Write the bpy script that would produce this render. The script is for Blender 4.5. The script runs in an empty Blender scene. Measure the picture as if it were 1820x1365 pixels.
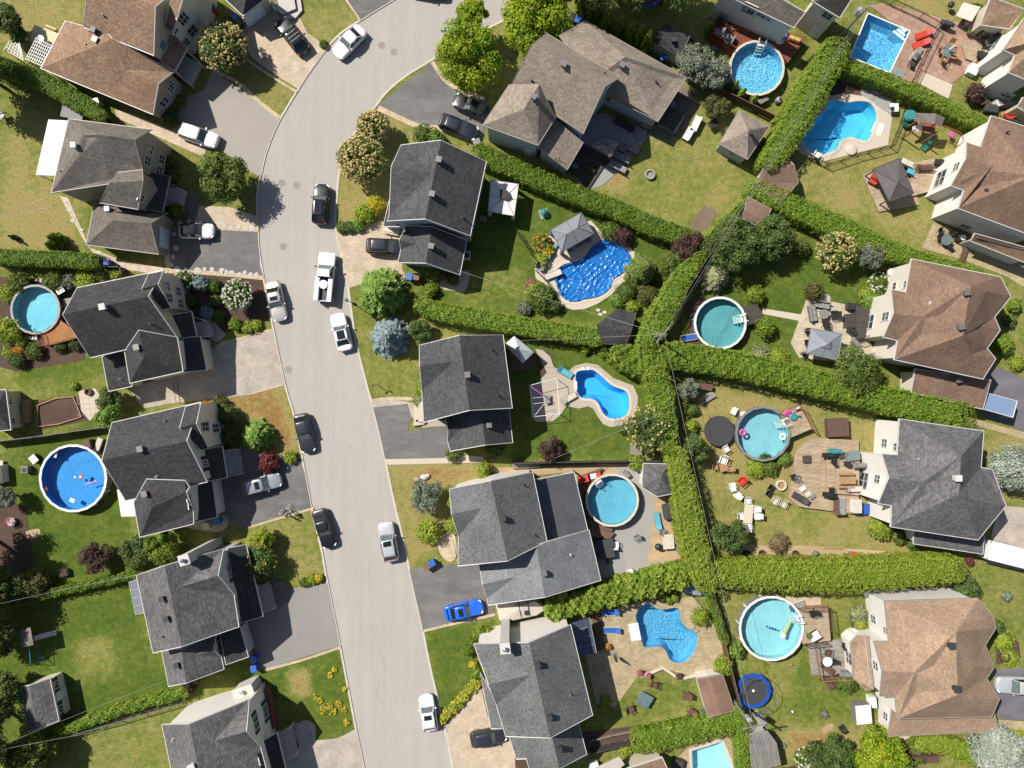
import bpy,bmesh,math,random
import numpy as np
from mathutils import Vector,Matrix,geometry
random.seed(7); RNG = np.random.default_rng(7)
SC = bpy.context.scene; COL = SC.collection
# ---------------------------------------------------------------- camera, sky, sun, exposure
CAMH = 83.0
HALF = 0.7225                      # tan of half the horizontal field of view
KPX = HALF / 910.0                 # world metres per photo pixel, per metre of distance
cd = bpy.data.cameras.new("camera"); cam = bpy.data.objects.new("camera",cd); COL.objects.link(cam)
cd.sensor_fit = 'HORIZONTAL'; cd.sensor_width = 36.0; cd.lens = 18.0 / HALF
cd.clip_start = 1.0; cd.clip_end = 400.0
cam.location = (0,0,CAMH); cam.rotation_euler = (0,0,0); SC.camera = cam
SUNV = Vector((-0.735,0.50,1.0)).normalized()
EL = math.asin(SUNV.z); AZ = math.atan2(SUNV.x,SUNV.y)
w = bpy.data.worlds.new("World"); SC.world = w; w.use_nodes = True
nt = w.node_tree; bg = nt.nodes["Background"]
sky = nt.nodes.new("ShaderNodeTexSky"); sky.sky_type = 'NISHITA'; sky.sun_disc = False
sky.sun_elevation = EL; sky.sun_rotation = AZ; sky.air_density = 1.0; sky.dust_density = 1.2
nt.links.new(sky.outputs[0],bg.inputs[0]); bg.inputs[1].default_value = 0.068
sd = bpy.data.lights.new("sun",'SUN'); sd.energy = 5.0; sd.angle = math.radians(0.5); sd.color = (1.0,0.965,0.895)
so = bpy.data.objects.new("sun",sd); COL.objects.link(so)
so.rotation_euler = (-SUNV).to_track_quat('-Z','Y').to_euler(); so.location = SUNV * 120
SC.view_settings.view_transform = 'Standard'; SC.view_settings.look = 'None'
SC.view_settings.exposure = 0.67; SC.view_settings.gamma = 1.0; SC.view_settings.use_curve_mapping = False
try:
    SC.cycles.max_bounces = 7; SC.cycles.diffuse_bounces = 2; SC.cycles.glossy_bounces = 2
    SC.cycles.transparent_max_bounces = 6; SC.cycles.transmission_bounces = 2
except Exception: pass

# ---------------------------------------------------------------- photo tile frames -> world points
FR = [0.0,0.0,1.0]
def frame(x0=0,y0=0,s=1.0): FR[0],FR[1],FR[2] = x0,y0,s
def T(c,r): frame((0,455,910,1360)[c],(0,340,680,1020)[r],3.9565)
def px(x,y): return FR[0] + x / FR[2],FR[1] + y / FR[2]
def P(x,y,z=0.0):
    X,Y = px(x,y); f = (CAMH - z) * KPX
    return Vector(((X - 910.0) * f,(682.5 - Y) * f,z))
def ray(x,y):
    X,Y = px(x,y)
    return Vector(((X - 910.0) * KPX,(682.5 - Y) * KPX))
def ang(x0,y0,x1,y1): return math.atan2(-(y1 - y0),x1 - x0)

# ---------------------------------------------------------------- object bookkeeping
def tag(o,label=None,cat=None,group=None,kind=None):
    if label: o["label"] = label
    if cat: o["category"] = cat
    if group: o["group"] = group
    if kind: o["kind"] = kind
    return o
def thing(name,label,cat,loc=(0,0,0),rz=0.0,group=None):
    o = bpy.data.objects.new(name,None); o.empty_display_size = 0.3; COL.objects.link(o)
    o.location = loc; o.rotation_euler = (0,0,rz)
    return tag(o,label,cat,group)
KIDS = {}
def link(name,me,parent=None,loc=None):
    o = bpy.data.objects.new(name,me); COL.objects.link(o)
    if parent is not None:
        o.parent = parent; KIDS.setdefault(parent.name,[]).append(o)
    if loc is not None: o.location = loc
    return o
def copy_tree(o,parent=None):
    c = o.copy(); COL.objects.link(c)
    if parent is not None: c.parent = parent; KIDS.setdefault(parent.name,[]).append(c)
    for k in KIDS.get(o.name,[]): copy_tree(k,c)
    return c
def place(o,loc,rz=0.0,label=None,group=None,sc=None):
    o.location = loc; o.rotation_euler = (0,0,rz)
    if sc: o.scale = (sc,sc,sc) if not hasattr(sc,'__len__') else sc
    if label: o["label"] = label
    if group: o["group"] = group
    return o
class Proto:
    """first use hands out the original, later uses hand out copies"""
    def __init__(s,o): s.o = o; s.used = False
    def get(s):
        if not s.used: s.used = True; return s.o
        return copy_tree(s.o)

class MB:
    """collects shapes, then links them as ONE mesh object"""
    def __init__(s): s.v = []; s.f = []; s.m = []; s.uv = None
    def add(s,vs,fs,mi=0):
        b = len(s.v); s.v += [tuple(v) for v in vs]
        for f in fs: s.f.append([b + i for i in f]); s.m.append(mi)
        return s
    def box(s,c,d,rz=0.0,mi=0,taper=1.0):
        cx,cy,cz = c; hx,hy,hz = d[0] / 2,d[1] / 2,d[2] / 2; ca,sa = math.cos(rz),math.sin(rz)
        vs = []
        for z,t in ((-hz,1.0),(hz,taper)):
            for x,y in ((-hx,-hy),(hx,-hy),(hx,hy),(-hx,hy)):
                x *= t; y *= t; vs.append((cx + x * ca - y * sa,cy + x * sa + y * ca,cz + z))
        return s.add(vs,[(3,2,1,0),(4,5,6,7),(0,1,5,4),(1,2,6,5),(2,3,7,6),(3,0,4,7)],mi)
    def prism(s,poly,z0,z1,mi=0):
        p = [(q[0],q[1]) for q in poly]; n = len(p)
        if sum(p[i][0] * p[(i + 1) % n][1] - p[(i + 1) % n][0] * p[i][1] for i in range(n)) < 0: p = p[::-1]
        vs = [(x,y,z0) for x,y in p] + [(x,y,z1) for x,y in p]
        return s.add(vs,[list(range(n))[::-1],list(range(n,2 * n))] + [(i,(i + 1) % n,n + (i + 1) % n,n + i) for i in range(n)],mi)
    def bar(s,a,b,r,n=6,mi=0,r2=None):
        a = Vector(a); b = Vector(b); d = b - a
        if d.length < 1e-6: return s
        d.normalize(); u = d.orthogonal().normalized(); v = d.cross(u); r2 = r if r2 is None else r2
        vs = []
        for p,q in ((a,r),(b,r2)):
            for k in range(n):
                t = 2 * math.pi * k / n; vs.append(p + (u * math.cos(t) + v * math.sin(t)) * q)
        return s.add(vs,[(i,(i + 1) % n,n + (i + 1) % n,n + i) for i in range(n)] + [list(range(n))[::-1],list(range(n,2 * n))],mi)
    def tube(s,pts,r,n=6,mi=0):
        for a,b in zip(pts[:-1],pts[1:]): s.bar(a,b,r,n,mi)
        return s
    def lathe(s,prof,c=(0,0,0),n=20,mi=0):
        vs = []; fs = []; m = len(prof)
        for r,z in prof:
            for k in range(n):
                t = 2 * math.pi * k / n; vs.append((c[0] + r * math.cos(t),c[1] + r * math.sin(t),c[2] + z))
        for j in range(m - 1):
            for k in range(n):
                k2 = (k + 1) % n; fs.append((j * n + k,j * n + k2,(j + 1) * n + k2,(j + 1) * n + k))
        fs.append([k for k in range(n)][::-1]); fs.append([(m - 1) * n + k for k in range(n)])
        return s.add(vs,fs,mi)
    def loft(s,rings,mi=0,cap=True):
        n=len(rings[0]);b=[]
        for r in rings:b+=list(r)
        fs=[]
        for j in range(len(rings)-1):
            for k in range(n):
                k2=(k+1)%n;fs.append((j*n+k,j*n+k2,(j+1)*n+k2,(j+1)*n+k))
        if cap:fs+=[list(range(n))[::-1],[(len(rings)-1)*n+k for k in range(n)]]
        return s.add(b,fs,mi)
    def build(s,name,mats,parent=None,org=None,smooth=False,at=None,bevel=0.0):
        me=bpy.data.meshes.new(name)
        o3=Vector(org)if org is not None else Vector((0,0,0))
        me.from_pydata([(v[0]-o3.x,v[1]-o3.y,v[2]-o3.z)for v in s.v],[],s.f)
        for m in(mats if isinstance(mats,(list,tuple))else[mats]):me.materials.append(m)
        me.polygons.foreach_set("material_index",s.m)
        if s.uv is not None:
            l=me.uv_layers.new(name="UVMap");l.data.foreach_set("uv",[c for p in s.uv for c in p])
        if smooth:me.polygons.foreach_set("use_smooth",[True]*len(s.f))
        me.update()
        if bevel>0:
            bm=bmesh.new();bm.from_mesh(me)
            es=[e for e in bm.edges if len(e.link_faces)==2 and e.calc_face_angle(0)>0.6]
            bmesh.ops.bevel(bm,geom=es,offset=bevel,segments=2,affect='EDGES',profile=0.6)
            bm.to_mesh(me);bm.free()
        o=link(name,me,parent)
        if parent is None:o.location=at if at is not None else o3
        elif at is not None:o.location=at
        return o

def catmull(pts,n=6,closed=False):
    out=[];N=len(pts);rng=range(N if closed else N-1)
    for i in rng:
        g=(lambda k:pts[k%N])if closed else(lambda k:pts[min(max(k,0),N-1)])
        a,b,c,d=g(i-1),g(i),g(i+1),g(i+2)
        for j in range(n):
            t=j/n
            out.append(tuple(0.5*(2*b[k]+(c[k]-a[k])*t+(2*a[k]-5*b[k]+4*c[k]-d[k])*t*t+(3*b[k]-a[k]-3*c[k]+d[k])*t**3)for k in range(2)))
    if not closed:out.append(tuple(pts[-1][:2]))
    return out
def area2(p):return sum(p[i][0]*p[(i+1)%len(p)][1]-p[(i+1)%len(p)][0]*p[i][1]for i in range(len(p)))
def offset_loop(p,d):
    """offset of a CCW loop, positive outward; keeps z when given"""
    n=len(p);out=[]
    for i in range(n):
        a,b,c=p[i-1],p[i],p[(i+1)%n]
        u=Vector((b[0]-a[0],b[1]-a[1]));v=Vector((c[0]-b[0],c[1]-b[1]))
        if u.length<1e-6:u=v.copy()
        if v.length<1e-6:v=u.copy()
        u.normalize();v.normalize()
        n1=Vector((u.y,-u.x));n2=Vector((v.y,-v.x));m=n1+n2
        if m.length<0.3:m=n1
        m.normalize();k=d/max(0.45,m.dot(n1))
        out.append((b[0]+m.x*k,b[1]+m.y*k)+tuple(b[2:]))
    return out
def inside(p,poly):
    x,y=p[0],p[1];r=False;n=len(poly);j=n-1
    for i in range(n):
        xi,yi=poly[i][0],poly[i][1];xj,yj=poly[j][0],poly[j][1]
        if(yi>y)!=(yj>y)and x<(xj-xi)*(y-yi)/(yj-yi)+xi:r=not r
        j=i
    return r

# ---------------------------------------------------------------- materials
def srgb(h):
    c=[int(h[i:i+2],16)/255 for i in(0,2,4)]
    return tuple(x/12.92 if x<=0.04045 else((x+0.055)/1.055)**2.4 for x in c)
ALB=0.56                              # sunlit picture value -> surface albedo
def alb(h,k=None):
    k=ALB if k is None else k
    return tuple(min(0.9,x*k)for x in srgb(h))
def newmat(name):
    m=bpy.data.materials.new(name);m.use_nodes=True
    return m,m.node_tree.nodes,m.node_tree.links,m.node_tree.nodes["Principled BSDF"]
def rgba(c):return(c[0],c[1],c[2],1.0)
def pos(N,L,mode='world',scale=None):
    if mode=='world':return N.new("ShaderNodeNewGeometry").outputs["Position"]
    if mode=='uv':return N.new("ShaderNodeTexCoord").outputs["UV"]
    return N.new("ShaderNodeTexCoord").outputs["Object"]
def noise(N,L,vec,scale,detail=3,rough=0.55):
    n=N.new("ShaderNodeTexNoise");n.inputs["Scale"].default_value=scale;n.inputs["Detail"].default_value=detail
    n.inputs["Roughness"].default_value=rough;L.new(vec,n.inputs["Vector"]);return n.outputs["Fac"]
def ramp(N,L,fac,stops):
    r=N.new("ShaderNodeValToRGB");e=r.color_ramp.elements
    while len(e)<len(stops):e.new(0.5)
    for k,(p,c)in enumerate(stops):e[k].position=p;e[k].color=rgba(c)
    L.new(fac,r.inputs[0]);return r.outputs[0]
def mix(N,L,fac,a,b,mode='MIX'):
    m=N.new("ShaderNodeMix");m.data_type='RGBA';m.blend_type=mode
    for s,x in((0,fac),(6,a),(7,b)):
        if isinstance(x,(int,float)):m.inputs[s].default_value=x
        elif isinstance(x,tuple):m.inputs[s].default_value=rgba(x)
        else:L.new(x,m.inputs[s])
    return m.outputs[2]
def bump(N,L,bs,h,strength=0.3,dist=0.02):
    b=N.new("ShaderNodeBump");b.inputs["Strength"].default_value=strength;b.inputs["Distance"].default_value=dist
    L.new(h,b.inputs["Height"]);L.new(b.outputs[0],bs.inputs["Normal"])
MATS={}
def M(name,c,rough=0.6,var=0.12,scale=3.0,metal=0.0,mode='object',coat=0.0,bmp=0.0,spec=0.5):
    """plain surface with slight procedural mottling"""
    if name in MATS:return MATS[name]
    m,N,L,b=newmat(name)
    v=pos(N,L,mode);f=noise(N,L,v,scale,4)
    L.new(ramp(N,L,f,[(0.3,tuple(x*(1-var)for x in c)),(0.7,tuple(min(1,x*(1+var))for x in c))]),b.inputs["Base Color"])
    b.inputs["Roughness"].default_value=rough;b.inputs["Metallic"].default_value=metal
    b.inputs["Coat Weight"].default_value=coat;b.inputs["Coat Roughness"].default_value=0.04
    b.inputs["Specular IOR Level"].default_value=spec
    if bmp:bump(N,L,b,noise(N,L,v,scale*6,3),bmp,0.02)
    MATS[name]=m;return m
def shingle(name,dark,light,accent=None,bw=0.36,rh=0.22,mot=0.25):
    """asphalt shingles: tabs in rows along the eave, mottled tab by tab (UV in metres)"""
    if name in MATS:return MATS[name]
    m,N,L,b=newmat(name)
    v=pos(N,L,'uv')
    mp=N.new("ShaderNodeMapping");L.new(v,mp.inputs[0])
    br=N.new("ShaderNodeTexBrick");L.new(mp.outputs[0],br.inputs["Vector"])
    br.inputs["Scale"].default_value=1.0;br.inputs["Brick Width"].default_value=bw;br.inputs["Row Height"].default_value=rh
    br.inputs["Mortar Size"].default_value=0.018;br.inputs["Mortar Smooth"].default_value=0.4;br.inputs["Bias"].default_value=0.0
    br.inputs["Color1"].default_value=rgba(dark);br.inputs["Color2"].default_value=rgba(light)
    br.inputs["Mortar"].default_value=rgba(tuple(x*0.5 for x in dark));br.offset=0.5;br.squash=1.0
    g=noise(N,L,pos(N,L,'world'),5.0,3,0.7)
    c2=ramp(N,L,g,[(0.38,dark),(0.62,light)])
    c=mix(N,L,mot,br.outputs["Color"],c2)
    big=noise(N,L,pos(N,L,'world'),0.35,4,0.6)
    c=mix(N,L,0.5,c,ramp(N,L,big,[(0.3,(0.32,0.32,0.32)),(0.7,(0.68,0.67,0.66))]),'OVERLAY')
    if accent:
        a=noise(N,L,pos(N,L,'world'),4.2,2,0.8)
        c=mix(N,L,ramp(N,L,a,[(0.54,(0,0,0)),(0.62,(0.65,0.65,0.65))]),c,accent)
    L.new(c,b.inputs["Base Color"]);b.inputs["Roughness"].default_value=0.92;b.inputs["Specular IOR Level"].default_value=0.25
    bump(N,L,b,br.outputs["Fac"],0.5,-0.02)
    MATS[name]=m;return m
def siding(name,c,lap=0.16):
    if name in MATS:return MATS[name]
    m,N,L,b=newmat(name)
    v=pos(N,L,'world');sx=N.new("ShaderNodeSeparateXYZ");L.new(v,sx.inputs[0])
    mt=N.new("ShaderNodeMath");mt.operation='PINGPONG';L.new(sx.outputs[2],mt.inputs[0]);mt.inputs[1].default_value=lap
    n=noise(N,L,v,1.1,4)
    L.new(ramp(N,L,n,[(0.3,tuple(x*0.93 for x in c)),(0.7,c)]),b.inputs["Base Color"])
    bump(N,L,b,mt.outputs[0],0.35,0.05);b.inputs["Roughness"].default_value=0.6
    MATS[name]=m;return m
def lawn(name):
    """grass: fine blades and mid clumps, from lush to scorched along the ground's own dryness (vertex attribute dry)"""
    m,N,L,b=newmat(name);v=pos(N,L,'world')
    at=N.new("ShaderNodeAttribute");at.attribute_name="dry"
    big=noise(N,L,v,0.3,5,0.62);mid=noise(N,L,v,1.5,5,0.68);fine=noise(N,L,v,8.0,3,0.75)
    def ma(a,k,c):
        q=N.new("ShaderNodeMath");q.operation='MULTIPLY_ADD';L.new(a,q.inputs[0]);q.inputs[1].default_value=k
        if isinstance(c,float):q.inputs[2].default_value=c
        else:L.new(c,q.inputs[2])
        return q.outputs[0]
    f=ma(mid,0.95,ma(big,0.66,ma(at.outputs["Fac"],1.0,-0.78)))
    c=ramp(N,L,f,[(0.0,alb("54702a",.55)),(0.28,alb("738336",.57)),(0.5,alb("959650",.59)),(0.70,alb("b2a468",.59)),(0.84,alb("b59c64",.57)),(1.0,alb("a9844e",.56))])
    c=mix(N,L,0.85,c,ramp(N,L,fine,[(0.28,(0.14,0.14,0.14)),(0.72,(0.84,0.84,0.82))]),'OVERLAY')
    L.new(c,b.inputs["Base Color"]);b.inputs["Roughness"].default_value=0.95;b.inputs["Specular IOR Level"].default_value=0.1
    bump(N,L,b,noise(N,L,v,9.0,3,0.8),1.0,0.12)
    MATS[name]=m;return m
def asphalt(name,c,patch=0.18,streak=False):
    if name in MATS:return MATS[name]
    m,N,L,b=newmat(name);v=pos(N,L,'world')
    big=noise(N,L,v,0.12,5,0.6);mid=noise(N,L,v,0.9,5,0.7);fine=noise(N,L,v,22.0,2,0.8)
    lo=tuple(x*(1-patch)for x in c);hi=tuple(x*(1+patch)for x in c)
    col=ramp(N,L,big,[(0.3,lo),(0.7,hi)])
    col=mix(N,L,0.35,col,ramp(N,L,mid,[(0.3,lo),(0.72,hi)]))
    col=mix(N,L,0.35,col,ramp(N,L,fine,[(0.3,(0.3,0.3,0.3)),(0.7,(0.7,0.7,0.7))]),'OVERLAY')
    if not streak and patch>0.15:            # sun-bleached, tyre-worn areas
        mp=N.new("ShaderNodeMapping");mp.inputs["Scale"].default_value=(0.22,0.75,1);mp.inputs["Rotation"].default_value=(0,0,0.1);L.new(v,mp.inputs[0])
        col=mix(N,L,ramp(N,L,noise(N,L,mp.outputs[0],1.0,5,0.6),[(0.48,(0,0,0)),(0.74,(0.6,0.6,0.6))]),col,tuple(min(.8,x*1.6)for x in c))
    if streak:
        mp=N.new("ShaderNodeMapping");mp.inputs["Scale"].default_value=(1.1,0.05,1);mp.inputs["Rotation"].default_value=(0,0,-0.17);L.new(v,mp.inputs[0])
        col=mix(N,L,0.2,col,ramp(N,L,noise(N,L,mp.outputs[0],1.0,4,0.6),[(0.3,(0.38,0.38,0.38)),(0.7,(0.62,0.62,0.61))]),'OVERLAY')
        col=mix(N,L,ramp(N,L,noise(N,L,v,0.75,2,0.4),[(0.74,(0,0,0)),(0.80,(0.35,0.35,0.35))]),col,tuple(x*0.5 for x in c))
        vo=N.new("ShaderNodeTexVoronoi");vo.feature='DISTANCE_TO_EDGE';vo.inputs["Scale"].default_value=0.13
        wob=N.new("ShaderNodeTexNoise");wob.inputs["Scale"].default_value=0.6;L.new(v,wob.inputs["Vector"])
        ad=N.new("ShaderNodeVectorMath");ad.operation='MULTIPLY_ADD';L.new(wob.outputs["Color"],ad.inputs[0]);ad.inputs[1].default_value=(2.4,2.4,0);L.new(v,ad.inputs[2])
        L.new(ad.outputs[0],vo.inputs["Vector"])
        col=mix(N,L,ramp(N,L,vo.outputs["Distance"],[(0.0,(0.3,0.3,0.3)),(0.004,(0,0,0))]),col,tuple(x*0.45 for x in c))
    L.new(col,b.inputs["Base Color"]);b.inputs["Roughness"].default_value=0.9;b.inputs["Specular IOR Level"].default_value=0.25
    bump(N,L,b,fine,0.3,0.02);MATS[name]=m;return m
def paver(name,c1,c2,bw=0.42,rh=0.22,rot=0.0,joint=0.5):
    if name in MATS:return MATS[name]
    m,N,L,b=newmat(name);v=pos(N,L,'world')
    mp=N.new("ShaderNodeMapping");mp.inputs["Rotation"].default_value=(0,0,rot);L.new(v,mp.inputs[0])
    br=N.new("ShaderNodeTexBrick");L.new(mp.outputs[0],br.inputs["Vector"]);br.inputs["Scale"].default_value=1.0
    br.inputs["Brick Width"].default_value=bw;br.inputs["Row Height"].default_value=rh;br.inputs["Mortar Size"].default_value=0.02
    br.inputs["Color1"].default_value=rgba(c1);br.inputs["Color2"].default_value=rgba(c2)
    br.inputs["Mortar"].default_value=rgba(tuple(x*joint for x in c1))
    n=noise(N,L,v,0.7,5,0.65)
    c=mix(N,L,0.55,br.outputs["Color"],ramp(N,L,n,[(0.28,(0.3,0.3,0.3)),(0.72,(0.72,0.71,0.69))]),'OVERLAY')
    L.new(c,b.inputs["Base Color"]);b.inputs["Roughness"].default_value=0.88
    bump(N,L,b,br.outputs["Fac"],0.4,-0.02);MATS[name]=m;return m
def planks(name,c1,c2,width=0.14,rot=0.0):
    return paver(name,c1,c2,bw=3.2,rh=width,rot=rot,joint=0.3)
def leafmat(name,lo,mid,hi,trans=0.28):
    """leaves; hue varies leaf by leaf through the face attribute tone"""
    if name in MATS:return MATS[name]
    m,N,L,b=newmat(name)
    a=N.new("ShaderNodeAttribute");a.attribute_name="tone"
    c=ramp(N,L,a.outputs["Fac"],[(0.05,lo),(0.5,mid),(0.95,hi)])
    L.new(c,b.inputs["Base Color"]);b.inputs["Roughness"].default_value=0.62;b.inputs["Specular IOR Level"].default_value=0.22
    t=N.new("ShaderNodeBsdfTranslucent");L.new(c,t.inputs[0])
    ms=N.new("ShaderNodeMixShader");ms.inputs[0].default_value=trans
    out=N["Material Output"]if "Material Output" in N else[n for n in N if n.type=='OUTPUT_MATERIAL'][0]
    L.new(b.outputs[0],ms.inputs[1]);L.new(t.outputs[0],ms.inputs[2]);L.new(ms.outputs[0],out.inputs[0])
    MATS[name]=m;return m
def glassmat(name,c,rough=0.05):
    return M(name,c,rough=rough,var=0.25,scale=0.8,spec=0.9,coat=0.6)
def watermat(name,tint=(0.72,0.93,0.97),ripple=0.25,scale=2.5):
    """pool water surface: tinted clear with a rippled gloss, so the real basin below shows and the sun reaches it"""
    if name in MATS:return MATS[name]
    m,N,L,b=newmat(name);N.remove(b)
    out=[n for n in N if n.type=='OUTPUT_MATERIAL'][0]
    tr=N.new("ShaderNodeBsdfTransparent");tr.inputs[0].default_value=rgba(tint)
    gl=N.new("ShaderNodeBsdfGlossy");gl.inputs["Roughness"].default_value=0.08
    fr=N.new("ShaderNodeFresnel");fr.inputs["IOR"].default_value=1.33
    v=pos(N,L,'world');h=noise(N,L,v,scale,4,0.6)
    bp=N.new("ShaderNodeBump");bp.inputs["Strength"].default_value=ripple;bp.inputs["Distance"].default_value=0.2
    L.new(h,bp.inputs["Height"]);L.new(bp.outputs[0],gl.inputs["Normal"]);L.new(bp.outputs[0],fr.inputs["Normal"])
    ms=N.new("ShaderNodeMixShader");L.new(fr.outputs[0],ms.inputs[0]);L.new(tr.outputs[0],ms.inputs[1]);L.new(gl.outputs[0],ms.inputs[2])
    L.new(ms.outputs[0],out.inputs[0]);MATS[name]=m;return m
def linermat(name,c,print_ripples=None,scale=3.0):
    if name in MATS:return MATS[name]
    m,N,L,b=newmat(name);v=pos(N,L,'world')
    n=noise(N,L,v,0.5,4,0.6)
    col=ramp(N,L,n,[(0.3,tuple(x*0.9 for x in c)),(0.7,tuple(min(1,x*1.1)for x in c))])
    if print_ripples:                              # liner print that also paints the bright caustic ripples as colour
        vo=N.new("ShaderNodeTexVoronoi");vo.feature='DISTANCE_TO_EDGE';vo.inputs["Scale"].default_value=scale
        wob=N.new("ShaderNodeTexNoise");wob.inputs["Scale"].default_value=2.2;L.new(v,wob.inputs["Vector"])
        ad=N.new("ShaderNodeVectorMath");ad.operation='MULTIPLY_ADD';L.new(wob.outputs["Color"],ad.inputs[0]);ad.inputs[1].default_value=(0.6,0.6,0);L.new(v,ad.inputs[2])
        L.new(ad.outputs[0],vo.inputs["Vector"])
        col=mix(N,L,ramp(N,L,vo.outputs["Distance"],[(0.02,(0.6,0.6,0.6)),(0.2,(0,0,0))]),col,print_ripples)
    L.new(col,b.inputs["Base Color"]);b.inputs["Roughness"].default_value=0.5;MATS[name]=m;return m
# ---------------------------------------------------------------- ground, road, drives, paths, pools
def world2(pts):return[tuple(P(x,y)[:2])for x,y in pts]
GRASS=lawn("grass")
ROADM=asphalt("road_asphalt",alb("bfb7af"),0.06,True)
ASPH=asphalt("drive_asphalt",alb("7e7a77"),0.34)
ASPM=asphalt("drive_asphalt_mid",alb("a09a94"),0.14)
ASPD=asphalt("drive_asphalt_dark",alb("77737a"),0.16)
ASPL=asphalt("drive_asphalt_pale",alb("b3aaa0"),0.10)
CONC=asphalt("concrete",alb("dccdb8"),0.07)
CONCT=asphalt("concrete_tan",alb("c6b9a8"),0.12)
CONCG=asphalt("concrete_grey",alb("a9a7a4"),0.10)
GRAV=asphalt("gravel_grey",alb("b0aba4"),0.10)
SOIL=asphalt("soil",alb("5e4a3e"),0.30)
SOILP=asphalt("soil_pale",alb("8a7866"),0.3)
SAND=asphalt("dry_earth",alb("c3a782"),0.16)
PAVP=paver("pavers_pink",alb("dcc8ae"),alb("cdb69c"),0.4,0.2,0.15,0.8)
PAVG=paver("pavers_grey",alb("ccbfb0"),alb("bcafa1"),0.4,0.2,-0.25,0.75)
PAVS=paver("pavers_sand",alb("d8c8b0"),alb("c9b8a0"),0.6,0.4,0.1,0.8)
PAVT=paver("pavers_tan",alb("cbb791"),alb("b5a07c"),0.45,0.24,0.1,0.6)
PAVR=paver("stamped_red",alb("c09c86"),alb("a8846f"),0.8,0.5,0.45,0.7)
PAVD=paver("pavers_dim",alb("8d7f76"),alb("7d7068"),0.4,0.2,0.3,0.7)
HOLES=[]
# road outline (photo pixels at ground level)
RL=[(652,1400),(647,1365),(632,1293),(604,1147),(579,1020),(571,976),(553.5,902),(538,821),(523,741),(506,682),(483,572),(470,504),(460,441),(457.5,380),(458,340),(465,303),(475,265),(495,217),(531,157),(556,119),(596,68),(637,38),(698,0),(760,-38)]
RR=[(1010,-20),(960,4),(902,33),(869,49),(820,74),(768,106),(720,136),(688,163),(668,188),(644,217),(617,258),(604,300),(599,345),(596.5,401),(607,454),(619,512),(632,603),(652,685),(662,720),(680,794),(697,877),(718,966),(729,1019),(748,1103),(766,1192),(793,1306),(804,1365),(811,1400)]
frame()
RLs=catmull(RL,4);RRs=catmull(RR,4)
ROAD=world2(RLs+RRs)
if area2(ROAD)<0:ROAD=ROAD[::-1]
HOLES.append(ROAD)
POOLS={}
def pool_loop(key,pts,smooth=True):
    l=world2(catmull(pts,5,True)if smooth else pts)
    if area2(l)<0:l=l[::-1]
    POOLS[key]=l;HOLES.append(l)
T(3,0)
pool_loop('rect',[(722,100),(1010,222),(872,508),(598,400)],False)
pool_loop('free',[(252,930),(335,845),(405,800),(440,735),(500,707),(570,722),(650,712),(725,722),(772,775),(778,845),(740,955),(700,992),(600,965),(530,990),(495,1050),(385,1092),(330,1078),(278,1020)])
T(2,1)
pool_loop('cover',[(310,650),(303,570),(370,512),(470,490),(525,445),(565,390),(640,357),(735,372),(800,428),(832,500),(800,565),(722,610),(690,680),(620,738),(510,762),(420,780),(345,735)])
T(2,2)
pool_loop('kidney',[(455,-72),(520,-88),(585,-80),(700,18),(790,55),(820,100),(820,190),(790,236),(730,252),(678,246),(636,210),(608,150),(565,116),(490,106),(456,65),(447,-10)])
T(2,3)
pool_loop('rock',[(870,290),(902,235),(960,207),(1040,250),(1165,240),(1190,330),(1232,382),(1288,410),(1303,460),(1285,540),(1230,608),(1165,628),(1108,598),(1080,540),(1045,512),(940,517),(914,480),(893,430),(878,350)])
pool_loop('south',[(1262,1242),(1380,1208),(1470,1175),(1512,1270),(1545,1365),(1562,1420),(1270,1420)],False)

def cdt_sheet(loop,holes):
    xs=[p[0]for p in loop];ys=[p[1]for p in loop]
    vs=[Vector(p)for p in loop];es=[(i,(i+1)%len(loop))for i in range(len(loop))]
    near=[]
    for h in holes:
        hx=[p[0]for p in h];hy=[p[1]for p in h]
        if min(hx)<max(xs)and max(hx)>min(xs)and min(hy)<max(ys)and max(hy)>min(ys):
            near.append(h);b=len(vs);vs+=[Vector(p)for p in h];es+=[(b+i,b+(i+1)%len(h))for i in range(len(h))]
    r=geometry.delaunay_2d_cdt(vs,es,[],0,1e-4)
    V,F=r[0],r[2];out=[]
    for f in F:
        c=sum((V[i]for i in f),Vector((0,0)))/len(f)
        if inside(c,loop)and not any(inside(c,h)for h in near):out.append(f)
    return V,out
LAYER={}
def sheet(name,mat,pts,layer,smooth=False,edge=None):
    loop=world2(catmull(pts,4,True)if smooth else pts)
    if area2(loop)<0:loop=loop[::-1]
    k=LAYER[layer]=LAYER.get(layer,-1)+1
    z=0.012*layer+0.0006*k
    V,F=cdt_sheet(loop,HOLES)
    if not F:print("EMPTY sheet",name,pts[:2]);return None
    m=MB();m.add([(v.x,v.y,z)for v in V],F)
    o=m.build(name,mat);tag(o,kind='structure')
    if edge:                                   # raised stone edging along the outline
        sheet_edge(loop,edge,z)
    return o
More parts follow.
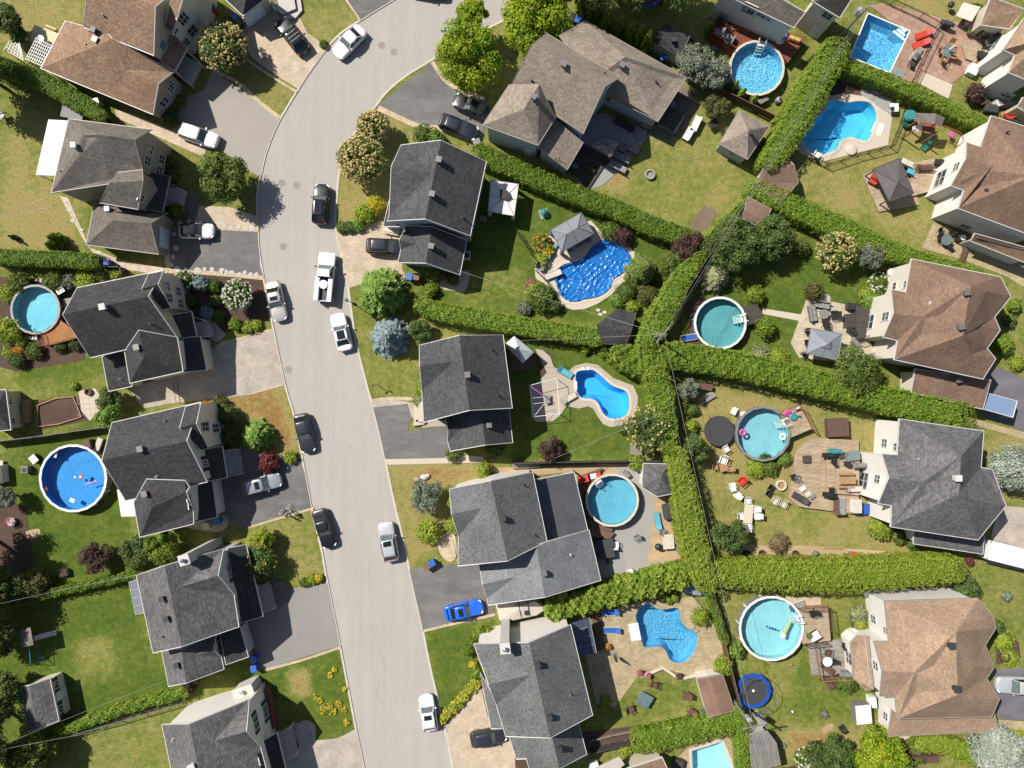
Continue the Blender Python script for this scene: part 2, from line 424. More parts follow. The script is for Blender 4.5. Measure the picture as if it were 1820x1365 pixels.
def ribbon(name,mat,pts,w,layer,closed=False,z1=None,smooth=True,z0=None):
    """a strip of constant width along a path in photo pixels; with z1 it is a solid strip"""
    p=[Vector(q)for q in world2(catmull(pts,5,closed)if smooth else pts)]
    L,R=[],[]
    for i in range(len(p)):
        a=p[i-1]if(i or closed)else p[i];b=p[(i+1)%len(p)]if(closed or i+1<len(p))else p[i]
        d=(b-a).normalized();n=Vector((-d.y,d.x))*w/2;L.append(p[i]+n);R.append(p[i]-n)
    k=LAYER[layer]=LAYER.get(layer,-1)+1;z=0.012*layer+0.0006*k if z1 is None else z1
    m=MB();n=len(p);zb=-0.2 if z0 is None else z0
    if z1 is None:
        m.add([(q.x,q.y,z)for q in L+R],[(i,n+i,n+i+1,i+1)for i in range(n-1)])
    else:
        vs=[(q.x,q.y,z)for q in L+R]+[(q.x,q.y,zb)for q in L+R]
        rng=range(n if closed else n-1);fs=[]
        for i in rng:
            j=(i+1)%n
            fs+=[(i,n+i,n+j,j),(n+i,3*n+i,3*n+j,n+j),(2*n+i,i,j,2*n+j)]
        if not closed:fs+=[(0,2*n,3*n,n),(n-1,2*n-1,4*n-1,3*n-1)]
        m.add(vs,fs)
    return m.build(name,mat)

# how dry the grass is, yard by yard (photo-pixel outlines)
YARDS=[
    (0.14,[(10,790),(180,750),(240,960),(260,1010),(30,1060),(-20,1000)]),
    (0.14,[(-20,1085),(235,1030),(265,1150),(335,1225),(100,1310),(-20,1300)]),
    (0.14,[(757,1125),(880,1100),(905,1090),(850,1160),(850,1220),(790,1290),(775,1240)]),
    (0.14,[(830,330),(870,290),(1240,430),(1130,590),(1060,575),(750,535),(700,520),(810,500)]),
    (0.14,[(900,600),(1065,610),(1150,690),(1120,810),(915,830)]),
    (0.14,[(1210,500),(1340,380),(1560,480),(1560,660),(1200,610)]),
    (0.5,[(1040,330),(1165,190),(1290,215),(1372,260),(1330,330),(1235,428)]),
    (0.57,[(1390,300),(1500,140),(1735,245),(1660,380),(1640,445),(1400,335)]),
    (0.62,[(1215,690),(1560,755),(1650,990),(1280,990),(1255,850)]),
    (0.62,[(1590,-20),(1780,-20),(1720,60),(1700,80),(1600,20)]),
    (0.62,[(1400,1290),(1560,1290),(1600,1320),(1460,1345),(1380,1340)]),
    (0.62,[(1745,780),(1850,770),(1850,905),(1780,890),(1755,840)]),
    (0.92,[(357,712),(506,684),(532,800),(420,800),(380,740)]),
    (0.66,[(687,822),(870,830),(862,850),(800,870),(795,960),(720,1005)]),
    (0.52,[(370,970),(440,935),(556,905),(578,1030),(500,1040),(430,960)]),
    (0.52,[(460,55),(545,5),(612,-5),(640,35),(590,70),(580,88),(550,62),(535,40)]),
    (0.52,[(380,130),(430,60),(525,165),(498,212)]),
    (0.52,[(775,105),(880,40),(930,80),(905,150),(870,170),(800,140)]),
    (0.62,[(590,360),(612,300),(680,195),(780,235),(700,260),(690,400),(605,410)]),
    (0.14,[(360,1190),(606,1150),(634,1290),(560,1320),(480,1230)]),
    (0.62,[(-10,-10),(150,-10),(150,90),(40,90),(10,110),(-10,60)]),
    (0.85,[(514,1188),(540,1183),(556,1208),(546,1242),(516,1236)]),
    (0.95,[(395,700),(440,692),(470,700),(440,730),(400,720)]),
    (0.2,[(400,750),(460,740),(470,800),(420,800)]),
    (0.5,[(130,1130),(200,1130),(210,1200),(140,1210)]),
    (0.45,[(1090,300),(1160,260),(1230,320),(1200,390),(1120,340)]),
    (0.8,[(1060,310),(1110,300),(1130,330),(1080,340)]),
    (0.9,[(700,826),(860,830),(850,850),(720,850)]),
    (0.6,[(700,850),(790,850),(770,960),(720,980)]),
    (0.5,[(1260,890),(1400,860),(1480,940),(1290,950)]),
    (0.72,[(1230,690),(1400,710),(1400,740),(1240,730)]),
    (0.7,[(0,330),(110,330),(140,440),(0,440)]),
    (0.55,[(30,190),(150,200),(90,330),(0,320)]),
    (0.3,[(1440,1090),(1560,1090),(1560,1280),(1400,1280)]),
    (0.85,[(1400,1300),(1480,1305),(1560,1330),(1400,1340)]),
    (0.35,[(830,470),(930,470),(960,540),(800,530)]),
    (0.2,[(0,1300),(110,1310),(100,1365),(0,1365)]),
    (0.45,[(110,1310),(290,1290),(300,1365),(110,1365)]),
    (0.35,[(1080,1200),(1220,1200),(1240,1270),(1060,1290)]),
    (1.0,[(1150,1290),(1250,1270),(1255,1285),(1160,1305)]),
    (0.15,[(360,600),(200,640),(190,670),(30,680),(20,650)])]
def npin(X,Y,poly):
    r=np.zeros(len(X),bool);n=len(poly);j=n-1
    for i in range(n):
        xi,yi=poly[i];xj,yj=poly[j]
        if yi!=yj:r^=((yi>Y)!=(yj>Y))&(X<(xj-xi)*(Y-yi)/(yj-yi)+xi)
        j=i
    return r
# the ground: one sheet far past the picture, with the road and the pools cut out
frame()
gx,gy=np.meshgrid(np.arange(-63,63.1,0.9),np.arange(-48,48.1,0.9));gp=np.stack([gx.ravel(),gy.ravel()],1)+RNG.uniform(-.2,.2,(gx.size,2))
vs=[Vector(p)for p in[(-180,-150),(180,-150),(180,150),(-180,150)]];es=[(0,1),(1,2),(2,3),(3,0)]
for h_ in HOLES:
    b_=len(vs);vs+=[Vector(p)for p in h_];es+=[(b_+i,b_+(i+1)%len(h_))for i in range(len(h_))]
vs+=[Vector(p)for p in gp]
V,_,F=geometry.delaunay_2d_cdt(vs,es,[],0,1e-4)[:3]
VA=np.array([(v.x,v.y)for v in V]);cx=np.array([VA[f].mean(0)for f in F]);keep=np.ones(len(F),bool)
for h_ in HOLES:keep&=~npin(cx[:,0],cx[:,1],h_)
g=MB().add([(x,y,0)for x,y in VA],[tuple(f)for f,k in zip(F,keep)if k]).build("ground",GRASS);tag(g,kind='structure')
YW=[(v,world2(p))for v,p in YARDS];dv=np.zeros(len(VA));K=14
for k in range(K):
    X,Y=VA[:,0]+RNG.normal(scale=.55,size=len(VA)),VA[:,1]+RNG.normal(scale=.55,size=len(VA));q=np.full(len(VA),.42)
    for v,p in YW:q[npin(X,Y,p)]=v
    dv+=q/K
at=g.data.attributes.new("dry",'FLOAT','POINT');at.data.foreach_set("value",dv.astype(np.float32))
r=MB();tri=geometry.tessellate_polygon([[Vector((x,y,0))for x,y in ROAD]])
r.add([(x,y,-0.06)for x,y in ROAD],[t for t in tri]);tag(r.build("road",ROADM),kind='structure')
KERB=M("kerb_concrete",alb("dbd0c0"),0.85,0.1,1.5,mode='world')
tag(ribbon("kerb",KERB,RL,0.22,0,z1=0.03,z0=-0.12),kind='structure')
tag(ribbon("kerb",KERB,RR,0.22,0,z1=0.03,z0=-0.12),kind='structure')

# soil, earth, gravel ---------------------------------------------------
for nm,mat,pts,sm in[
    ("soil",SOIL,[(-10,490),(60,500),(140,490),(165,540),(150,640),(30,660),(-10,650)],False),
    ("soil",SOIL,[(290,485),(470,495),(480,570),(400,590),(330,560)],False),
    ("soil",SOIL,[(70,712),(165,700),(190,740),(70,765)],False),
    ("soil",SOIL,[(1478,140),(1545,145),(1530,190),(1470,190)],False),
    ("soil",SOILP,[(1234,386),(1246,372),(1258,367),(1272,373),(1270,386),(1258,404),(1244,413),(1229,408)],True),
    ("soil",SOIL,[(953,635),(975,625),(983,650),(965,672)],True),
    ("soil",SOIL,[(1215,545),(1245,520),(1300,605),(1260,640),(1230,620)],False),
    ("soil",SOIL,[(1560,480),(1592,482),(1590,560),(1540,600),(1535,520)],False),
    ("dry_earth",SAND,[(850,832),(1165,822),(1150,870),(1050,870),(1000,840),(900,850)],False),
    ("gravel",GRAV,[(1095,830),(1190,830),(1220,1000),(1110,1020),(1070,940)],False),
    ("dry_earth",SAND,[(1145,835),(1165,900),(1150,1000),(1215,995),(1195,850)],False),
    ("dry_earth",SAND,[(1290,968),(1440,970),(1650,985),(1650,1000),(1280,998)],False),
    ("soil",SOIL,[(-10,880),(45,900),(60,1000),(-10,1060)],False),
    ("dry_earth",SAND,[(46,945),(70,940),(68,955),(48,957)],True),
    ("dry_earth",SAND,[(1460,1295),(1478,1286),(1480,1294),(1466,1302)],True),
    ("soil",SOIL,[(800,1330),(1130,1290),(1135,1320),(1080,1330),(880,1380)],False),
    ("soil",SOIL,[(1540,1120),(1546,1100),(1520,1085),(1510,1090),(1515,1130)],False),
    ("soil",SOIL,[(1770,1120),(1810,1140),(1815,1175),(1770,1180)],False),
]:sheet(nm,mat,pts,2,sm)
# drives, paths, patios -------------------------------------------------
for nm,mat,pts,sm in[
    ("driveway",ASPL,[(308,230),(325,178),(362,160),(378,126),(430,160),(500,213),(478,270),(468,318),(440,302),(395,268),(340,262)],False),
    ("driveway",PAVP,[(420,60),(450,30),(490,10),(530,25),(548,62),(582,88),(533,160),(500,140),(450,105)],False),
    ("driveway",ASPH,[(612,-10),(640,36),(702,0),(720,-30),(610,-40)],False),
    ("driveway",ASPH,[(302,398),(330,402),(462,404),(462,470),(468,492),(300,480),(296,445)],False),
    ("driveway",PAVG,[(372,622),(395,608),(484,584),(510,684),(440,702),(310,716),(255,726),(228,690),(360,650)],False),
    ("driveway",ASPH,[(392,858),(412,800),(440,794),(534,816),(560,902),(440,937),(395,930)],False),
    ("driveway",ASPM,[(435,1110),(455,1075),(520,1045),(588,1036),(610,1146),(470,1190),(448,1180),(438,1140)],False),
    ("driveway",PAVG,[(470,1400),(540,1318),(600,1312),(640,1292),(660,1400)],False),
    ("driveway",ASPH,[(668,190),(772,106),(791,142),(820,160),(862,174),(872,200),(852,255),(783,228),(745,224)],False),
    ("driveway",PAVP,[(594,412),(640,404),(680,392),(715,398),(715,480),(724,498),(705,515),(640,506),(620,512),(604,455)],False),
    ("driveway",ASPH,[(660,724),(700,716),(724,720),(732,740),(725,766),(796,757),(802,800),(790,816),(684,818)],False),
    ("driveway",ASPH,[(724,1012),(780,1003),(860,1003),(875,1060),(878,1098),(752,1122)],False),
    ("driveway",PAVP,[(792,1290),(832,1236),(862,1218),(885,1280),(912,1290),(918,1400),(812,1400)],False),
    ("driveway",PAVT,[(1638,441),(1658,396),(1690,405),(1745,445),(1850,480),(1850,530),(1790,492),(1720,465)],False),
    ("driveway",ASPD,[(1755,662),(1775,652),(1850,690),(1850,800),(1810,762),(1745,738)],False),
    ("driveway",PAVG,[(1775,898),(1850,905),(1850,1020),(1750,1000)],False),
    ("driveway",ASPD,[(1765,1190),(1850,1186),(1850,1282),(1775,1278)],False),
    ("path",PAVT,[(1720,742),(1850,776),(1850,790),(1722,752)],False),
    ("path",PAVT,[(1765,1278),(1850,1284),(1850,1300),(1765,1296)],False),
    ("path",PAVP,[(204,194),(240,205),(312,234),(366,266),(364,280),(300,252),(240,224),(208,210)],False),
    ("path",PAVP,[(106,348),(122,352),(160,440),(215,462),(300,478),(296,490),(215,478),(178,465),(152,432)],False),
    ("path",PAVP,[(352,378),(355,366),(408,368),(458,384),(460,404),(380,398),(345,394)],False),
    ("path",PAVD,[(330,338),(345,340),(354,352),(350,385),(335,392),(322,385)],True),
    ("path",PAVG,[(368,560),(384,575),(402,596),(385,608),(368,600)],False),
    ("path",PAVP,[(300,930),(380,945),(402,938),(405,925),(395,915),(330,920)],True),
    ("path",PAVG,[(660,713),(700,709),(732,716),(748,712),(750,760),(795,757),(795,748),(732,742),(724,718),(662,724)],False),
    ("path",PAVP,[(779,962),(790,948),(806,945),(812,985),(800,998),(783,985)],True),
    ("path",PAVP,[(795,492),(820,480),(836,482),(832,508),(825,520),(790,515),(775,505)],False),
    ("path",CONC,[(684,816),(790,814),(800,806),(860,812),(860,822),(690,826)],False),
    ("patio_paving",CONCG,[(1005,290),(1020,230),(1070,200),(1150,230),(1150,245),(1105,300),(1070,330),(1040,340)],False),
    ("patio_paving",PAVD,[(1150,240),(1205,150),(1230,160),(1240,185),(1215,235),(1190,250)],False),
    ("patio_paving",PAVR,[(1545,10),(1570,5),(1700,40),(1790,40),(1760,110),(1740,110),(1690,150),(1600,145),(1575,125),(1610,60)],False),
    ("patio_paving",CONC,[(1641,128),(1693,151),(1685,176),(1632,148)],False),
    ("patio_paving",CONC,[(1415,245),(1445,205),(1470,172),(1500,166),(1560,175),(1588,192),(1578,258),(1460,288),(1420,272)],False),
    ("gravel",GRAV,[(1528,150),(1548,148),(1598,175),(1595,205),(1575,200),(1530,168)],False),
    ("patio_paving",CONC,[(950,478),(970,455),(975,420),(1050,392),(1075,420),(1102,423),(1128,448),(1125,490),(1102,507),(1085,525),(1062,540),(1040,549),(1018,551),(998,543),(985,515),(952,495)],False),
    ("patio_paving",CONCT,[(951,620),(964,622),(978,634),(984,652),(1006,664),(1021,650),(1041,645),(1062,648),(1090,672),(1125,685),(1134,705),(1132,728),(1125,746),(1107,756),(1085,759),(1072,754),(1062,740),(1055,727),(1046,722),(1029,726),(1006,722),(996,738),(983,748),(955,750),(945,742),(941,690),(960,675),(972,662)],False),
    ("patio_paving",PAVT,[(1070,1090),(1130,1070),(1230,1060),(1275,1110),(1285,1160),(1270,1190),(1240,1193),(1225,1200),(1178,1188),(1140,1192),(1092,1258),(1060,1250),(1040,1165)],False),
    ("patio_paving",CONCG,[(1050,1000),(1065,935),(1100,960),(1113,1020),(1070,1030)],False),
    ("patio_paving",PAVT,[(1205,1345),(1225,1325),(1290,1305),(1310,1330),(1325,1400),(1195,1400)],False),
    ("patio_paving",PAVS,[(1405,610),(1432,534),(1445,530),(1508,542),(1540,590),(1560,640),(1500,645),(1420,636)],False),
    ("path",CONC,[(1355,548),(1430,560),(1428,572),(1355,558)],False),
    ("patio_paving",CONC,[(1575,1275),(1640,1298),(1600,1318),(1570,1310)],False),
    ("patio_paving",PAVP,[(1395,1060),(1458,1062),(1460,1080),(1410,1080)],False),
    ("path",PAVG,[(560,1290),(548,1280),(535,1282),(520,1300),(540,1322),(560,1316)],True),
    ("patio_paving",CONC,[(140,695),(170,690),(188,720),(160,748),(145,730)],False),
    ("patio_paving",CONC,[(1140,780),(1160,778),(1163,805),(1140,806)],False),
]:sheet(nm,mat,pts,3,sm)
# pale edging strips beside the drives
EDG=paver("edging",alb("dcc8a6"),alb("cdb795"),0.3,0.3,0.2,0.75)
for pts,wd in[([(379,126),(420,145),(460,180),(497,210)],.45),([(428,98),(470,128),(528,164)],.3),([(548,62),(580,86)],.3),
                ([(300,482),(380,486),(468,494)],.5),([(380,404),(420,406),(460,408)],.6),([(300,404),(297,445),(300,480)],.55),
                ([(672,192),(745,225),(783,229),(855,258)],.62),([(768,110),(791,143),(822,162),(862,176)],.45),
                ([(484,586),(440,598),(395,609)],.25),([(440,938),(500,920),(558,903)],.3),([(470,1191),(540,1172),(606,1150)],.3),
                ([(754,1121),(820,1105),(880,1092)],.3),([(662,712),(700,708),(745,710)],.4),([(612,-5),(640,36)],.25),([(506,684),(440,702)],.15)]:
    tag(ribbon("path_edging",EDG,pts,wd,5),kind='structure')
# manholes and tar specks
CAST=M("cast_iron",alb("b0a59c"),0.8,0.2,6)
CASTD=M("cast_iron_dark",alb("a3978e"),0.85,0.2,6)
for x,y,lab in[(500.5,325,"round manhole cover in the road beside the maple shadow, nearer the kerb"),(527,329,"round manhole cover in the road between the kerbside one and the black car"),
                  (503,438,"lone round manhole cover in the road beside the stone edged driveway"),(678,80,"round manhole cover in the road bend below the white sedan roof"),
                  (700,92,"round manhole cover in the road bend nearer the maple tree"),(512,657,"lone worn manhole cover beside the grey paver driveway kerb")]:
    p=P(x,y);t=thing("manhole_cover",lab,"manhole cover",(p.x,p.y,-0.06),group="manhole covers in the road")
    MB().lathe([(0.48,-0.01),(0.48,0.008),(0.36,0.010),(0.36,-0.01)],n=28).build("rim",CAST,t)
    m=MB().lathe([(0.345,-0.01),(0.345,0.012),(0.02,0.013)],n=28)
    for k in range(-2,3):m.box((0,k*0.12,0.014),(0.5-abs(k)*0.1,0.03,0.01))
    m.build("lid",CASTD,t)

# pools sunk in the ground -------------------------------------------------
COPE=M("coping_stone",alb("e2d2bc"),0.8,0.08,2,mode='world')
WHITE=M("white_plastic",alb("f2efe9",.7),0.4,0.03)
STEEL=M("polished_steel",(0.7,0.7,0.72),0.2,0.03,metal=1.0)
def pool(key,label,liner,depth=1.5,water='water_clear',level=-0.12,cope=0.28,copem=None):
    l=POOLS[key];c=Vector((sum(p[0]for p in l)/len(l),sum(p[1]for p in l)/len(l),0))
    t=thing("swimming_pool",label,"swimming pool",c)
    n=len(l);tri=geometry.tessellate_polygon([[Vector((x,y,0))for x,y in l]])
    m=MB();fl=offset_loop(l,-0.5)
    m.add([(x,y,0.0)for x,y in l]+[(x,y,-0.6)for x,y in offset_loop(l,-0.03)]+[(x,y,-depth)for x,y in fl],
          [(i,n+i,n+(i+1)%n,(i+1)%n)for i in range(n)]+[(n+i,2*n+i,2*n+(i+1)%n,n+(i+1)%n)for i in range(n)]+[tuple(2*n+k for k in f)for f in tri])
    m.build("basin",liner,t,org=c)
    inn=offset_loop(l,0.005)
    MB().add([(x,y,level)for x,y in inn],[tuple(f)for f in tri]).build("water",MATS[water],t,org=c)
    o=offset_loop(l,cope)
    MB().add([(x,y,0.09)for x,y in l]+[(x,y,0.09)for x,y in o]+[(x,y,0.0)for x,y in o]+[(x,y,-0.1)for x,y in l],
             [(i,n+i,n+(i+1)%n,(i+1)%n)[::-1]for i in range(n)]+[(n+i,2*n+i,2*n+(i+1)%n,n+(i+1)%n)[::-1]for i in range(n)]+[(i,(i+1)%n,3*n+(i+1)%n,3*n+i)[::-1]for i in range(n)]).build("coping",copem or COPE,t,org=c)
    return t,c
watermat("water_clear");watermat("water_rippled",(0.70,0.93,0.97),0.6,4.0)
LIN_B=linermat("liner_blue",alb("62c2ea",.8));LIN_D=linermat("liner_deep",alb("46aeea",.85))
LIN_P=linermat("liner_painted_ripples",alb("55aee6",.75),alb("c4ecf8",.95),3.6)  # pale net stands for caustic light ripples besides the liner's own print
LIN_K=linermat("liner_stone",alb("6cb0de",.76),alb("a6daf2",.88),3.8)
LIN_L=linermat("liner_light",alb("c0e8f2",.85))
t,c=pool('rect',"rectangular in-ground swimming pool with bright ripples painted on its liner beside the stamped red patio",LIN_P,1.5,'water_rippled',cope=0.12,copem=WHITE)
T(3,0);m=MB()
for k in range(3):
    a=P(905+k*22,215-k*8);b=P(980-0*k,275-k*22);d=(b-a)
    m.box(((a.x+b.x)/2,(a.y+b.y)/2,-0.75+k*0.2),(d.length,0.28,1.3+0.0),math.atan2(d.y,d.x))
m.build("steps",LIN_L,t,org=c)
t,c=pool('free',"freeform in-ground pool with a pale concrete surround and black fence",LIN_B,1.5,'water_clear',cope=0.35)
T(3,0);m=MB();a=P(790,905);rz=ang(760,880,830,890)
m.box((a.x,a.y,-0.03),(1.15,1.4,0.2),ang(770,860,830,885));m.build("steps",WHITE,t,org=c)
t,c=pool('kidney',"kidney shaped in-ground pool with white steps behind the centre house",LIN_D,1.6,'water_clear',cope=0.3)
T(2,2);m=MB()
for k in range(4):
    a=P(405+15*k,20);m.box((a.x,a.y,-0.05-0.1*(3-k)+0.04),(0.2,1.0,0.3),0.05)
m.build("steps",WHITE,t,org=c)
m=MB()
for dx in(0,34):m.tube([P(728+dx,300,0.0),P(726+dx,285,.75),P(722+dx,262,.8),P(718+dx,245,.3),P(718+dx,240,-.6)],0.028,6)
m.build("ladder",STEEL,t,org=c)
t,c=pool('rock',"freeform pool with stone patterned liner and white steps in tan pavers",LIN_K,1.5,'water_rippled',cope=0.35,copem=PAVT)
T(2,3);m=MB()
for k in range(4):
    a=P(836+17*k,408-2*k);m.box((a.x,a.y,0.2-0.05*k),(2.05,0.3,0.1),ang(820,345,845,470))
m.build("steps",WHITE,t,org=c)
m=MB()
for dx,dy in((0,0),(26,26)):m.tube([P(1285+dx,360+dy,0.0),P(1275+dx,370+dy,.7),P(1255+dx,385+dy,.7),P(1245+dx,395+dy,-.5)],0.028,6)
m.build("ladder",STEEL,t,org=c)
t,c=pool('south',"pale rectangular in-ground pool south of the clipped hedge, cut by the edge",LIN_L,1.3,'water_clear',cope=0.3)
t,c=pool('cover',"in-ground pool under a wrinkled blue solar cover beside the grey gazebo",LIN_D,1.5,'water_clear',level=-0.3,cope=0.3)
# the solar cover: one wrinkled sheet lying on the water and over the rim
T(2,1)
cov=world2(catmull([(312,660),(262,575),(320,560),(370,512),(470,490),(525,445),(565,390),(640,335),(730,332),(770,385),(820,430),(848,500),(825,550),(722,612),(690,682),(620,738),(510,762),(420,780),(345,738)],4,True))
if area2(cov)<0:cov=cov[::-1]
bm=bmesh.new();st=0.075
xs=[p[0]for p in cov];ys=[p[1]for p in cov];idx={}
RND=[(random.uniform(.8,2.6)if k<4 else random.uniform(2.5,8.0),random.uniform(0,6.28),random.uniform(0,6.28))for k in range(16)]
inner=offset_loop(POOLS['cover'],-0.25)
def wrinkle(x,y):
    z=0
    for k,(f,a,ph)in enumerate(RND):
        u=x*math.cos(a)+y*math.sin(a);v=-x*math.sin(a)+y*math.cos(a)
        z+=0.05/(1+0.09*k)*(1-abs(math.sin(f*u+ph+1.3*math.sin(0.5*v+a)+0.6*math.sin(1.3*v+ph))))**7
    return z
for i in range(int((max(xs)-min(xs))/st)+1):
    for j in range(int((max(ys)-min(ys))/st)+1):
        x,y=min(xs)+i*st,min(ys)+j*st
        if inside((x,y),cov):
            base=-0.2 if inside((x,y),inner)else 0.13
            idx[(i,j)]=bm.verts.new((x,y,base+1.7*wrinkle(x,y)))
for(i,j),v in idx.items():
    q=[idx.get(k)for k in((i,j),(i+1,j),(i+1,j+1),(i,j+1))]
    if all(q):bm.faces.new(q)
cc=Vector((sum(xs)/len(xs),sum(ys)/len(ys),0));bmesh.ops.translate(bm,verts=bm.verts,vec=-cc)
me=bpy.data.meshes.new("solar_cover");bm.to_mesh(me);bm.free();me.polygons.foreach_set("use_smooth",[True]*len(me.polygons))
me.materials.append(M("solar_blue",alb("1b6cb6",.72),0.3,0.25,2.2,mode='world',coat=0.1,bmp=.1,spec=.28))
tag(link("solar_cover",me,None,cc),"wrinkled shiny blue solar cover lying over the curved pool","pool cover")
# ---------------------------------------------------------------- houses, sheds, garages
RA=shingle("roof_brown_red",alb("997860"),alb("bc9d82"),alb("6f5c50"))
RB=shingle("roof_taupe",alb("726a63"),alb("948a81"))
RC=shingle("roof_charcoal",alb("3c3b3d"),alb("585755"))
RD=shingle("roof_smoke",alb("414041"),alb("5e5c5f"))
RE=shingle("roof_ash",alb("5c5b5d"),alb("888583"))
RG=shingle("roof_slate",alb("4a4a4c"),alb("6a696a"))
RH=shingle("roof_fawn",alb("918578"),alb("b9aa99"))
RJ=shingle("roof_mottled",alb("6a6b6b"),alb("8b8b8b"),alb("464544"),0.34,0.2,0.6)
RJ2=shingle("roof_pale_grey",alb("77787a"),alb("9fa0a2"),None,0.4,0.24,0.7)
RN=shingle("roof_rust",alb("8a6f5d"),alb("a58772"),alb("776053"))
RM=shingle("roof_sand",alb("a98b74"),alb("c9ab90"),alb("8a705f"))
RQ=shingle("roof_tan",alb("a48872"),alb("c6a88e"),alb("907860"),0.34,0.2,0.45)
RP=shingle("roof_iron",alb("605e60"),alb("8a8788"))
SW=siding("siding_white",alb("f2ebe2",.66));SBG=siding("siding_beige",alb("d8c9b2",.62));SGR=siding("siding_grey",alb("c8c8c8",.66))
STN=siding("siding_stone",alb("a89b8e",.62));SBL=siding("siding_bluegrey",alb("bcc4c6",.68));SCR=siding("siding_cream",alb("e6dccb",.66))
TRIM=M("trim_white",alb("e6e2dc",.56),0.5,0.03);TRG=M("trim_taupe",alb("b5a698"),0.5,0.05);TRD=M("trim_dark",alb("55504e"),0.5,0.05)
PANE=glassmat("pane_glass",(0.025,0.035,0.045));SHUT=M("shutter_dark",(0.02,0.022,0.03),0.5,0.1)
DOORW=M("door_white",alb("dfe6ee",.68),0.45,0.04);VENTM=M("vent_metal",alb("8c8783"),0.5,0.1,metal=0.3);VENTD=M("vent_black",(0.03,0.03,0.034),0.55,0.1)
MASON=M("masonry",alb("cfc9c0",.66),0.8,0.12,4)
STEP=asphalt("step_concrete",alb("d6cec6"),0.1)
HOUSES=[]
class House:
    def __init__(s,name,label,cat,at,siding_m,roof_m,trim=None,oh=0.35,group=None):
        s.c=P(*at,0.0);s.c.z=0;s.t=thing(name,label,cat,s.c,group=group)
        s.sid,s.rm,s.trim,s.oh=siding_m,roof_m,trim or TRIM,oh
        s.q=[];s.pl=[];HOUSES.append(s)
    def sec(s,V,faces,walls=True,oh=None,rm=None,z0=0.0,fascia=True,sid=None,rname="roof",th=0.22,trim=None):
        oh=s.oh if oh is None else oh
        W={k:P(*v)for k,v in V.items()}
        F=[]
        for f in faces.split():
            ks=list(f);pts=[(W[k].x,W[k].y)for k in ks]
            if area2(pts)<0:ks=ks[::-1]
            F.append(ks)
        m=MB();m.uv=[]
        def addf(ks,dz):
            p=[W[k]+Vector((0,0,dz))for k in ks]
            nrm=Vector((0,0,0))
            for i in range(len(p)):
                a,b=p[i],p[(i+1)%len(p)]
                nrm+=Vector(((a.y-b.y)*(a.z+b.z),(a.z-b.z)*(a.x+b.x),(a.x-b.x)*(a.y+b.y)))
            nrm.normalize();u=Vector((-nrm.y,nrm.x,0))
            u=u.normalized()if u.length>1e-3 else Vector((1,0,0));v=nrm.cross(u)
            m.add(p,[list(range(len(p)))]);m.uv+=[(q.dot(u),q.dot(v))for q in p]
        for ks in F:addf(ks,0.0)
        for ks in F:addf(ks[::-1],-th)
        D={(ks[i],ks[(i+1)%len(ks)])for ks in F for i in range(len(ks))}
        nxt={a:b for a,b in D if(b,a)not in D}
        loop=[]
        if nxt:
            k=next(iter(nxt));loop=[k]
            while nxt.get(loop[-1])is not None and nxt[loop[-1]]!=k and len(loop)<60:loop.append(nxt[loop[-1]])
        B=[tuple(W[k])for k in loop];n=len(B)
        for i in range(n):
            a,b=Vector(B[i]),Vector(B[(i+1)%n]);d=Vector((0,0,th))
            m.add([a,a-d,b-d,b],[(0,1,2,3)]);L=(b-a).length;m.uv+=[(0,0),(0,th),(L,th),(L,0)]
        roof=m.build(rname,rm or s.rm,s.t,org=s.c)
        for ks in F:s.pl.append(([W[k]for k in ks]))
        if fascia:
            m=MB();o=offset_loop(B,0.075);i2=offset_loop(B,0.004)
            vs=[(x,y,z+.025)for x,y,z in i2]+[(x,y,z+.025)for x,y,z in o]+[(x,y,z-.2)for x,y,z in o]+[(x,y,z-.2)for x,y,z in i2]
            fs=[]
            for i in range(n):
                j=(i+1)%n;fs+=[(i,n+i,n+j,j),(n+i,2*n+i,2*n+j,n+j),(2*n+i,3*n+i,3*n+j,2*n+j)]
            m.add(vs,fs);m.build("gutter",trim or s.trim,s.t,org=s.c)
        if walls:
            wl=offset_loop(B,-oh);m=MB();vs=[]
            for x,y,z in wl:vs+=[(x,y,z0),(x,y,z-0.07)]
            m.add(vs,[(2*i,2*((i+1)%n),2*((i+1)%n)+1,2*i+1)for i in range(n)])
            m.build("wall",sid or s.sid,s.t,org=s.c)
            for i in range(n):s.q.append((Vector(wl[i]),Vector(wl[(i+1)%n]),z0))
        return s
    def wallhit(s,x,y):
        q=ray(x,y);best=None
        for A,B,z0 in s.q:
            d=(B-A).xy
            if d.length<0.3:continue
            den=d.x*q.y-d.y*q.x
            if abs(den)<1e-9:continue
            f=(d.x*A.y-d.y*A.x)/den;z=CAMH-f
            p=q*f;t=(p-A.xy).dot(d)/d.length_squared
            if not(-0.02<=t<=1.02):continue
            zt=A.z+(B.z-A.z)*t
            if z0-0.4<=z<=zt+0.5 and(best is None or z>best[1]):
                nr=Vector((d.y,-d.x)).normalized()
                if nr.dot(q)<0:best=(p,z,math.atan2(d.y,d.x),nr)
        return best
    def win(s,x,y,w=1.1,h=1.3,shutters=False,panes=2,nm="window",frame_m=None,r=None):
        r=r or s.wallhit(x,y)
        if not r:return s
        p,z,rz,nr=r;z=max(z,h/2+0.05);ux=Vector((math.cos(rz),math.sin(rz)))
        c=Vector((p.x+nr.x*.03,p.y+nr.y*.03,z));m=MB();b=0.09
        def at(dx,dz,dn=0.0):return(c.x+ux.x*dx+nr.x*dn,c.y+ux.y*dx+nr.y*dn,c.z+dz)
        m.box(at(0,h/2-b/2),(w,.12,b),rz);m.box(at(0,-h/2+b/2,.03),(w+.1,.18,b),rz)
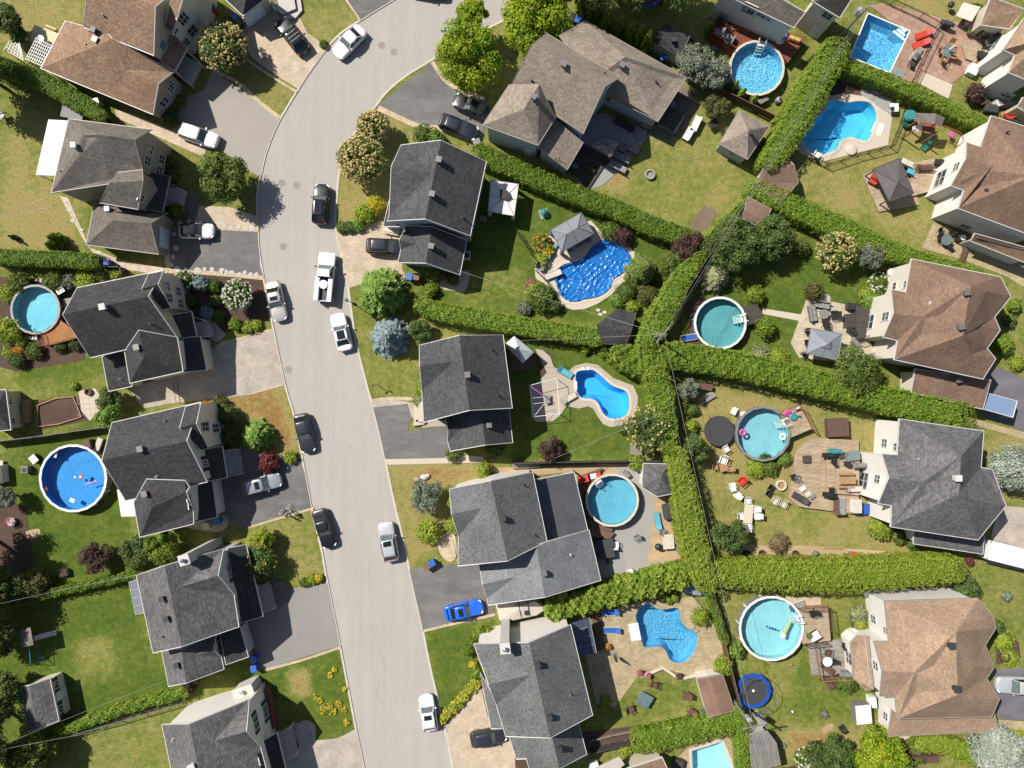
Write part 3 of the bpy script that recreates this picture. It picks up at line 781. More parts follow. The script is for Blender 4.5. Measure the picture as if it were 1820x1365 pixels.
        m.box(at(-w/2+b/2,0),(b,.12,h-2*b),rz);m.box(at(w/2-b/2,0),(b,.12,h-2*b),rz)
        for k in range(1,panes):m.box(at(-w/2+w*k/panes,0),(.06,.12,h-2*b),rz)
        if h>1.0 and nm=="window":m.box(at(0,0),(w-2*b,.1,.05),rz)
        f=m.build(nm,frame_m or TRIM,s.t,org=s.c)
        MB().box(at(0,0,-.01),(w-1.6*b,.05,h-1.6*b),rz).build("pane",PANE,f,org=s.c)
        if shutters:
            for sg in(-1,1):MB().box(at(sg*(w/2+.24),0),(.4,.07,h),rz).build("shutter",SHUT,s.t,org=s.c)
        return s
    def door(s,x,y,w=0.95,h=2.1,nm="door",mat=None):
        r=s.wallhit(x,y)
        if not r:return s
        p,z,rz,nr=r;ux=Vector((math.cos(rz),math.sin(rz)));z=max(0.1,z-h/2)if z>3 else 0.1
        m=MB();c=(p.x+nr.x*.03,p.y+nr.y*.03,z+h/2);m.box(c,(w,.1,h),rz)
        nr_,nc=(4,4)if w>2 else(3,2)
        for i in range(nr_):
            for j in range(nc):
                dx=(j+.5-nc/2)*w/nc;dz=(i+.5-nr_/2)*h/nr_
                m.box((c[0]+ux.x*dx+nr.x*.05,c[1]+ux.y*dx+nr.y*.05,c[2]+dz),(w/nc*.78,.04,h/nr_*.72),rz)
        d=m.build(nm,mat or DOORW,s.t,org=s.c)
        MB().box((c[0]+ux.x*w*.4+nr.x*.09,c[1]+ux.y*w*.4+nr.y*.09,z+1.0),(.12,.06,.05),rz).build("handle",VENTM,d,org=s.c)
        return s
    def roofz(s,x,y):
        q=ray(x,y);best=None;o=Vector((0,0,CAMH));d=Vector((q.x,q.y,-1.0))
        for f in s.pl:
            for i in range(1,len(f)-1):
                h=geometry.intersect_ray_tri(f[0],f[i],f[i+1],d,o,True)
                if h is not None and(best is None or h.z>best.z):best=h
        return best
    def vent(s,x,y,rz=0.0,w=0.55,h=0.5,mat=None,nm="roof_vent"):
        p=s.roofz(x,y)
        if p is None:return s
        m=MB();m.box((p.x,p.y,p.z+.02),(w*.8,w*.8,.5),rz);m.box((p.x,p.y,p.z+.3+h*.2),(w,w,h*.45),rz);m.box((p.x,p.y,p.z+.3+h*.42+.06),(w*1.12,w*1.12,.05),rz)
        m.build(nm,mat or VENTM,s.t,org=s.c);return s
    def pipe(s,x,y,h=0.45,mat=None):
        p=s.roofz(x,y)
        if p is None:return s
        m=MB();m.bar((p.x,p.y,p.z-.2),(p.x,p.y,p.z+h),0.07,10);m.bar((p.x,p.y,p.z-.05),(p.x,p.y,p.z+.09),0.16,10,r2=.1)
        m.build("vent_pipe",mat or VENTM,s.t,org=s.c);return s
    def chimney(s,x,y,z1,w=0.9,d=1.0,rz=0.0,z0=0.0,mat=None):
        p=P(x,y,z1);m=MB();m.box((p.x,p.y,(z0+z1)/2),(w,d,z1-z0),rz);m.box((p.x,p.y,z1+.06),(w+.14,d+.14,.12),rz)
        c=m.build("chimney",mat or MASON,s.t,org=s.c)
        MB().lathe([(.16,0),(.16,.3),(.26,.34),(.02,.5)],(p.x,p.y,z1+.12),12).build("chimney_cap",STEEL,c,org=s.c);return s
    def slab(s,nm,pts,z0,z1,mat=None):
        MB().prism([tuple(P(x,y,z1)[:2])for x,y in pts],z0,z1).build(nm,mat or STEP,s.t,org=s.c);return s
    def steps(s,a,b,c,d,z,n=4,mat=None):
        """flight from landing edge a-b (height z) down to d-c at the ground"""
        A,B,C,D=(P(*q,0)for q in(a,b,c,d));m=MB()
        for k in range(n):
            t0,t1=k/n,(k+1)/n;zz=z*(n-k)/n
            qs=[A.lerp(D,t0),B.lerp(C,t0),B.lerp(C,t1),A.lerp(D,t1)]
            m.prism([(q.x,q.y)for q in qs],-.02,zz)
        m.build("front_steps",mat or STEP,s.t,org=s.c);return s
    def rail(s,pts,h=0.95,z=0.9,mat=None,nm="porch_railing"):
        W=[P(x,y,z)for x,y in pts];m=MB()
        for a,b in zip(W[:-1],W[1:]):
            m.bar(a+Vector((0,0,h)),b+Vector((0,0,h)),.05,4);m.bar(a+Vector((0,0,.15)),b+Vector((0,0,.15)),.035,4)
            k=max(1,int((b-a).length/.25))
            for i in range(k+1):
                p=a.lerp(b,i/k);m.bar(p,p+Vector((0,0,h)),.022,4)
        for p in W:m.box((p.x,p.y,z/2+h/2),(.13,.13,z+h+.1))
        m.build(nm,mat or TRIM,s.t,org=s.c);return s
    def post(s,pts,z):
        for x,y in pts:
            p=P(x,y,z);MB().box((p.x,p.y,z/2),(.16,.16,z)).build("porch_post",TRIM,s.t,org=s.c)
        return s

# A ---------------------------------------------------------------------
T(0,0)
h=House("house","brown shingled house with a white window gable above its asphalt drive and white pergola deck","house",(800,420),SBG,RA)
h.sec(dict(a=(290,480,3),b=(1075,803,3),g=(1112,585,5.6),k=(1222,505,3.2),j=(880,490,5.4),n=(790,272,6.0),m=(715,305,6.2),r=(745,225,5.6),q=(590,185,4.6),p=(460,150,3)),"abgjm gkj jknm amrqp mnr",sid=STN)
h.sec(dict(a=(592,192,5.6),b=(1080,388,5.6),g=(1090,45,8.0),c=(1260,-90,5.6),h=(620,-140,8.0),d=(760,-290,5.6)),"abgh gcdh",oh=.25)
h.sec(dict(a=(1160,185,5.3),b=(1212,238,5.3),g=(1287,-20,7.6),h=(1225,-65,7.6),c=(1400,-180,5.3),d=(1340,-220,5.3)),"abgh gcdh",oh=.1,sid=SCR)
h.sec(dict(a=(1130,432,3.7),b=(1228,494,3.0),c=(1317,335,3.0),d=(1218,258,3.7)),"abcd",walls=False)
h.win(1285,130,1.3,1.7,panes=3).win(1232,215,.7,.8).win(1352,215,1.2,1.6).win(1142,315,1.1,1.2,panes=3).win(1302,300,1.1,1.2).win(1200,610,1.3,1.3,panes=3).win(1152,715,1.3,1.3)
h.vent(685,290,-.4).vent(672,222,-.4,mat=VENTD).pipe(612,318).pipe(732,112)
h.slab("porch_floor",[(1235,500),(1300,390),(1400,445),(1330,590)],0,.9).steps((1320,410),(1255,545),(1340,605),(1415,460),.8,4).post([(1232,500),(1312,350)],2.9)
h.rail([(1312,352),(1418,458)]).rail([(1238,505),(1345,600)])
# A2 --------------------------------------------------------------------
h=House("house","dark roofed house with a pale garage door and round steps, cut by the picture top","house",(1740,-20),SBG,RD)
h.sec(dict(a=(1570,-20,3),b=(1708,108,3),c=(1900,-40,3),d=(1720,-170,3),h=(1735,-40,4.6)),"abh bch cdh dah")
h.door(1800,125,2.6,2.1,"garage_door").slab("porch_floor",[(1950,-60),(2060,-60),(2080,60),(1985,100),(1930,60)],0,.6)
h.slab("front_step",[(2075,-60),(2110,-20),(2125,70),(2075,130),(2010,130),(1990,104),(2085,62)],0,.3)
h.rail([(1905,-40),(1940,80)],.9,.5)
# B ---------------------------------------------------------------------
h=House("house","grey brown roofed house with a four window gable and white panelled awning at its back","house",(800,1150),STN,RB,TRG)
h.sec(dict(t=(485,838,5.6),u=(1062,912,5.6),g=(942,982,8.2),v=(1002,1205,5.6),w=(770,1290,5.6),l=(365,1352,5.6),x=(580,952,7.8),y=(690,945,8.3),z=(550,1100,7.2)),"tugyx txzl lzxyvw ygv",oh=.25)
h.sec(dict(p=(775,1285,7.0),q=(1003,1270,7.0),e=(968,1470,5.2),f=(708,1425,5.2),v=(1000,1195,5.9),w=(830,1215,5.9)),"pfeq pqvw",oh=.2)
h.sec(dict(a=(1005,1198,3.7),b=(1192,1243,3.0),c=(1140,1492,3.0),d=(1000,1460,3.7)),"abcd",walls=False,rm=RD)
h.sec(dict(a=(608,1720,2.8),b=(1112,1785,2.8),g=(1055,1570,4.8),c=(1172,1500,2.8),d=(665,1430,2.8),h=(795,1550,4.8)),"abgh gcdh adh",oh=.25)
h.win(1052,1048).win(1035,1130).win(1135,1120).win(1118,1200).win(990,1390,.9,1.1).door(1168,1670,2.6,2.1,"garage_door")
h.vent(535,1030,0,.5,.5,TRIM).pipe(428,1203).pipe(705,1305,.6,TRIM).vent(770,1475,0,.5,.5,TRIM)
h.slab("awning",[(340,840),(478,848),(388,1235),(252,1230)],2.55,2.65,M("awning_white",alb("d9d5d2"),.5,.04))
for q in((262,1225),(345,850)):
    p=P(*q,2.5);MB().box((p.x,p.y,1.25),(.1,.1,2.5)).build("awning_post",TRIM,h.t,org=h.c)
h.slab("porch_floor",[(1150,1300),(1300,1340),(1270,1480),(1140,1440)],0,.7).rail([(1190,1290),(1300,1350)],.9,.7)
# C ---------------------------------------------------------------------
T(0,1)
h=House("house","charcoal roofed house with tan window gable, wooden pool deck and grey paver drive","house",(880,960),SBG,RC,oh=.28)
h.sec(dict(a=(545,680,5.6),t=(1145,557,5.6),g=(1040,738,8.3),h=(443,867,8.3),s=(1245,1030,5.6),l=(635,1168,5.6)),"hlsg gtah")
h.sec(dict(p=(1108,655,7.6),q=(1197,818,5.4),r=(1140,832,5.5),w=(1000,685,7.7),t=(1150,559,5.64),u=(1045,585,5.66)),"wrqp ptuw",oh=.12,rm=RD)
h.sec(dict(k=(978,978,7.3),m=(878,1125,5.4),n=(915,1347,5.2),o=(1012,1165,7.0),p=(1285,1265,5.2),q=(1245,1028,5.7)),"kmno onpqk",sid=SCR)
h.sec(dict(a=(720,1165,3.6),b=(880,1118,3.8),c=(925,1370,3.1),d=(765,1405,3.0)),"abcd",sid=SCR)
h.sec(dict(a=(1128,890,4.1),b=(1235,868,3.6),c=(1345,848,3.0),d=(1385,1042,3.0),e=(1240,1034,3.9)),"abcde",walls=False)
h.sec(dict(a=(1255,1036,3.8),b=(1405,1022,3.0),c=(1450,1255,3.0),d=(1285,1268,3.8)),"abcd",sid=SCR,oh=.2)
h.win(1168,665).win(1188,752).win(1252,705).win(1268,790).win(1125,1340,1.2,1.2)
h.vent(738,815,.2,.6,.6,MASON).vent(975,1098,.2).pipe(1075,935,.7,VENTD).pipe(855,1322)
h.slab("porch_floor",[(1370,925),(1460,905),(1495,1010),(1395,1030)],0,.8).rail([(1355,880),(1450,910)],.9,.8).rail([(1400,1040),(1475,1020)],.9,.8)
# D ---------------------------------------------------------------------
T(0,2)
h=House("house","smoky grey roofed house with shuttered white dormer and stairs by the grey car drive","house",(1090,600),SCR,RD,oh=.28)
h.sec(dict(a=(790,283,5.6),t=(1408,140,5.6),g=(1310,410,8.3),h=(718,548,8.3),s=(1455,697,5.6),l=(888,828,5.6)),"hlsg gtah")
h.sec(dict(p=(1378,290,7.6),q=(1462,462,5.4),r=(1412,470,5.5),w=(1265,318,7.7),t=(1412,142,5.64),u=(1308,168,5.66)),"wrqp ptuw",oh=.12)
h.sec(dict(k=(1032,680,7.3),m=(943,845,5.4),n=(985,1085,5.2),o=(1068,880,7.0),p=(1360,992,5.2),z=(1357,905,5.5),y=(1308,768,6.8),x=(1205,868,6.4),q=(1330,735,6.6),w=(1300,690,6.9)),"kmno onpzx xzy koxyqw",oh=.2,sid=SW)
h.sec(dict(a=(1425,475,4.0),b=(1560,450,3.0),c=(1595,667,3.0),d=(1470,690,3.9)),"abcd",walls=False,rm=RC)
h.sec(dict(a=(1330,718,3.8),b=(1490,690,3.0),c=(1525,945,3.0),d=(1365,978,3.8)),"abcd",oh=.2,rm=RC,sid=SW)
h.win(1440,310,1.1,1.8).win(1515,320,1.1,1.8).win(1438,570,.8,1.3,True).win(1325,815,.8,.9).win(1335,865,.8,.9)
h.vent(1000,465,.2).vent(1030,778,.2).pipe(1165,265).pipe(1105,660,.4,TRIM)
h.slab("porch_floor",[(1550,480),(1620,470),(1650,640),(1580,655)],0,.9).steps((1620,470),(1650,640),(1715,630),(1690,460),.8,5)
h.rail([(1560,480),(1680,465)],.9,.7).rail([(1600,660),(1715,635)],.9,.7)
h.slab("awning",[(822,750),(945,822),(950,940),(852,942)],2.5,2.6,M("tarp_white",alb("efe6da",.66),.6,.04))
# E ---------------------------------------------------------------------
frame(220,950,5.6875)
h=House("house","ash grey roofed house with a wide shuttered gable and glass panelled awning at the back","house",(750,750),SGR,RE)
h.sec(dict(l=(130,415,5.6),r=(410,318,8.4),s=(588,1128,8.4),m=(298,1192,5.6),e=(1007,150,5.6),p=(950,415,7.8),d=(560,535,7.9),f=(1112,610,5.6),g=(1160,930,5.6)),"lmsr sgfdr rde dpe dfp",sid=SGR)
h.sec(dict(a=(388,1178,3.2),h=(575,1160,5.4),r=(633,1498,5.4),b=(455,1530,3.2),c=(1010,1358,3.2),d=(982,1240,3.4),p=(903,1170,5.0),v=(745,1215,4.6),t=(932,1008,3.4)),"abrh hrcdv hvt vpt vdp")
h.sec(dict(a=(1050,140,4.0),b=(1235,105,3.0),c=(1403,825,3.0),d=(1185,890,4.0)),"abcd",walls=False,rm=RC)
h.sec(dict(a=(975,1003,3.2),b=(1172,935,2.7),c=(1257,1235,2.7),d=(1035,1312,3.2)),"abcd",oh=.2,rm=RC)
h.win(1065,375,1.4,1.1,True).win(1132,735,.9,.8,True).win(962,1125,1.3,1.0,True)
h.vent(405,640,.3,.5,.6,VENTD).vent(450,840,.3,.5,.6,VENTD).vent(552,1310,.3,.5,.6,VENTD).pipe(405,1030,.4,VENTD)
h.chimney(612,255,8.6,1.0,1.0,.3)
h.slab("porch_floor",[(1240,540),(1345,520),(1400,760),(1290,780)],0,.8).steps((1345,530),(1400,760),(1540,720),(1490,495),.8,4)
h.rail([(1330,525),(1450,490)],.9,.6).rail([(1400,780),(1540,725)],.9,.6).slab("front_step",[(1490,490),(1570,455),(1650,500),(1690,590),(1660,680),(1600,730),(1540,745)],0,.12,PAVD)
GLP=M("awning_panel",alb("8f9199"),.25,.08)
for k in range(4):
    a,b,c,d=(52+17*k,480+82*k),(135+17*k,455+83*k),(151+17*k,534+83*k),(68+17*k,560+82*k)
    h.slab("awning_panel",[a,b,c,d],2.5,2.54,GLP)
m=MB()
for k in range(5):m.bar(P(52+17.5*k,480+82*k,2.57),P(140+17.5*k,455+83.5*k,2.57),.03,4)
m.bar(P(52,480,2.57),P(122,808,2.57),.035,4);m.bar(P(52,480,2.57),P(54,482,0),.04,4);m.bar(P(122,808,2.57),P(124,806,0),.04,4)
m.build("awning_frame",TRIM,h.t,org=h.c)
# F ---------------------------------------------------------------------
frame(260,1180,5.6875)
h=House("house","grey house with brick banded shuttered gable and sunlit white side wall, cut by picture bottom","house",(700,800),SW,RE)
h.sec(dict(l=(162,618,5.6),r=(438,608,8.4),s=(580,1330,8.4),m=(330,1420,5.6),e=(1040,362,5.6),p=(1010,682,8.0),d=(690,780,7.7),f=(1152,840,5.6),g=(1260,1250,5.6)),"lmsr sgfdr rde dpe dfp")
h.sec(dict(a=(1140,805,3.9),b=(1318,700,3.0),c=(1420,1120,3.0),d=(1230,1185,3.9)),"abcd",walls=False,rm=RC)
h.win(1105,590,1.5,1.2,True).win(1200,480,1.5,1.2,True).win(1152,970,.9,.9,True)
h.pipe(275,760,.4,TRIM).vent(480,1025,.3,.7,.7,MASON)
h.chimney(980,275,2.6,2.2,.9,.33)
h.slab("brick_band",[(1196,250),(1222,236),(1305,640),(1278,668)],.0,1.0,M("brick_red",alb("8c4a3c"),.85,.2,9))
h.slab("porch_floor",[(1300,740),(1400,700),(1450,950),(1370,980)],0,.9).steps((1400,690),(1450,960),(1540,890),(1480,620),.8,4).rail([(1330,700),(1475,612)],.9,.7).rail([(1395,970),(1535,885)],.9,.7)
h.slab("front_step",[(1480,610),(1560,590),(1640,640),(1665,720),(1620,820),(1560,880)],0,.12,PAVG)
# G ---------------------------------------------------------------------
T(1,0)
h=House("house","slate grey roofed house with a lower garage beside the torn beige canopy","house",(1270,1350),SBL,RG,oh=.3)
h.sec(dict(a=(1022,1022,5.6),r=(1300,988,8.5),s=(1192,1537,8.5),b=(925,1552,5.6),e=(938,1515,5.7),f=(953,1170,7.4),g=(1235,1222,7.8),c=(1505,1655,5.6),d=(1617,1138,5.6)),"ragebs afg gfe rscd")
h.sec(dict(r=(1235,1595,5.4),s=(1195,1848,5.4),a=(1058,1590,3.0),b=(1000,1845,3.0),c=(1432,1930,3.0),d=(1480,1690,3.0),e=(1020,1755,3.05),f=(1008,1690,4.0),g=(1120,1715,4.3)),"ragebs afg gfe rscd",sid=SBL)
h.sec(dict(a=(945,1385,3.6),b=(898,1590,2.8),c=(1005,1592,2.9),d=(1000,1450,3.6)),"abcd",oh=.15)
h.win(1150,1582,.7,.7).vent(1288,1130,-.2).vent(1240,370+1000,-.2).vent(1235,1735,-.2).pipe(1455,1535,.7,VENTD)
h.slab("front_steps",[(905,1600),(1000,1610),(1010,1660),(905,1640)],0,.5,CONC)
# H ---------------------------------------------------------------------
T(2,0)
h=House("house","fawn roofed house with two wings round a shaded terrace, two black cars before it","house",(450,620),SBL,RH,TRG,oh=.3)
h.sec(dict(a=(240,235,5.6),b=(755,545,5.6),p=(650,607,9.0),r=(148,312,8.8),s=(-5,600,5.6),t=(500,935,5.6)),"abpr rstp")
h.sec(dict(k=(190,598,8.3),w=(-20,600,5.6),m=(82,768,7.6),x=(-203,880,5.6),y=(182,1020,5.6),z=(302,828,5.6)),"kwm wxm mxy kmyz")
h.sec(dict(a=(300,838,4.6),b=(497,1003,3.4),c=(388,1190,3.4),d=(182,1030,4.6)),"abcd")
h.sec(dict(e=(515,148,3.4),f=(1222,547,3.4),g=(1025,852,3.4),i=(610,640,3.5),q=(800,400,6.0),p=(335,250,5.3),j=(560,560,5.0)),"epqf qjigf pjq")
h.win(665,690,1.2,1.3).win(560,850,1.2,1.3).door(115,1075).win(680,620,.9,1.2)
h.vent(365,462,-.5).vent(772,468,-.5).vent(152,690,-.5).pipe(140,570,.4,VENTD).pipe(650,515,.35,VENTD).pipe(1010,568)
m=MB()
for x in(300,328):m.bar(P(x,1195,1.2),P(x+4,1100,4.6),.05,6)
m.build("service_mast",VENTM,h.t,org=h.c)
# I ---------------------------------------------------------------------
T(1,1)
h=House("house","grey roofed house at the centre with front steps and kidney pool behind it","house",(1480,1280),SGR,RG,oh=.3)
h.sec(dict(a=(1150,1085,5.6),r=(1430,1015,8.4),s=(1500,1538,8.4),b=(1182,1622,5.6),e=(1168,1405,5.65),f=(1153,1228,7.3),g=(1388,1200,7.8),c=(1800,1522,5.6),d=(1735,1012,5.6)),"ragebs afg gfe rscd")
h.sec(dict(r=(1585,1530,5.4),s=(1613,1782,5.4),a=(1336,1580,3.0),b=(1367,1825,3.0),c=(1803,1765,3.0),d=(1775,1515,3.0),e=(1350,1760,3.05),f=(1352,1670,4.0),g=(1470,1655,4.3)),"ragebs afg gfe rscd")
h.vent(1488,1290,.1).pipe(1660,1115,.6,VENTD).vent(1640,1640,.1).pipe(1700,1435,.6,VENTD)
h.steps((1175,1480),(1180,1620),(1110,1620),(1115,1475),.7,4,CONC)
h.slab("front_steps",[(1110,1610),(1180,1600),(1185,1640),(1105,1650)],0,.35,CONC)
# J ---------------------------------------------------------------------
frame(780,810,4.55)
h=House("house","large mottled grey roofed house with ribbed dark metal porch roof beside the round pool","house",(600,650),SW,RJ,oh=.3)
h.sec(dict(a=(88,272,5.6),r=(420,205,8.4),s=(555,848,8.4),b=(158,888,5.6),e=(160,650,5.65),f=(104,470,7.3),g=(350,425,7.8),c=(872,690,5.6),d=(757,137,5.6)),"ragebs afg gfe rscd")
h.sec(dict(r=(787,722,6.3),s=(857,1142,6.3),t=(662,738,5.4),a=(330,882,3.2),b=(403,1205,3.2),c=(1307,1005,3.2),d=(1212,603,3.2),e=(392,1150,3.25),f=(355,1040,4.5),g=(620,978,5.2)),"rtagebs afg gfe rscd",rm=RJ2)
MET=paver("metal_roof",alb("5a5c62"),alb("5a5c62"),30.0,0.42,0.21,0.35);MET.node_tree.nodes["Principled BSDF"].inputs["Roughness"].default_value=0.45
h.sec(dict(a=(768,197,3.7),b=(1092,137,3.1),c=(1203,607,3.1),d=(868,692,3.7)),"abcd",walls=False,rm=MET,rname="metal_roof").post([(1090,140),(1198,600)],3.0)
h.vent(520,500,.25,.5,.55,VENTD).vent(848,940,.25).pipe(685,235,.4,VENTD).pipe(775,640,.4,VENTD).pipe(1065,800,.4,TRIM)
h.slab("front_step",[(0,680),(90,640),(120,700),(140,820),(60,830)],0,.14,PAVP)
# K ---------------------------------------------------------------------
frame(800,1080,4.79)
h=House("house","mottled grey roofed house with a tall white chimney wall and dark glazed awning","house",(720,750),SW,RJ,oh=.3)
h.sec(dict(a=(205,312,5.4),r=(670,300,8.4),s=(852,1107,8.4),b=(475,1092,5.6),e=(395,826,5.6),f=(330,655,7.1),g=(690,568,8.1),c=(1210,912,5.6),d=(1025,150,5.6)),"ragebs afg gfe rscd")
h.sec(dict(a=(258,560,3.2),b=(352,1028,3.2),c=(468,1028,4.1),d=(392,800,4.0)),"abcd",walls=False)
h.sec(dict(r=(862,1085,5.8),s=(930,1368,5.8),a=(500,1080,3.0),b=(565,1285,3.0),e=(650,1282,3.7),f=(690,1420,3.6),c=(1160,1245,3.0),d=(1088,965,3.0)),"rabefs rscd")
h.chimney(468,345,9.4,.95,1.0,.1)
h.vent(745,475,.2,.5,.55,VENTD).vent(845,920,.2,.5,.55,VENTD).vent(930,1190,.2,.5,.55,VENTD).pipe(1025,735,.4)
SOLAR=M("glazing_dark",alb("4a5563"),.12,.12,coat=.5)
h.slab("glazed_awning",[(1035,130),(1185,85),(1247,385),(1100,415)],2.6,2.66,SOLAR)
m=MB();m.bar(P(1075,190,2.7),P(1170,165,2.7),.03,4);m.bar(P(1075,265,2.7),P(1205,235,2.7),.03,4);m.bar(P(1090,340,2.7),P(1225,310,2.7),.03,4)
m.bar(P(1185,85,2.7),P(1247,385,2.7),.05,4);m.bar(P(1185,85,2.6),P(1185,85,0),.05,4);m.bar(P(1247,385,2.6),P(1247,385,0),.05,4);m.build("awning_frame",TRG,h.t,org=h.c)
h.slab("front_step",[(180,720),(265,690),(320,930),(290,930),(230,900),(185,820)],0,.15,PAVP)
# L ---------------------------------------------------------------------
T(3,0)
h=House("house","grey house with two roofs beside the red timber pool deck, cut by the picture top","house",(250,20),SCR,RB,oh=.2)
h.sec(dict(a=(-330,-60,5.4),b=(200,192,5.4),c=(275,85,6.7),d=(-100,-130,7)),"abcd")
h.sec(dict(a=(335,8,5.6),b=(522,122,5.6),c=(640,-60,5.6),d=(450,-170,5.6),h=(485,-20,7.4)),"abh bch cdh dah")
h.win(438,108,1.2,1.1).door(365,205).win(15,115,1.2,1.1).win(-110,60,1.6,1.8,panes=3).win(-30,95,1.4,1.0)
# M ---------------------------------------------------------------------
frame(1680,0,6.207)
h=House("house","sand roofed white house by the red paved patio, cut by the picture corner","house",(850,500),SBG,RM,oh=.2)
h.sec(dict(a=(395,273,2.8),b=(710,315,2.8),c=(860,100,4.2),d=(505,-30,4.2)),"abcd")
h.sec(dict(a=(865,212,5.6),b=(640,548,5.6),c=(771,607,5.6),d=(700,800,5.6),e=(1000,925,5.6),f=(1100,420,8.6),g=(1200,0,5.6)),"gabf bcf cdf def",sid=SW)
h.sec(dict(a=(798,1183,2.9),b=(1000,1290,2.9),c=(1030,1150,3.6),d=(860,1080,3.6)),"abcd")
h.win(468,375,1.3,1.2,True,panes=3).win(685,1045,1.3,1.1).win(540,490,2.0,2.0,panes=3).win(740,300,1.6,1.2).win(830,1300,1.2,1.2)
# N ---------------------------------------------------------------------
frame(1640,180,4.55)
h=House("house","rust brown roofed white house with patio door beside the dark metal gazebo","house",(600,600),SW,RN,oh=.25)
h.sec(dict(a=(555,120,5.6),b=(467,372,5.6),c=(357,335,5.6),d=(352,462,6.8),e=(233,682,5.6),f=(335,718,5.6),g=(290,865,5.6),h=(900,600,9.2),i=(950,1110,5.6),j=(950,245,5.6),m=(545,542,7.6),k=(1250,900,5.6)),"abmfghj bcdm defm gih jhik".replace("jhik","jhk hik"))
h.sec(dict(a=(392,1130,2.8),b=(860,1315,2.8),c=(890,1200,3.7),d=(425,1072,3.7)),"abcd")
h.win(275,530,.9,1.2).win(145,625,1.9,2.0).win(345,1010,1.2,.9).door(405,1165)
h.pipe(685,250,.4,VENTD).pipe(512,715,.4,VENTD)
# O ---------------------------------------------------------------------
T(3,1)
h=House("house","brown hip roofed house with pale rear walls and dark timber stairs to its patio","house",(1300,900),SCR,RN,oh=.25)
h.sec(dict(a=(1030,478,5.6),b=(990,712,5.6),c=(890,692,5.6),d=(905,860,6.8),e=(835,1025,5.6),f=(932,1048,5.6),g=(910,1182,5.6),i=(1530,1318,5.6),j=(1652,603,5.6),h=(1445,668,8.8),H=(1390,1015,8.8),m=(1110,880,7.5),k=(1725,740,5.6),l=(1610,885,5.6),n=(1650,975,5.6),o=(1558,1105,5.6),p=(1618,1178,5.6),q=(1560,700,7.5),r=(1500,945,6.9),s=(1450,1150,6.9)),
      "abmfgHh bcdm defm giH ahj hqj qkj qlk hHrlq rnl ron Hor spo Hso sip His")
h.sec(dict(a=(1058,1250,3.7),b=(1030,1412,2.8),c=(1528,1530,2.8),d=(1585,1330,3.7)),"abcd")
h.win(910,668,.9,1.0).win(990,655,.9,1.0).win(848,880,1.0,1.6).win(938,1232,1.1,.8).win(735,920,1.7,2.0)
h.vent(1400,715,.2).vent(1360,955,.2).vent(1145,792,.1,.35,.4,TRIM).vent(1345,1325,.2)
# P ---------------------------------------------------------------------
T(3,2)
h=House("house","dark grey hip roofed house with bright white rear walls and cluttered timber deck","house",(1200,700),SW,RP,oh=.25)
h.sec(dict(a=(945,258,5.6),b=(930,510,5.6),c=(825,502,5.6),d=(872,670,6.8),e=(798,848,5.6),f=(890,862,5.6),g=(885,1012,5.6),i=(1495,1105,5.6),j=(1535,342,5.6),h=(1378,515,8.8),H=(1362,780,8.8),m=(1110,700,7.6),k=(1515,598,5.6),l=(1595,612,5.6),n=(1690,865,5.6),s=(1400,812,8.6)),
      "abmfgHh bcdm defm gisH ins snlkH ahj hHkj")
h.sec(dict(a=(1050,1030,3.4),b=(1045,1132,2.8),c=(1527,1203,2.8),d=(1540,1080,3.4)),"abcd")
h.win(840,425,1.0,1.3).win(920,452,.9,1.0).win(790,678,1.0,1.3).win(695,690,2.0,2.0)
h.vent(1338,668,0,.6,.6,TRIM).pipe(1070,535,.3,TRIM)
# Q ---------------------------------------------------------------------
T(3,3)
h=House("house","tan hip roofed house with a rear sunroom above the grey and timber decks","house",(1200,650),SW,RQ,TRG,oh=.25)
h.sec(dict(a=(845,195,5.2),b=(873,478,5.2),c=(768,480,5.2),d=(828,685,6.3),e=(812,858,5.2),f=(918,862,5.2),g=(935,1018,5.2),i=(1592,1000,5.2),j=(1497,175,5.2),k=(1595,290,5.2),l=(1620,380,5.2),y=(1545,500,5.2),n=(1608,655,5.2),o=(1555,735,5.2),p=(1645,880,5.2),h=(1340,410,8.2),H=(1355,850,8.2),q=(1415,352,7.2),m=(1050,690,7.1),r=(1470,650,6.8),s=(1490,882,6.8)),
      "abmfgHh bcdm defm giH ahj hqj qkj qlk hylq hHry rny ron Hor spo Hso sip His")
h.sec(dict(a=(722,440,3.7),b=(650,438,3.0),c=(603,485,3.0),d=(625,735,3.0),e=(705,812,3.0),f=(760,812,3.7)),"abcdef")
h.sec(dict(a=(895,955,3.5),b=(868,1140,2.8),c=(1640,1105,2.8),d=(1608,960,3.5)),"abcd")
h.win(762,318,1.0,1.3).win(852,400,.8,1.3).win(778,645,1.0,1.3).win(848,1000,.9,1.1).win(590,590,1.5,1.6)
h.vent(1298,498,.1,.62,.3,VENTD).vent(1335,800,.1,.62,.3,VENTD).pipe(1108,535,.3,VENTD)
h.slab("ac_unit",[(735,865),(780,868),(788,945),(738,940)],0,.9,WHITE)
# R bottom --------------------------------------------------------------
T(2,3)
h=House("house","brown roofed house seen only at the picture bottom beside the pale pool","house",(900,1400),SBG,RN,oh=.2)
h.sec(dict(a=(815,1370,3.0),b=(1055,1293,3.0),c=(1120,1430,4.6),d=(870,1480,4.6)),"abcd")
h.slab("awning",[(585,1365),(755,1285),(792,1340),(700,1420)],2.5,2.6,M("awning_beige",alb("cfc4b4"),.6,.05))

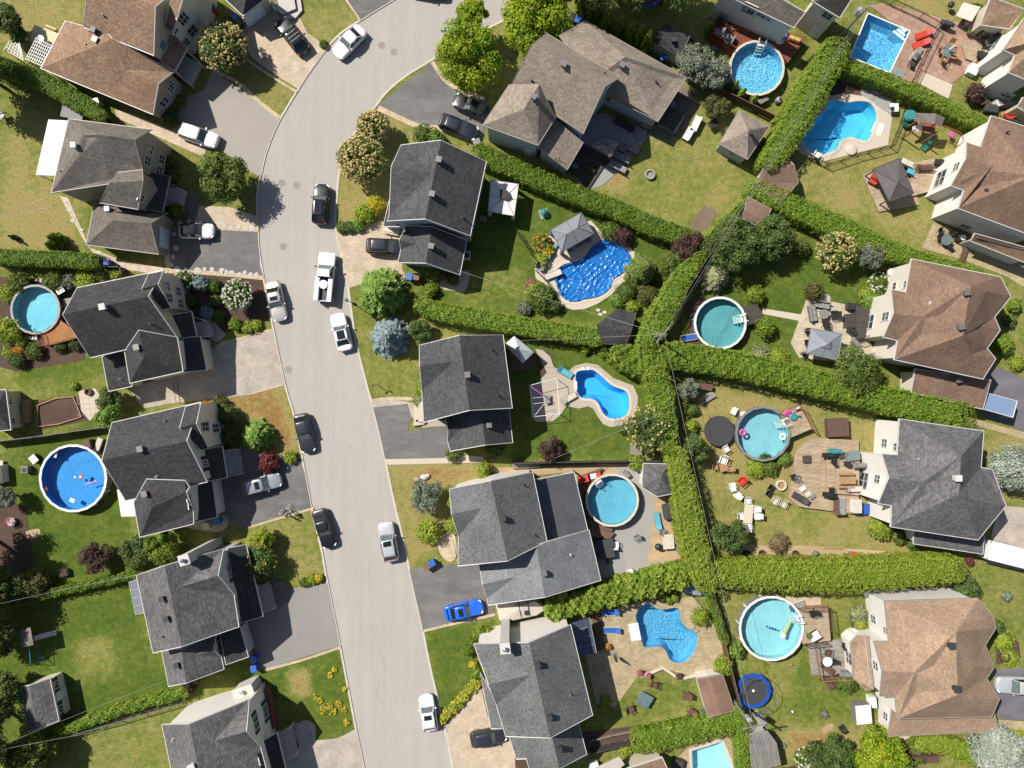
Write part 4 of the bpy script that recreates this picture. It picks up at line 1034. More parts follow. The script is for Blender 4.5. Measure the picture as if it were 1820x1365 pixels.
# sheds -----------------------------------------------------------------
T(3,0)
frame()
def shed(label,at,V,faces,sid,rm,trim=None,oh=.15,wins=(),vents=(),doors=(),trimon=True):
    h=House("shed",label,"shed",at,sid,rm,trim,oh);h.sec(V,faces,fascia=trimon)
    for q in wins:h.win(*q,.7,.7)
    for q in doors:h.door(*q,1.4,1.9)
    for q in vents:h.vent(*q,0,.4,.4,VENTD)
    return h
T(2,0)
shed("fawn hip roofed garden shed with small window on the dry lawn",(1640,980),dict(a=(1600,778,2.5),b=(1460,1012,2.5),c=(1655,1118,2.5),d=(1808,890,2.5),p=(1655,905,3.9),q=(1660,925,3.9)),"abp bcqp cdq dapq",SBL,RH,TRG,wins=[(1548,1080)],vents=[(1678,940)])
shed("dark grey gable roofed shed behind the row of cedars",(1130,290),dict(a=(1078,170,2.4),r=(1250,250,3.4),s=(1015,215,3.4),b=(1000,290,2.4),c=(1180,400,2.4),e=(1275,290,2.4)),"sbcr srea".replace("srea","srea"),SBL,RD,TRD,vents=[(1130,292)])
T(3,0)
shed("brown flat gabled shed between the thick hedge and the pale lawn",(110,1240),dict(a=(40,1128,2.3),b=(150,1105,2.3),r=(-10,1190,2.9),s=(200,1160,2.9),c=(232,1282,2.3),d=(100,1430,2.3),e=(-60,1300,2.3)),"rsba rsce ecd".replace("rsce","rsce"),SBG,RN,TRG)
T(2,1)
shed("small weathered brown shed roof tucked between the hedges",(1720,130),dict(a=(1660,40,2.2),b=(1820,125,2.2),r=(1640,130,2.7),s=(1780,210,2.7),c=(1760,260,2.2),d=(1620,190,2.2)),"rsba rsdc".replace("rsdc","rscd"),SBG,RN,TRG)
shed("small black shingled shed against the hedge by the utility pole",(740,960),dict(a=(740,832,2.3),b=(868,858,2.3),r=(600,940,3.0),s=(830,1000,3.0),c=(800,1078,2.3),d=(640,1070,2.3)),"rsba rscd",SBG,RC,TRD)
T(2,2)
shed("grey hip roofed pool shed with a white side wall by the tall hedge",(1010,670),dict(a=(925,570,2.6),b=(915,735,2.6),c=(1020,800,2.6),d=(1125,780,2.6),e=(1100,575,2.6),p=(1045,665,3.6)),"abp bcp cdp dep eap",SW,RE)
T(2,3)
shed("flat brown roofed shed beside the blue rimmed trampoline",(1440,840),dict(a=(1305,740,2.4),b=(1480,712,2.2),c=(1562,958,2.2),d=(1378,1008,2.4),p=(1392,726,2.55),q=(1470,984,2.55)),"adqp pqcb",SW,shingle("roof_felt",alb("8a6a5a"),alb("9a7a68"),None,3,3),TRG)
T(0,3)
h=shed("grey gable roofed shed with shuttered white front in the shaded back yard",(300,900),dict(a=(155,795,2.3),b=(200,1105,2.3),r=(210,785,3.3),s=(258,1090,3.3),c=(350,738,2.5),d=(413,1030,2.5)),"abrs".replace("abrs","absr")+" rsdc",SCR,RE)
h.win(392,780,.9,.9,True).win(425,950,.9,.9,True).door(408,860,1.0,1.8)
T(0,2)
shed("beige walled shed with a blue grey roof at the picture's western edge",(-10,190),dict(a=(-150,60,2.6),b=(40,52,2.6),c=(75,330,2.6),d=(-120,350,2.6),p=(-40,190,3.4)),"abp bcp cdp dap",SBG,RD,wins=[(65,135),(88,270)])
T(3,3)
shed("weathered grey plank shed under the overhead wires at the picture bottom",(-10,1250),dict(a=(-110,1130,2.2),b=(15,1110,2.2),c=(75,1190,2.2),d=(105,1340,2.2),e=(-90,1390,2.2)),"abcde",SGR,planks("planks_grey",alb("a19b96"),alb("8d8782"),.16,1.4),TRG)
T(2,2)
# windows on the walls that face outward, away from the middle of the block
for h in HOUSES:
    if h.t["category"]!="house":continue
    for A,B,z0 in h.q:
        d=(B-A).xy;L_=d.length
        if L_<3.4:continue
        nr=Vector((d.y,-d.x)).normalized()
        if nr.dot((A+B).xy)<6:continue
        for k in range(2 if L_>7 else 1):
            p=A.xy+d*((k+.5)/(2 if L_>7 else 1))
            for z in(1.6,4.2):
                if z+1.0<min(A.z,B.z):h.win(0,0,1.3,1.2,r=(p,z,math.atan2(d.y,d.x),nr))
# ---------------------------------------------------------------- hedges, trees, shrubs
def GL(name,lo,mid,hi,k=.5,trans=.28):return leafmat(name,alb(lo,k),alb(mid,k),alb(hi,k),trans)
L_HEDGE=GL("leaf_cedar","648a26","90ac38","bacb54",.57,.32);L_HEDGD=GL("leaf_cedar_deep","567822","7c9a2c","a2b648",.56,.32)
L_HEDGY=GL("leaf_cedar_gold","7c9a2a","a4b63c","c8d05c",.58,.32)
L_MAPLE=GL("leaf_maple","6f9a1e","a3bd2a","d2d640",.55,.35);L_GREEN=GL("leaf_green","54702a","7a923c","a2b05c")
L_DARK=GL("leaf_dark","4a602e","667e3c","8a9c56",.57);L_LIGHT=GL("leaf_light","6c9a34","8fb648","b8d070",.52)
L_BLUE=GL("leaf_spruce","6d8488","93a8aa","bccaca",.5,.1);L_SILV=GL("leaf_silver","6f7a62","8f987e","b3b8a0",.5,.15)
L_PALE=GL("leaf_pale","98a890","b8c2ae","d4d8cc",.54,.15);L_PURP=GL("leaf_purple","4a3634","6c4e48","927468",.5)
L_RED=GL("leaf_red","6a2e34","8c4448","ae6a66",.5);L_YEL=GL("leaf_yellow","c2b41e","e2d230","f2e66a",.56)
L_VAR=GL("leaf_variegated","8a9660","b8ba84","dcd8b0",.54);L_CREAM=GL("petal_cream","ccb45c","e8d288","f6e6b4",.58,.2)
L_WHITE=GL("petal_white","d2d6b0","ecead0","f6f4e6",.62,.2);L_GOLD=GL("petal_gold","cfae1c","e8cc30","f4e06a",.56,.2)
L_ORG=GL("petal_orange","c87a20","e29a30","f0bc58",.56,.2);L_OLIVE=GL("leaf_olive","5e6030","7c7c42","9a9a5c");L_PINK=GL("petal_pink","b84858","d06a74","e8a0a4",.56,.2)
L_STRAW=GL("leaf_straw","8a7450","ac9268","cbb48c",.5);L_LIME=GL("leaf_lime","8aa428","b2c43c","d6de6a",.54)
BARK=M("bark",alb("6b5a4c"),0.9,0.25,8)
CORE=M("inner_twigs",alb("5a5230",.4),0.95,0.2,4)
def unit(a):return a/np.maximum(1e-9,np.linalg.norm(a,axis=1,keepdims=True))
def leaf_object(name,C,Nn,S,tone,mats,parent=None,org=(0,0,0),core=None,asp=1.5,midx=None,flat=None,gcore=False):
    """many small leaf quads, with an optional solid inner body"""
    n=len(C);C=np.asarray(C,float)-np.asarray(org,float)
    Nn=unit(Nn);R=RNG.normal(size=(n,3));
    if flat is not None:R=flat
    U=unit(np.cross(Nn,R));V=np.cross(Nn,U);S=np.asarray(S).reshape(-1,1)
    a=U*S*0.5*asp;b=V*S*0.5/asp*1.25
    vs=np.stack([C-a,C-b*1.0+a*.1,C+a,C+b*1.0+a*.1],1).reshape(-1,3)
    fv=np.arange(4*n).reshape(-1,4)
    cv,cf=core if core else([],[])
    if len(cv):cv=np.asarray(cv,float)-np.asarray(org,float)
    nv=4*n+len(cv)
    me=bpy.data.meshes.new(name);me.vertices.add(nv)
    allv=np.concatenate([vs,cv])if len(cv)else vs
    me.vertices.foreach_set("co",allv.astype(np.float32).ravel())
    loops=fv.ravel().tolist();starts=list(range(0,4*n,4));p=4*n
    for f in cf:loops+=[4*n+i for i in f];starts.append(p);p+=len(f)
    me.loops.add(len(loops));me.loops.foreach_set("vertex_index",loops)
    me.polygons.add(len(starts));me.polygons.foreach_set("loop_start",starts)
    for m in(mats if isinstance(mats,list)else[mats]):me.materials.append(m)
    ncore=len(cf)
    if ncore and not gcore:me.materials.append(CORE)
    mi=np.zeros(n+ncore,np.int32)
    if midx is not None:mi[:n]=midx
    if ncore:mi[n:]=len(me.materials)-1
    me.polygons.foreach_set("material_index",mi)
    at=me.attributes.new("tone",'FLOAT','FACE')
    at.data.foreach_set("value",np.concatenate([np.clip(tone,0,1),np.full(ncore,.12)]).astype(np.float32))
    me.update(calc_edges=True);me.validate()
    o=link(name,me,parent)
    if parent is None:o.location=org
    return o
def sph(n):
    v=RNG.normal(size=(n,3));return unit(v)
def blob_sphere(c,r,nu=10,nv=6):
    vs=[];fs=[]
    for j in range(nv+1):
        ph=math.pi*j/nv
        for i in range(nu):
            t=2*math.pi*i/nu;vs.append((c[0]+r[0]*math.sin(ph)*math.cos(t),c[1]+r[1]*math.sin(ph)*math.sin(t),c[2]+r[2]*math.cos(ph)))
    for j in range(nv):
        for i in range(nu):fs.append((j*nu+i,(j+1)*nu+i,(j+1)*nu+(i+1)%nu,j*nu+(i+1)%nu))
    return vs,fs
def clumps(R,rz,nb,per,br=(.26,.42),shell=(.45,.9),up=.25):
    """leaves on the skins of many small boughs spread through an ellipsoid"""
    d=sph(nb);d[:,2]=np.abs(d[:,2])*.9-.2;d=unit(d)
    rad=RNG.uniform(shell[0],shell[1],nb)**.8
    B=d*rad[:,None]*np.array([R,R,rz]);br_=RNG.uniform(br[0],br[1],nb)*R
    s=sph(nb*per).reshape(nb,per,3)
    C=B[:,None,:]+s*(br_[:,None,None]*RNG.uniform(.55,1.08,(nb,per,1)))
    N=s+np.array([0,0,up])+RNG.normal(scale=.45,size=s.shape)
    tn=np.clip(.5+RNG.normal(scale=.16,size=(nb,1))+RNG.normal(scale=.2,size=(nb,per)),0,1)
    return C.reshape(-1,3),N.reshape(-1,3),tn.ravel(),B
def trunk(t,h,r,B,org_r=1.0):
    m=MB();m.bar((0,0,0),(0,0,h*.5),r,8,r2=r*.75);m.bar((0,0,h*.5),(0,0,h*.9),r*.75,7,r2=r*.3)
    for b in B[::max(1,len(B)//9)]:
        z0=h*random.uniform(.35,.6);m.bar((0,0,z0),(b[0]*.9,b[1]*.9,max(z0+.1,b[2])),r*.42,5,r2=r*.12)
    return m.build("trunk",BARK,t)
def dec_tree(x,y,R,H,mat,label,name="tree",cat="tree",dens=1.0,leaf=.3,flowers=None,nfl=90,rz=None,group=None,br=(.24,.40)):
    cz=H-(rz or R*.8)*.9;p=P(x,y,cz+.3*R);p.z=0
    t=thing(name,label,cat,p,group=group);rz=rz or R*.8
    nb=int(20+6*R);per=int(170*dens*(R/2.5)**.8+20)
    C,N,tn,B=clumps(R*.92,rz*.92,nb,per,br);C[:,2]+=cz;B=B+np.array([0,0,cz]);C[:,2]=np.maximum(C[:,2],.12)
    trunk(t,H,.05*R+.05,B)
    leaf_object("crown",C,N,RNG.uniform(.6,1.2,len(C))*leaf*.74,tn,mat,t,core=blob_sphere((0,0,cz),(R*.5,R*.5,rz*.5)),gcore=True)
    if flowers:
        nfl=int(nfl*1.9);d=sph(nfl*3);d=d[d[:,2]>-.15][:nfl];k=len(d);per=9
        F=d*np.array([R,R,rz])*RNG.uniform(.88,1.06,(k,1));F[:,2]+=cz
        s=sph(k*per).reshape(k,per,3);FC=F[:,None,:]+s*.13*np.array([1,1,1.1])*(R/2.6)**.4
        leaf_object("blossoms",FC.reshape(-1,3),(s+np.array([0,0,.4])).reshape(-1,3),np.full(k*per,.155),np.clip(RNG.normal(.5,.25,k*per),0,1),flowers,t,asp=1.1)
    return t
def shrub(x,y,R,mat,label,H=None,name="shrub",cat="shrub",flowers=None,nfl=40,leaf=.17,sq=1.0,rz=0.0,group=None,loose=False,dens=1.0):
    """low bush: foliage skin over inner twigs; sq stretches it along rz"""
    H=H or R*1.5;p=P(x,y,H*.6);p.z=0
    t=thing(name,label,cat,p,rz,group=group)
    n=int(min(8000,520*R*R*dens+260))
    d=sph(n);d[:,2]=np.where(d[:,2]<-.35,-d[:,2],d[:,2])
    ph=RNG.uniform(0,6.28,6);th=np.arctan2(d[:,1],d[:,0])
    lump=1+.07*np.sin(3*th+ph[0]+3*d[:,2])+.07*np.sin(5*th+ph[1]-5*d[:,2])+.05*np.sin(9*th+ph[2]+7*d[:,2])
    r=lump*RNG.uniform(.84,1.04,n)*(RNG.uniform(.8,1.15,n)if loose else 1)
    C=d*r[:,None]*np.array([R*sq,R/sq,H*.5]);C[:,2]+=H*.5;C[:,2]=np.maximum(C[:,2],.04)
    N=d+RNG.normal(scale=.5,size=d.shape)
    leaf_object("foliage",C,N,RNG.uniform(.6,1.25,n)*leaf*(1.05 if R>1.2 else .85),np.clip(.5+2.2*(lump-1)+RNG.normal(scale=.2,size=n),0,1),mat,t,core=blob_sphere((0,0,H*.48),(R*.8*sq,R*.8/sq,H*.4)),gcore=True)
    if flowers:
        d=sph(nfl*3);d=d[d[:,2]>.0][:nfl];k=len(d);per=9
        F=d*np.array([R*sq,R/sq,H*.5])*1.03;F[:,2]+=H*.5;s=sph(k*per).reshape(k,per,3)
        leaf_object("blossoms",(F[:,None,:]+s*.1).reshape(-1,3),(s+np.array([0,0,.6])).reshape(-1,3),np.full(k*per,.15),np.clip(RNG.normal(.55,.25,k*per),0,1),flowers,t,asp=1.1)
    return t
def conifer(x,y,R,H,mat,label,name="spruce",dens=1.0,group=None,needle=.26,droop=.25,cat="tree",power=.85):
    """whorls of boughs with needle sprays"""
    p=P(x,y,H*.45);p.z=0;t=thing(name,label,cat,p,group=group)
    m=MB().bar((0,0,0),(0,0,H),.06*R+.04,7,r2=.02);m.build("trunk",BARK,t)
    Cs,Ns,Fs,Ts=[],[],[],[]
    nw=int(9+H*1.5)
    for k in range(nw):
        f=k/nw;z=.25+(H-.3)*f;rr=R*(1-f)**power+.12;nb=int(7+7*(1-f))
        off=random.uniform(0,6.28)
        for b in range(nb):
            a=off+2*math.pi*b/nb+random.uniform(-.16,.16);L=rr*random.uniform(.78,1.08)
            ns=max(3,int(L/.17*dens));tone=random.gauss(.5,.16)
            for s in range(ns):
                q=(s+.5)/ns;wd=.36*L*(1-q)*.55+.08
                for side in(-1,0,1):
                    rr_=L*q;lat=side*wd*random.uniform(.5,1)
                    Cs.append((rr_*math.cos(a)-lat*math.sin(a),rr_*math.sin(a)+lat*math.cos(a),z+.12*L-droop*rr_*q+random.uniform(-.05,.08)))
                    Ns.append((random.gauss(0,.35)+.25*math.cos(a),random.gauss(0,.35)+.25*math.sin(a),1));aa=a+side*.7
                    Fs.append((-math.sin(aa),math.cos(aa),0));Ts.append(tone+random.gauss(0,.16)+.25*(q-.4))
    n=len(Cs)
    leaf_object("crown",np.array(Cs),np.array(Ns),RNG.uniform(.8,1.3,n)*needle,np.array(Ts),mat,t,asp=1.9,flat=np.array(Fs,float),core=blob_sphere((0,0,H*.28),(R*.42,R*.42,H*.3)),gcore=True)
    return t
def cone_mesh(R,H,mat,leaf=.2,n=None):
    n=n or int(700*R*H/2.2)
    f=RNG.uniform(0,1,n)**1.35;th=RNG.uniform(0,6.283,n)
    prof=np.sin(np.pi*np.clip(.12+f*.88,0,1))**.6*(1-f*.55)
    lump=1+.12*np.sin(4*th+9*f)+.1*np.sin(7*th-13*f)
    r=R*prof*lump*RNG.uniform(.8,1.05,n)
    C=np.stack([r*np.cos(th),r*np.sin(th),.05+H*f],1)
    N=np.stack([np.cos(th),np.sin(th),np.full(n,.45)],1)+RNG.normal(scale=.35,size=(n,3))
    fl=np.stack([-np.sin(th),np.cos(th),np.zeros(n)],1)+RNG.normal(scale=.3,size=(n,3))
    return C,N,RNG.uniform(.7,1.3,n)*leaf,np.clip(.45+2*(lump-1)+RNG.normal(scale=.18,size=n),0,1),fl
def cedar(x,y,R,H,mat,label,group=None,name="cedar_tree"):
    p=P(x,y,0);t=thing(name,label,"tree",p,group=group)
    MB().bar((0,0,0),(0,0,H*.7),.07,6,r2=.02).build("trunk",BARK,t)
    C,N,S,tn,fl=cone_mesh(R,H,mat)
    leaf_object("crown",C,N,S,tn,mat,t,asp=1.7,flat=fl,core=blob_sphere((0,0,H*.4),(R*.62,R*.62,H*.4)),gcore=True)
    return t
def hedge(label,path,wds,H,mat,rough=1.0,group="clipped cedar hedges between the yards",leaf=.125,dens=1.0,lean=True):
    """long clipped hedge along a path of photo pixels at its top; wds one width or one per point (metres)"""
    if not isinstance(wds,(list,tuple)):wds=[wds]*len(path)
    p3=[P(x,y,H)for x,y in path];pts=[(q.x,q.y)for q in p3];fine=catmull(pts,10);wf=np.interp(np.linspace(0,len(path)-1,len(fine)),range(len(path)),wds)
    A=np.array(fine);seg=np.linalg.norm(np.diff(A,axis=0),axis=1);cum=np.concatenate([[0],np.cumsum(seg)]);Lt=cum[-1]
    wm=float(np.mean(wds));per=2*H+wm
    n=int(Lt*per*92*dens)+int(wm*per*92)
    s=RNG.uniform(-wm*.42,Lt+wm*.42,n);sc=np.clip(s,0,Lt)
    X=np.interp(sc,cum,A[:,0]);Y=np.interp(sc,cum,A[:,1]);Wd=np.interp(sc,cum,wf)
    dx=np.interp(np.clip(sc+.3,0,Lt),cum,A[:,0])-np.interp(np.clip(sc-.3,0,Lt),cum,A[:,0]);dy=np.interp(np.clip(sc+.3,0,Lt),cum,A[:,1])-np.interp(np.clip(sc-.3,0,Lt),cum,A[:,1])
    l=np.hypot(dx,dy)+1e-9;dx/=l;dy/=l;ov=s-sc
    endf=np.sqrt(np.clip(1-(ov/(wm*.43))**2,.02,1))          # rounded ends
    # around the section: up one side, over the flat top, down the other
    tt=RNG.uniform(0,per,n);top=(tt>H)&(tt<H+wm)
    lat=np.where(tt<=H,-1.0,np.where(top,(tt-H)/wm*2-1,1.0));ver=np.where(tt<=H,tt/H,np.where(top,1.0,(per-tt)/H))
    cu=lat*1.0;su=ver*1.0
    lat=np.where(top,lat,lat*(1-.16*ver**5));ver=np.where(top,1-.10*np.abs(cu)**4,ver)
    f1,f2,f3=RNG.uniform(0,6.28,3)
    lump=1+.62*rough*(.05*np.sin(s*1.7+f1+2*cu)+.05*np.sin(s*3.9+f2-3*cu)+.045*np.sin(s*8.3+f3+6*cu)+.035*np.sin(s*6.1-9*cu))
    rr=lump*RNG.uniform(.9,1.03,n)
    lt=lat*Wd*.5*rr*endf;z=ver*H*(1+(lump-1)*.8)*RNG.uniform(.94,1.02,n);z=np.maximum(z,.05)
    C=np.stack([X+dx*ov-dy*lt,Y+dy*ov+dx*lt,z],1)
    Nl=np.where(top,cu**3*.5,cu);Nz=np.where(top,1.0,.25+.4*su**4)
    N=np.stack([-dy*Nl+dx*ov*.8,dx*Nl+dy*ov*.8,Nz],1)+RNG.normal(scale=.42,size=(n,3))
    org=(A[:,0].mean(),A[:,1].mean(),0.0)
    # inner body: swept box
    rings=[];m=MB();k=len(fine);loft=[]
    for i in range(k):
        a=A[max(0,i-1)];b=A[min(k-1,i+1)];d=(b-a)/(np.linalg.norm(b-a)+1e-9);nx,ny=-d[1],d[0];w2=wf[i]*.40
        loft.append([(A[i][0]+nx*w2*q,A[i][1]+ny*w2*q,zz*H)for q,zz in((-1,0),(-1,.72),(-.7,.86),(.7,.86),(1,.72),(1,0))])
    m.loft(loft)
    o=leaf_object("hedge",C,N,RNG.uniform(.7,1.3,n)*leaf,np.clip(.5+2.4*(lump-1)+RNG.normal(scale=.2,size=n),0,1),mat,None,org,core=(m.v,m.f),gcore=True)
    tag(o,label,"hedge",group);return o

frame()
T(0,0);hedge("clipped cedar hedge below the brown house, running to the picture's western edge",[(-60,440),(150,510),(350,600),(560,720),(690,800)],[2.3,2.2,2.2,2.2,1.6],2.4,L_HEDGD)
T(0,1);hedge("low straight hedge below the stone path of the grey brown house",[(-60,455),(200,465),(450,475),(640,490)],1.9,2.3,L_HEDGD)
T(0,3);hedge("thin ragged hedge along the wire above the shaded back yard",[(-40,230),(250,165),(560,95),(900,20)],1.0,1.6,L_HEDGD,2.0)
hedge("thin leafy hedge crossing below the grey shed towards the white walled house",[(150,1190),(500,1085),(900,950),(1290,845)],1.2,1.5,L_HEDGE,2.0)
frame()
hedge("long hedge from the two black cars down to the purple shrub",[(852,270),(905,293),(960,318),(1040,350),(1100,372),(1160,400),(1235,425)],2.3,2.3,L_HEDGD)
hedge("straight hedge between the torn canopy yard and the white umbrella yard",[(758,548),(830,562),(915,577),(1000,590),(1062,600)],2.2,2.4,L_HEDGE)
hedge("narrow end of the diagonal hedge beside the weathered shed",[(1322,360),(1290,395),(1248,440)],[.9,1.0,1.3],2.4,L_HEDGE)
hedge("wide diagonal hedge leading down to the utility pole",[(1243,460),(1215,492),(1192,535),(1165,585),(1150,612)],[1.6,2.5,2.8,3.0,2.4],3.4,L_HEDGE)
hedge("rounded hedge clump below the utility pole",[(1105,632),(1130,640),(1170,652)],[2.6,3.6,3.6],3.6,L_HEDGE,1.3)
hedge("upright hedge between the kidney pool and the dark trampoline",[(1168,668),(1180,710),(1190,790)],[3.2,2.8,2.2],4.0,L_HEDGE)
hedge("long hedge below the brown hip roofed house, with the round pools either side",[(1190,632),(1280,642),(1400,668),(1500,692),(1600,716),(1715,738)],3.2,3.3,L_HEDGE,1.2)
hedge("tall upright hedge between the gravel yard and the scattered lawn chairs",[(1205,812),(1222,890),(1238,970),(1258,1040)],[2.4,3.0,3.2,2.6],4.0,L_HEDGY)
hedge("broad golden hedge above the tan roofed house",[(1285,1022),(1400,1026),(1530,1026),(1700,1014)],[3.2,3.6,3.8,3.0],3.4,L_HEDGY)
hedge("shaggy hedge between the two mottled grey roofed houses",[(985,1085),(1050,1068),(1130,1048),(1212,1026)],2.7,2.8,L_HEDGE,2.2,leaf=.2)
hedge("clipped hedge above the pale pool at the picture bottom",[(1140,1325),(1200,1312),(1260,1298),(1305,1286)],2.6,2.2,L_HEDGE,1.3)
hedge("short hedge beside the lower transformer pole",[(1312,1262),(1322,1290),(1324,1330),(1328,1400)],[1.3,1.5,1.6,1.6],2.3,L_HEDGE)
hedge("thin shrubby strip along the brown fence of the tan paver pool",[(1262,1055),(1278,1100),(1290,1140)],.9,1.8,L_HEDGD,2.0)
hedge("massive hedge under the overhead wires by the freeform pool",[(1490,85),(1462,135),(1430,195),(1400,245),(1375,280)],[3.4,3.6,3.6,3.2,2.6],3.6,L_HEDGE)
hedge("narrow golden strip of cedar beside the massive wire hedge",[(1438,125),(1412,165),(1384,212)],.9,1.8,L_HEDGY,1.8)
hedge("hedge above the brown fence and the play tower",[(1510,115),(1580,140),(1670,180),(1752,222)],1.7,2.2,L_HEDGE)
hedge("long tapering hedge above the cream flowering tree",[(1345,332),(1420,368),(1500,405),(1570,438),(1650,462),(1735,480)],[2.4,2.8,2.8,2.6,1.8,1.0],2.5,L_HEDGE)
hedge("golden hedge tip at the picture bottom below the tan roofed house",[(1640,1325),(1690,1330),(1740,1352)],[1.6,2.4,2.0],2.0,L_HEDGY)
# trees and shrubs: px, py, radius, height, leaves, label ------------------
frame()
HY="hydrangea trees with cream blossom"
dec_tree(392,78,2.7,4.6,L_DARK,"cream blossomed tree in front of the brown house's steps","flowering_tree",flowers=L_CREAM,nfl=210,group=HY,leaf=.24,dens=1.2)
dec_tree(640,280,2.6,4.4,L_GREEN,"larger of the two cream blossomed trees by the road bend","flowering_tree",flowers=L_CREAM,nfl=250,group=HY,leaf=.24,dens=1.2)
dec_tree(661,222,1.8,3.6,L_GREEN,"smaller of the two cream blossomed trees by the road bend","flowering_tree",flowers=L_CREAM,nfl=150,group=HY,leaf=.22,dens=1.2)
dec_tree(420,523,1.75,3.2,L_GREEN,"white blossomed tree beside the beige sedan's kerb","flowering_tree",flowers=L_WHITE,nfl=100,group=HY,leaf=.2,dens=1.2)
dec_tree(1490,446,2.2,3.8,L_GREEN,"cream blossomed tree against the long tapering hedge","flowering_tree",flowers=L_CREAM,nfl=130,group=HY,leaf=.22,dens=1.2)
dec_tree(1157,762,2.8,4.6,L_DARK,"cream blossomed tree hanging over the upright hedge near the kidney pool","flowering_tree",flowers=L_CREAM,nfl=55,group=HY,leaf=.25,dens=1.2)
dec_tree(832,92,3.7,6.5,L_MAPLE,"yellow green maple beside the fan shaped asphalt drive",leaf=.34,dens=1.25)
dec_tree(840,22,1.9,5.5,L_MAPLE,"small yellow green maple top leaning over the road at the picture top",leaf=.3)
dec_tree(948,24,3.9,6.5,L_MAPLE,"yellow green maple beside the dark bins at the fawn roofed house",leaf=.34,dens=1.25)
dec_tree(390,312,2.9,5.2,L_GREEN,"dark green tree casting its shadow onto the road",leaf=.3,dens=.9)
conifer(676,517,2.9,5.2,L_LIGHT,"bright green feathery conifer beside the white pickup","conifer",droop=.1,needle=.36,power=.6)
conifer(691,598,2.5,4.6,L_BLUE,"blue spruce below the feathery conifer",dens=1.2,needle=.28)
dec_tree(746,588,1.4,2.4,L_DARK,"dark bush beside the blue spruce","bush","bush",leaf=.22)
shrub(1800,832,2.5,L_PALE,"pale silver round tree beside the dark hip roof",4.0,"silver_tree","tree",loose=True,dens=1.6)
shrub(1778,1342,3.1,L_PALE,"pale silver round tree at the picture's lower corner",4.4,"silver_tree","tree",loose=True,dens=1.6)
conifer(1142,478,2.0,4.5,L_GREEN,"dark spruce between the blue pool cover and diagonal hedge",needle=.24)
conifer(455,775,1.9,3.2,L_LIGHT,"star shaped feathery green tree on the scorched lawn","sumac_tree",droop=.15,needle=.3,power=.55)
shrub(477,822,1.25,L_RED,"round dark red shrub at the edge of the grey car's drive",H=2.0)
dec_tree(165,992,1.9,3.2,L_PURP,"wispy purple smoke tree in the round pool yard","smoke_tree",leaf=.24,dens=.6)
dec_tree(1240,108,2.3,4.6,L_SILV,"silvery tree beside the timber pool deck","olive_tree",leaf=.22,dens=1.4)
dec_tree(1274,128,1.9,3.9,L_SILV,"lower silvery tree next to the round pool's cedars","olive_tree",leaf=.22,dens=1.4)
dec_tree(1275,186,1.5,2.6,L_OLIVE,"olive green bush above the fawn shed","bush","bush",leaf=.2)
dec_tree(1305,435,3.3,5.2,L_DARK,"big dark tree below the weathered shed",leaf=.26,dens=1.5)
dec_tree(1375,420,2.5,4.6,L_DARK,"dark tree between the big tree and the tapering hedge",leaf=.26,dens=1.4)
conifer(1270,490,1.9,2.8,L_VAR,"pale variegated shrub beside the diagonal hedge","variegated_shrub",cat="shrub",droop=.3,needle=.26,power=.5)
dec_tree(1200,478,1.7,3.2,L_GREEN,"bright green bush beside the diagonal hedge","bush","bush",leaf=.22)
dec_tree(1226,438,1.9,3.4,L_PURP,"purple brown tree where the two hedges meet","plum_tree",leaf=.24,dens=1.0)
dec_tree(1527,657,2.8,4.6,L_GREEN,"rounded green tree by the grey gazebo",leaf=.24,dens=1.6)
dec_tree(1548,453,1.7,3.0,L_SILV,"grey green bush next to the cream blossomed tree by the hedge","bush","bush",leaf=.2)
dec_tree(1297,952,2.1,3.8,L_DARK,"dark green tree above the row of half buried tyres",leaf=.24,dens=1.2)
dec_tree(757,882,2.0,3.4,L_SILV,"grey green tree on the dry front lawn by the rock",leaf=.22,dens=1.0)
dec_tree(980,800,1.5,2.4,L_PURP,"purple leaved shrub on the lawn above the plank fence","plum_shrub","shrub",leaf=.2)
dec_tree(1240,797,1.6,3.4,L_DARK,"dark bush below the black trampoline","bush","bush",leaf=.22)
dec_tree(1222,690,1.3,3.0,L_SILV,"grey green bush at the hedge corner above the trampoline","bush","bush",leaf=.2)
dec_tree(1570,1350,3.0,4.4,L_MAPLE,"yellow green tree at the picture bottom below the tan roof",leaf=.3,dens=1.3)
dec_tree(1482,1352,2.6,4.0,L_DARK,"dark green tree at the picture bottom beside the brown fence",leaf=.26,dens=1.3)
dec_tree(-8,1240,2.6,4.8,L_DARK,"large dark tree behind the grey shed",leaf=.32,dens=1.2)
dec_tree(-22,1135,2.7,5.0,L_DARK,"large dark tree behind the small play tower",leaf=.32,dens=1.2)
dec_tree(45,1352,2.9,5.0,L_GREEN,"broad green tree at the lower western corner",leaf=.32,dens=1.2)
dec_tree(0,1040,2.2,4.2,L_DARK,"dark tree beside the olive shrub",leaf=.28,dens=1.2)
dec_tree(5,886,1.4,3.0,L_SILV,"small pale leaved tree by the western picture edge",leaf=.22)
dec_tree(2,32,1.9,4.0,L_DARK,"dark tree at the upper western corner",leaf=.28)
dec_tree(28,60,1.0,2.4,L_DARK,"small dark tree beside the lattice pergola",leaf=.24)
dec_tree(243,982,2.0,3.6,L_DARK,"darkest tree between the round pool yard and ash grey roof",leaf=.26,dens=1.2)
dec_tree(282,975,2.1,3.6,L_HEDGD,"green cedar mass above the ash grey roof",leaf=.26,dens=1.3)
dec_tree(245,1015,1.4,2.6,L_HEDGE,"brighter cedar bush at the ash grey roof's upper corner","bush","bush",leaf=.24)
dec_tree(455,1000,2.2,3.4,L_DARK,"dark leafy bush between the ash grey house and the lawn","bush","bush",leaf=.26,flowers=L_GOLD,nfl=14)
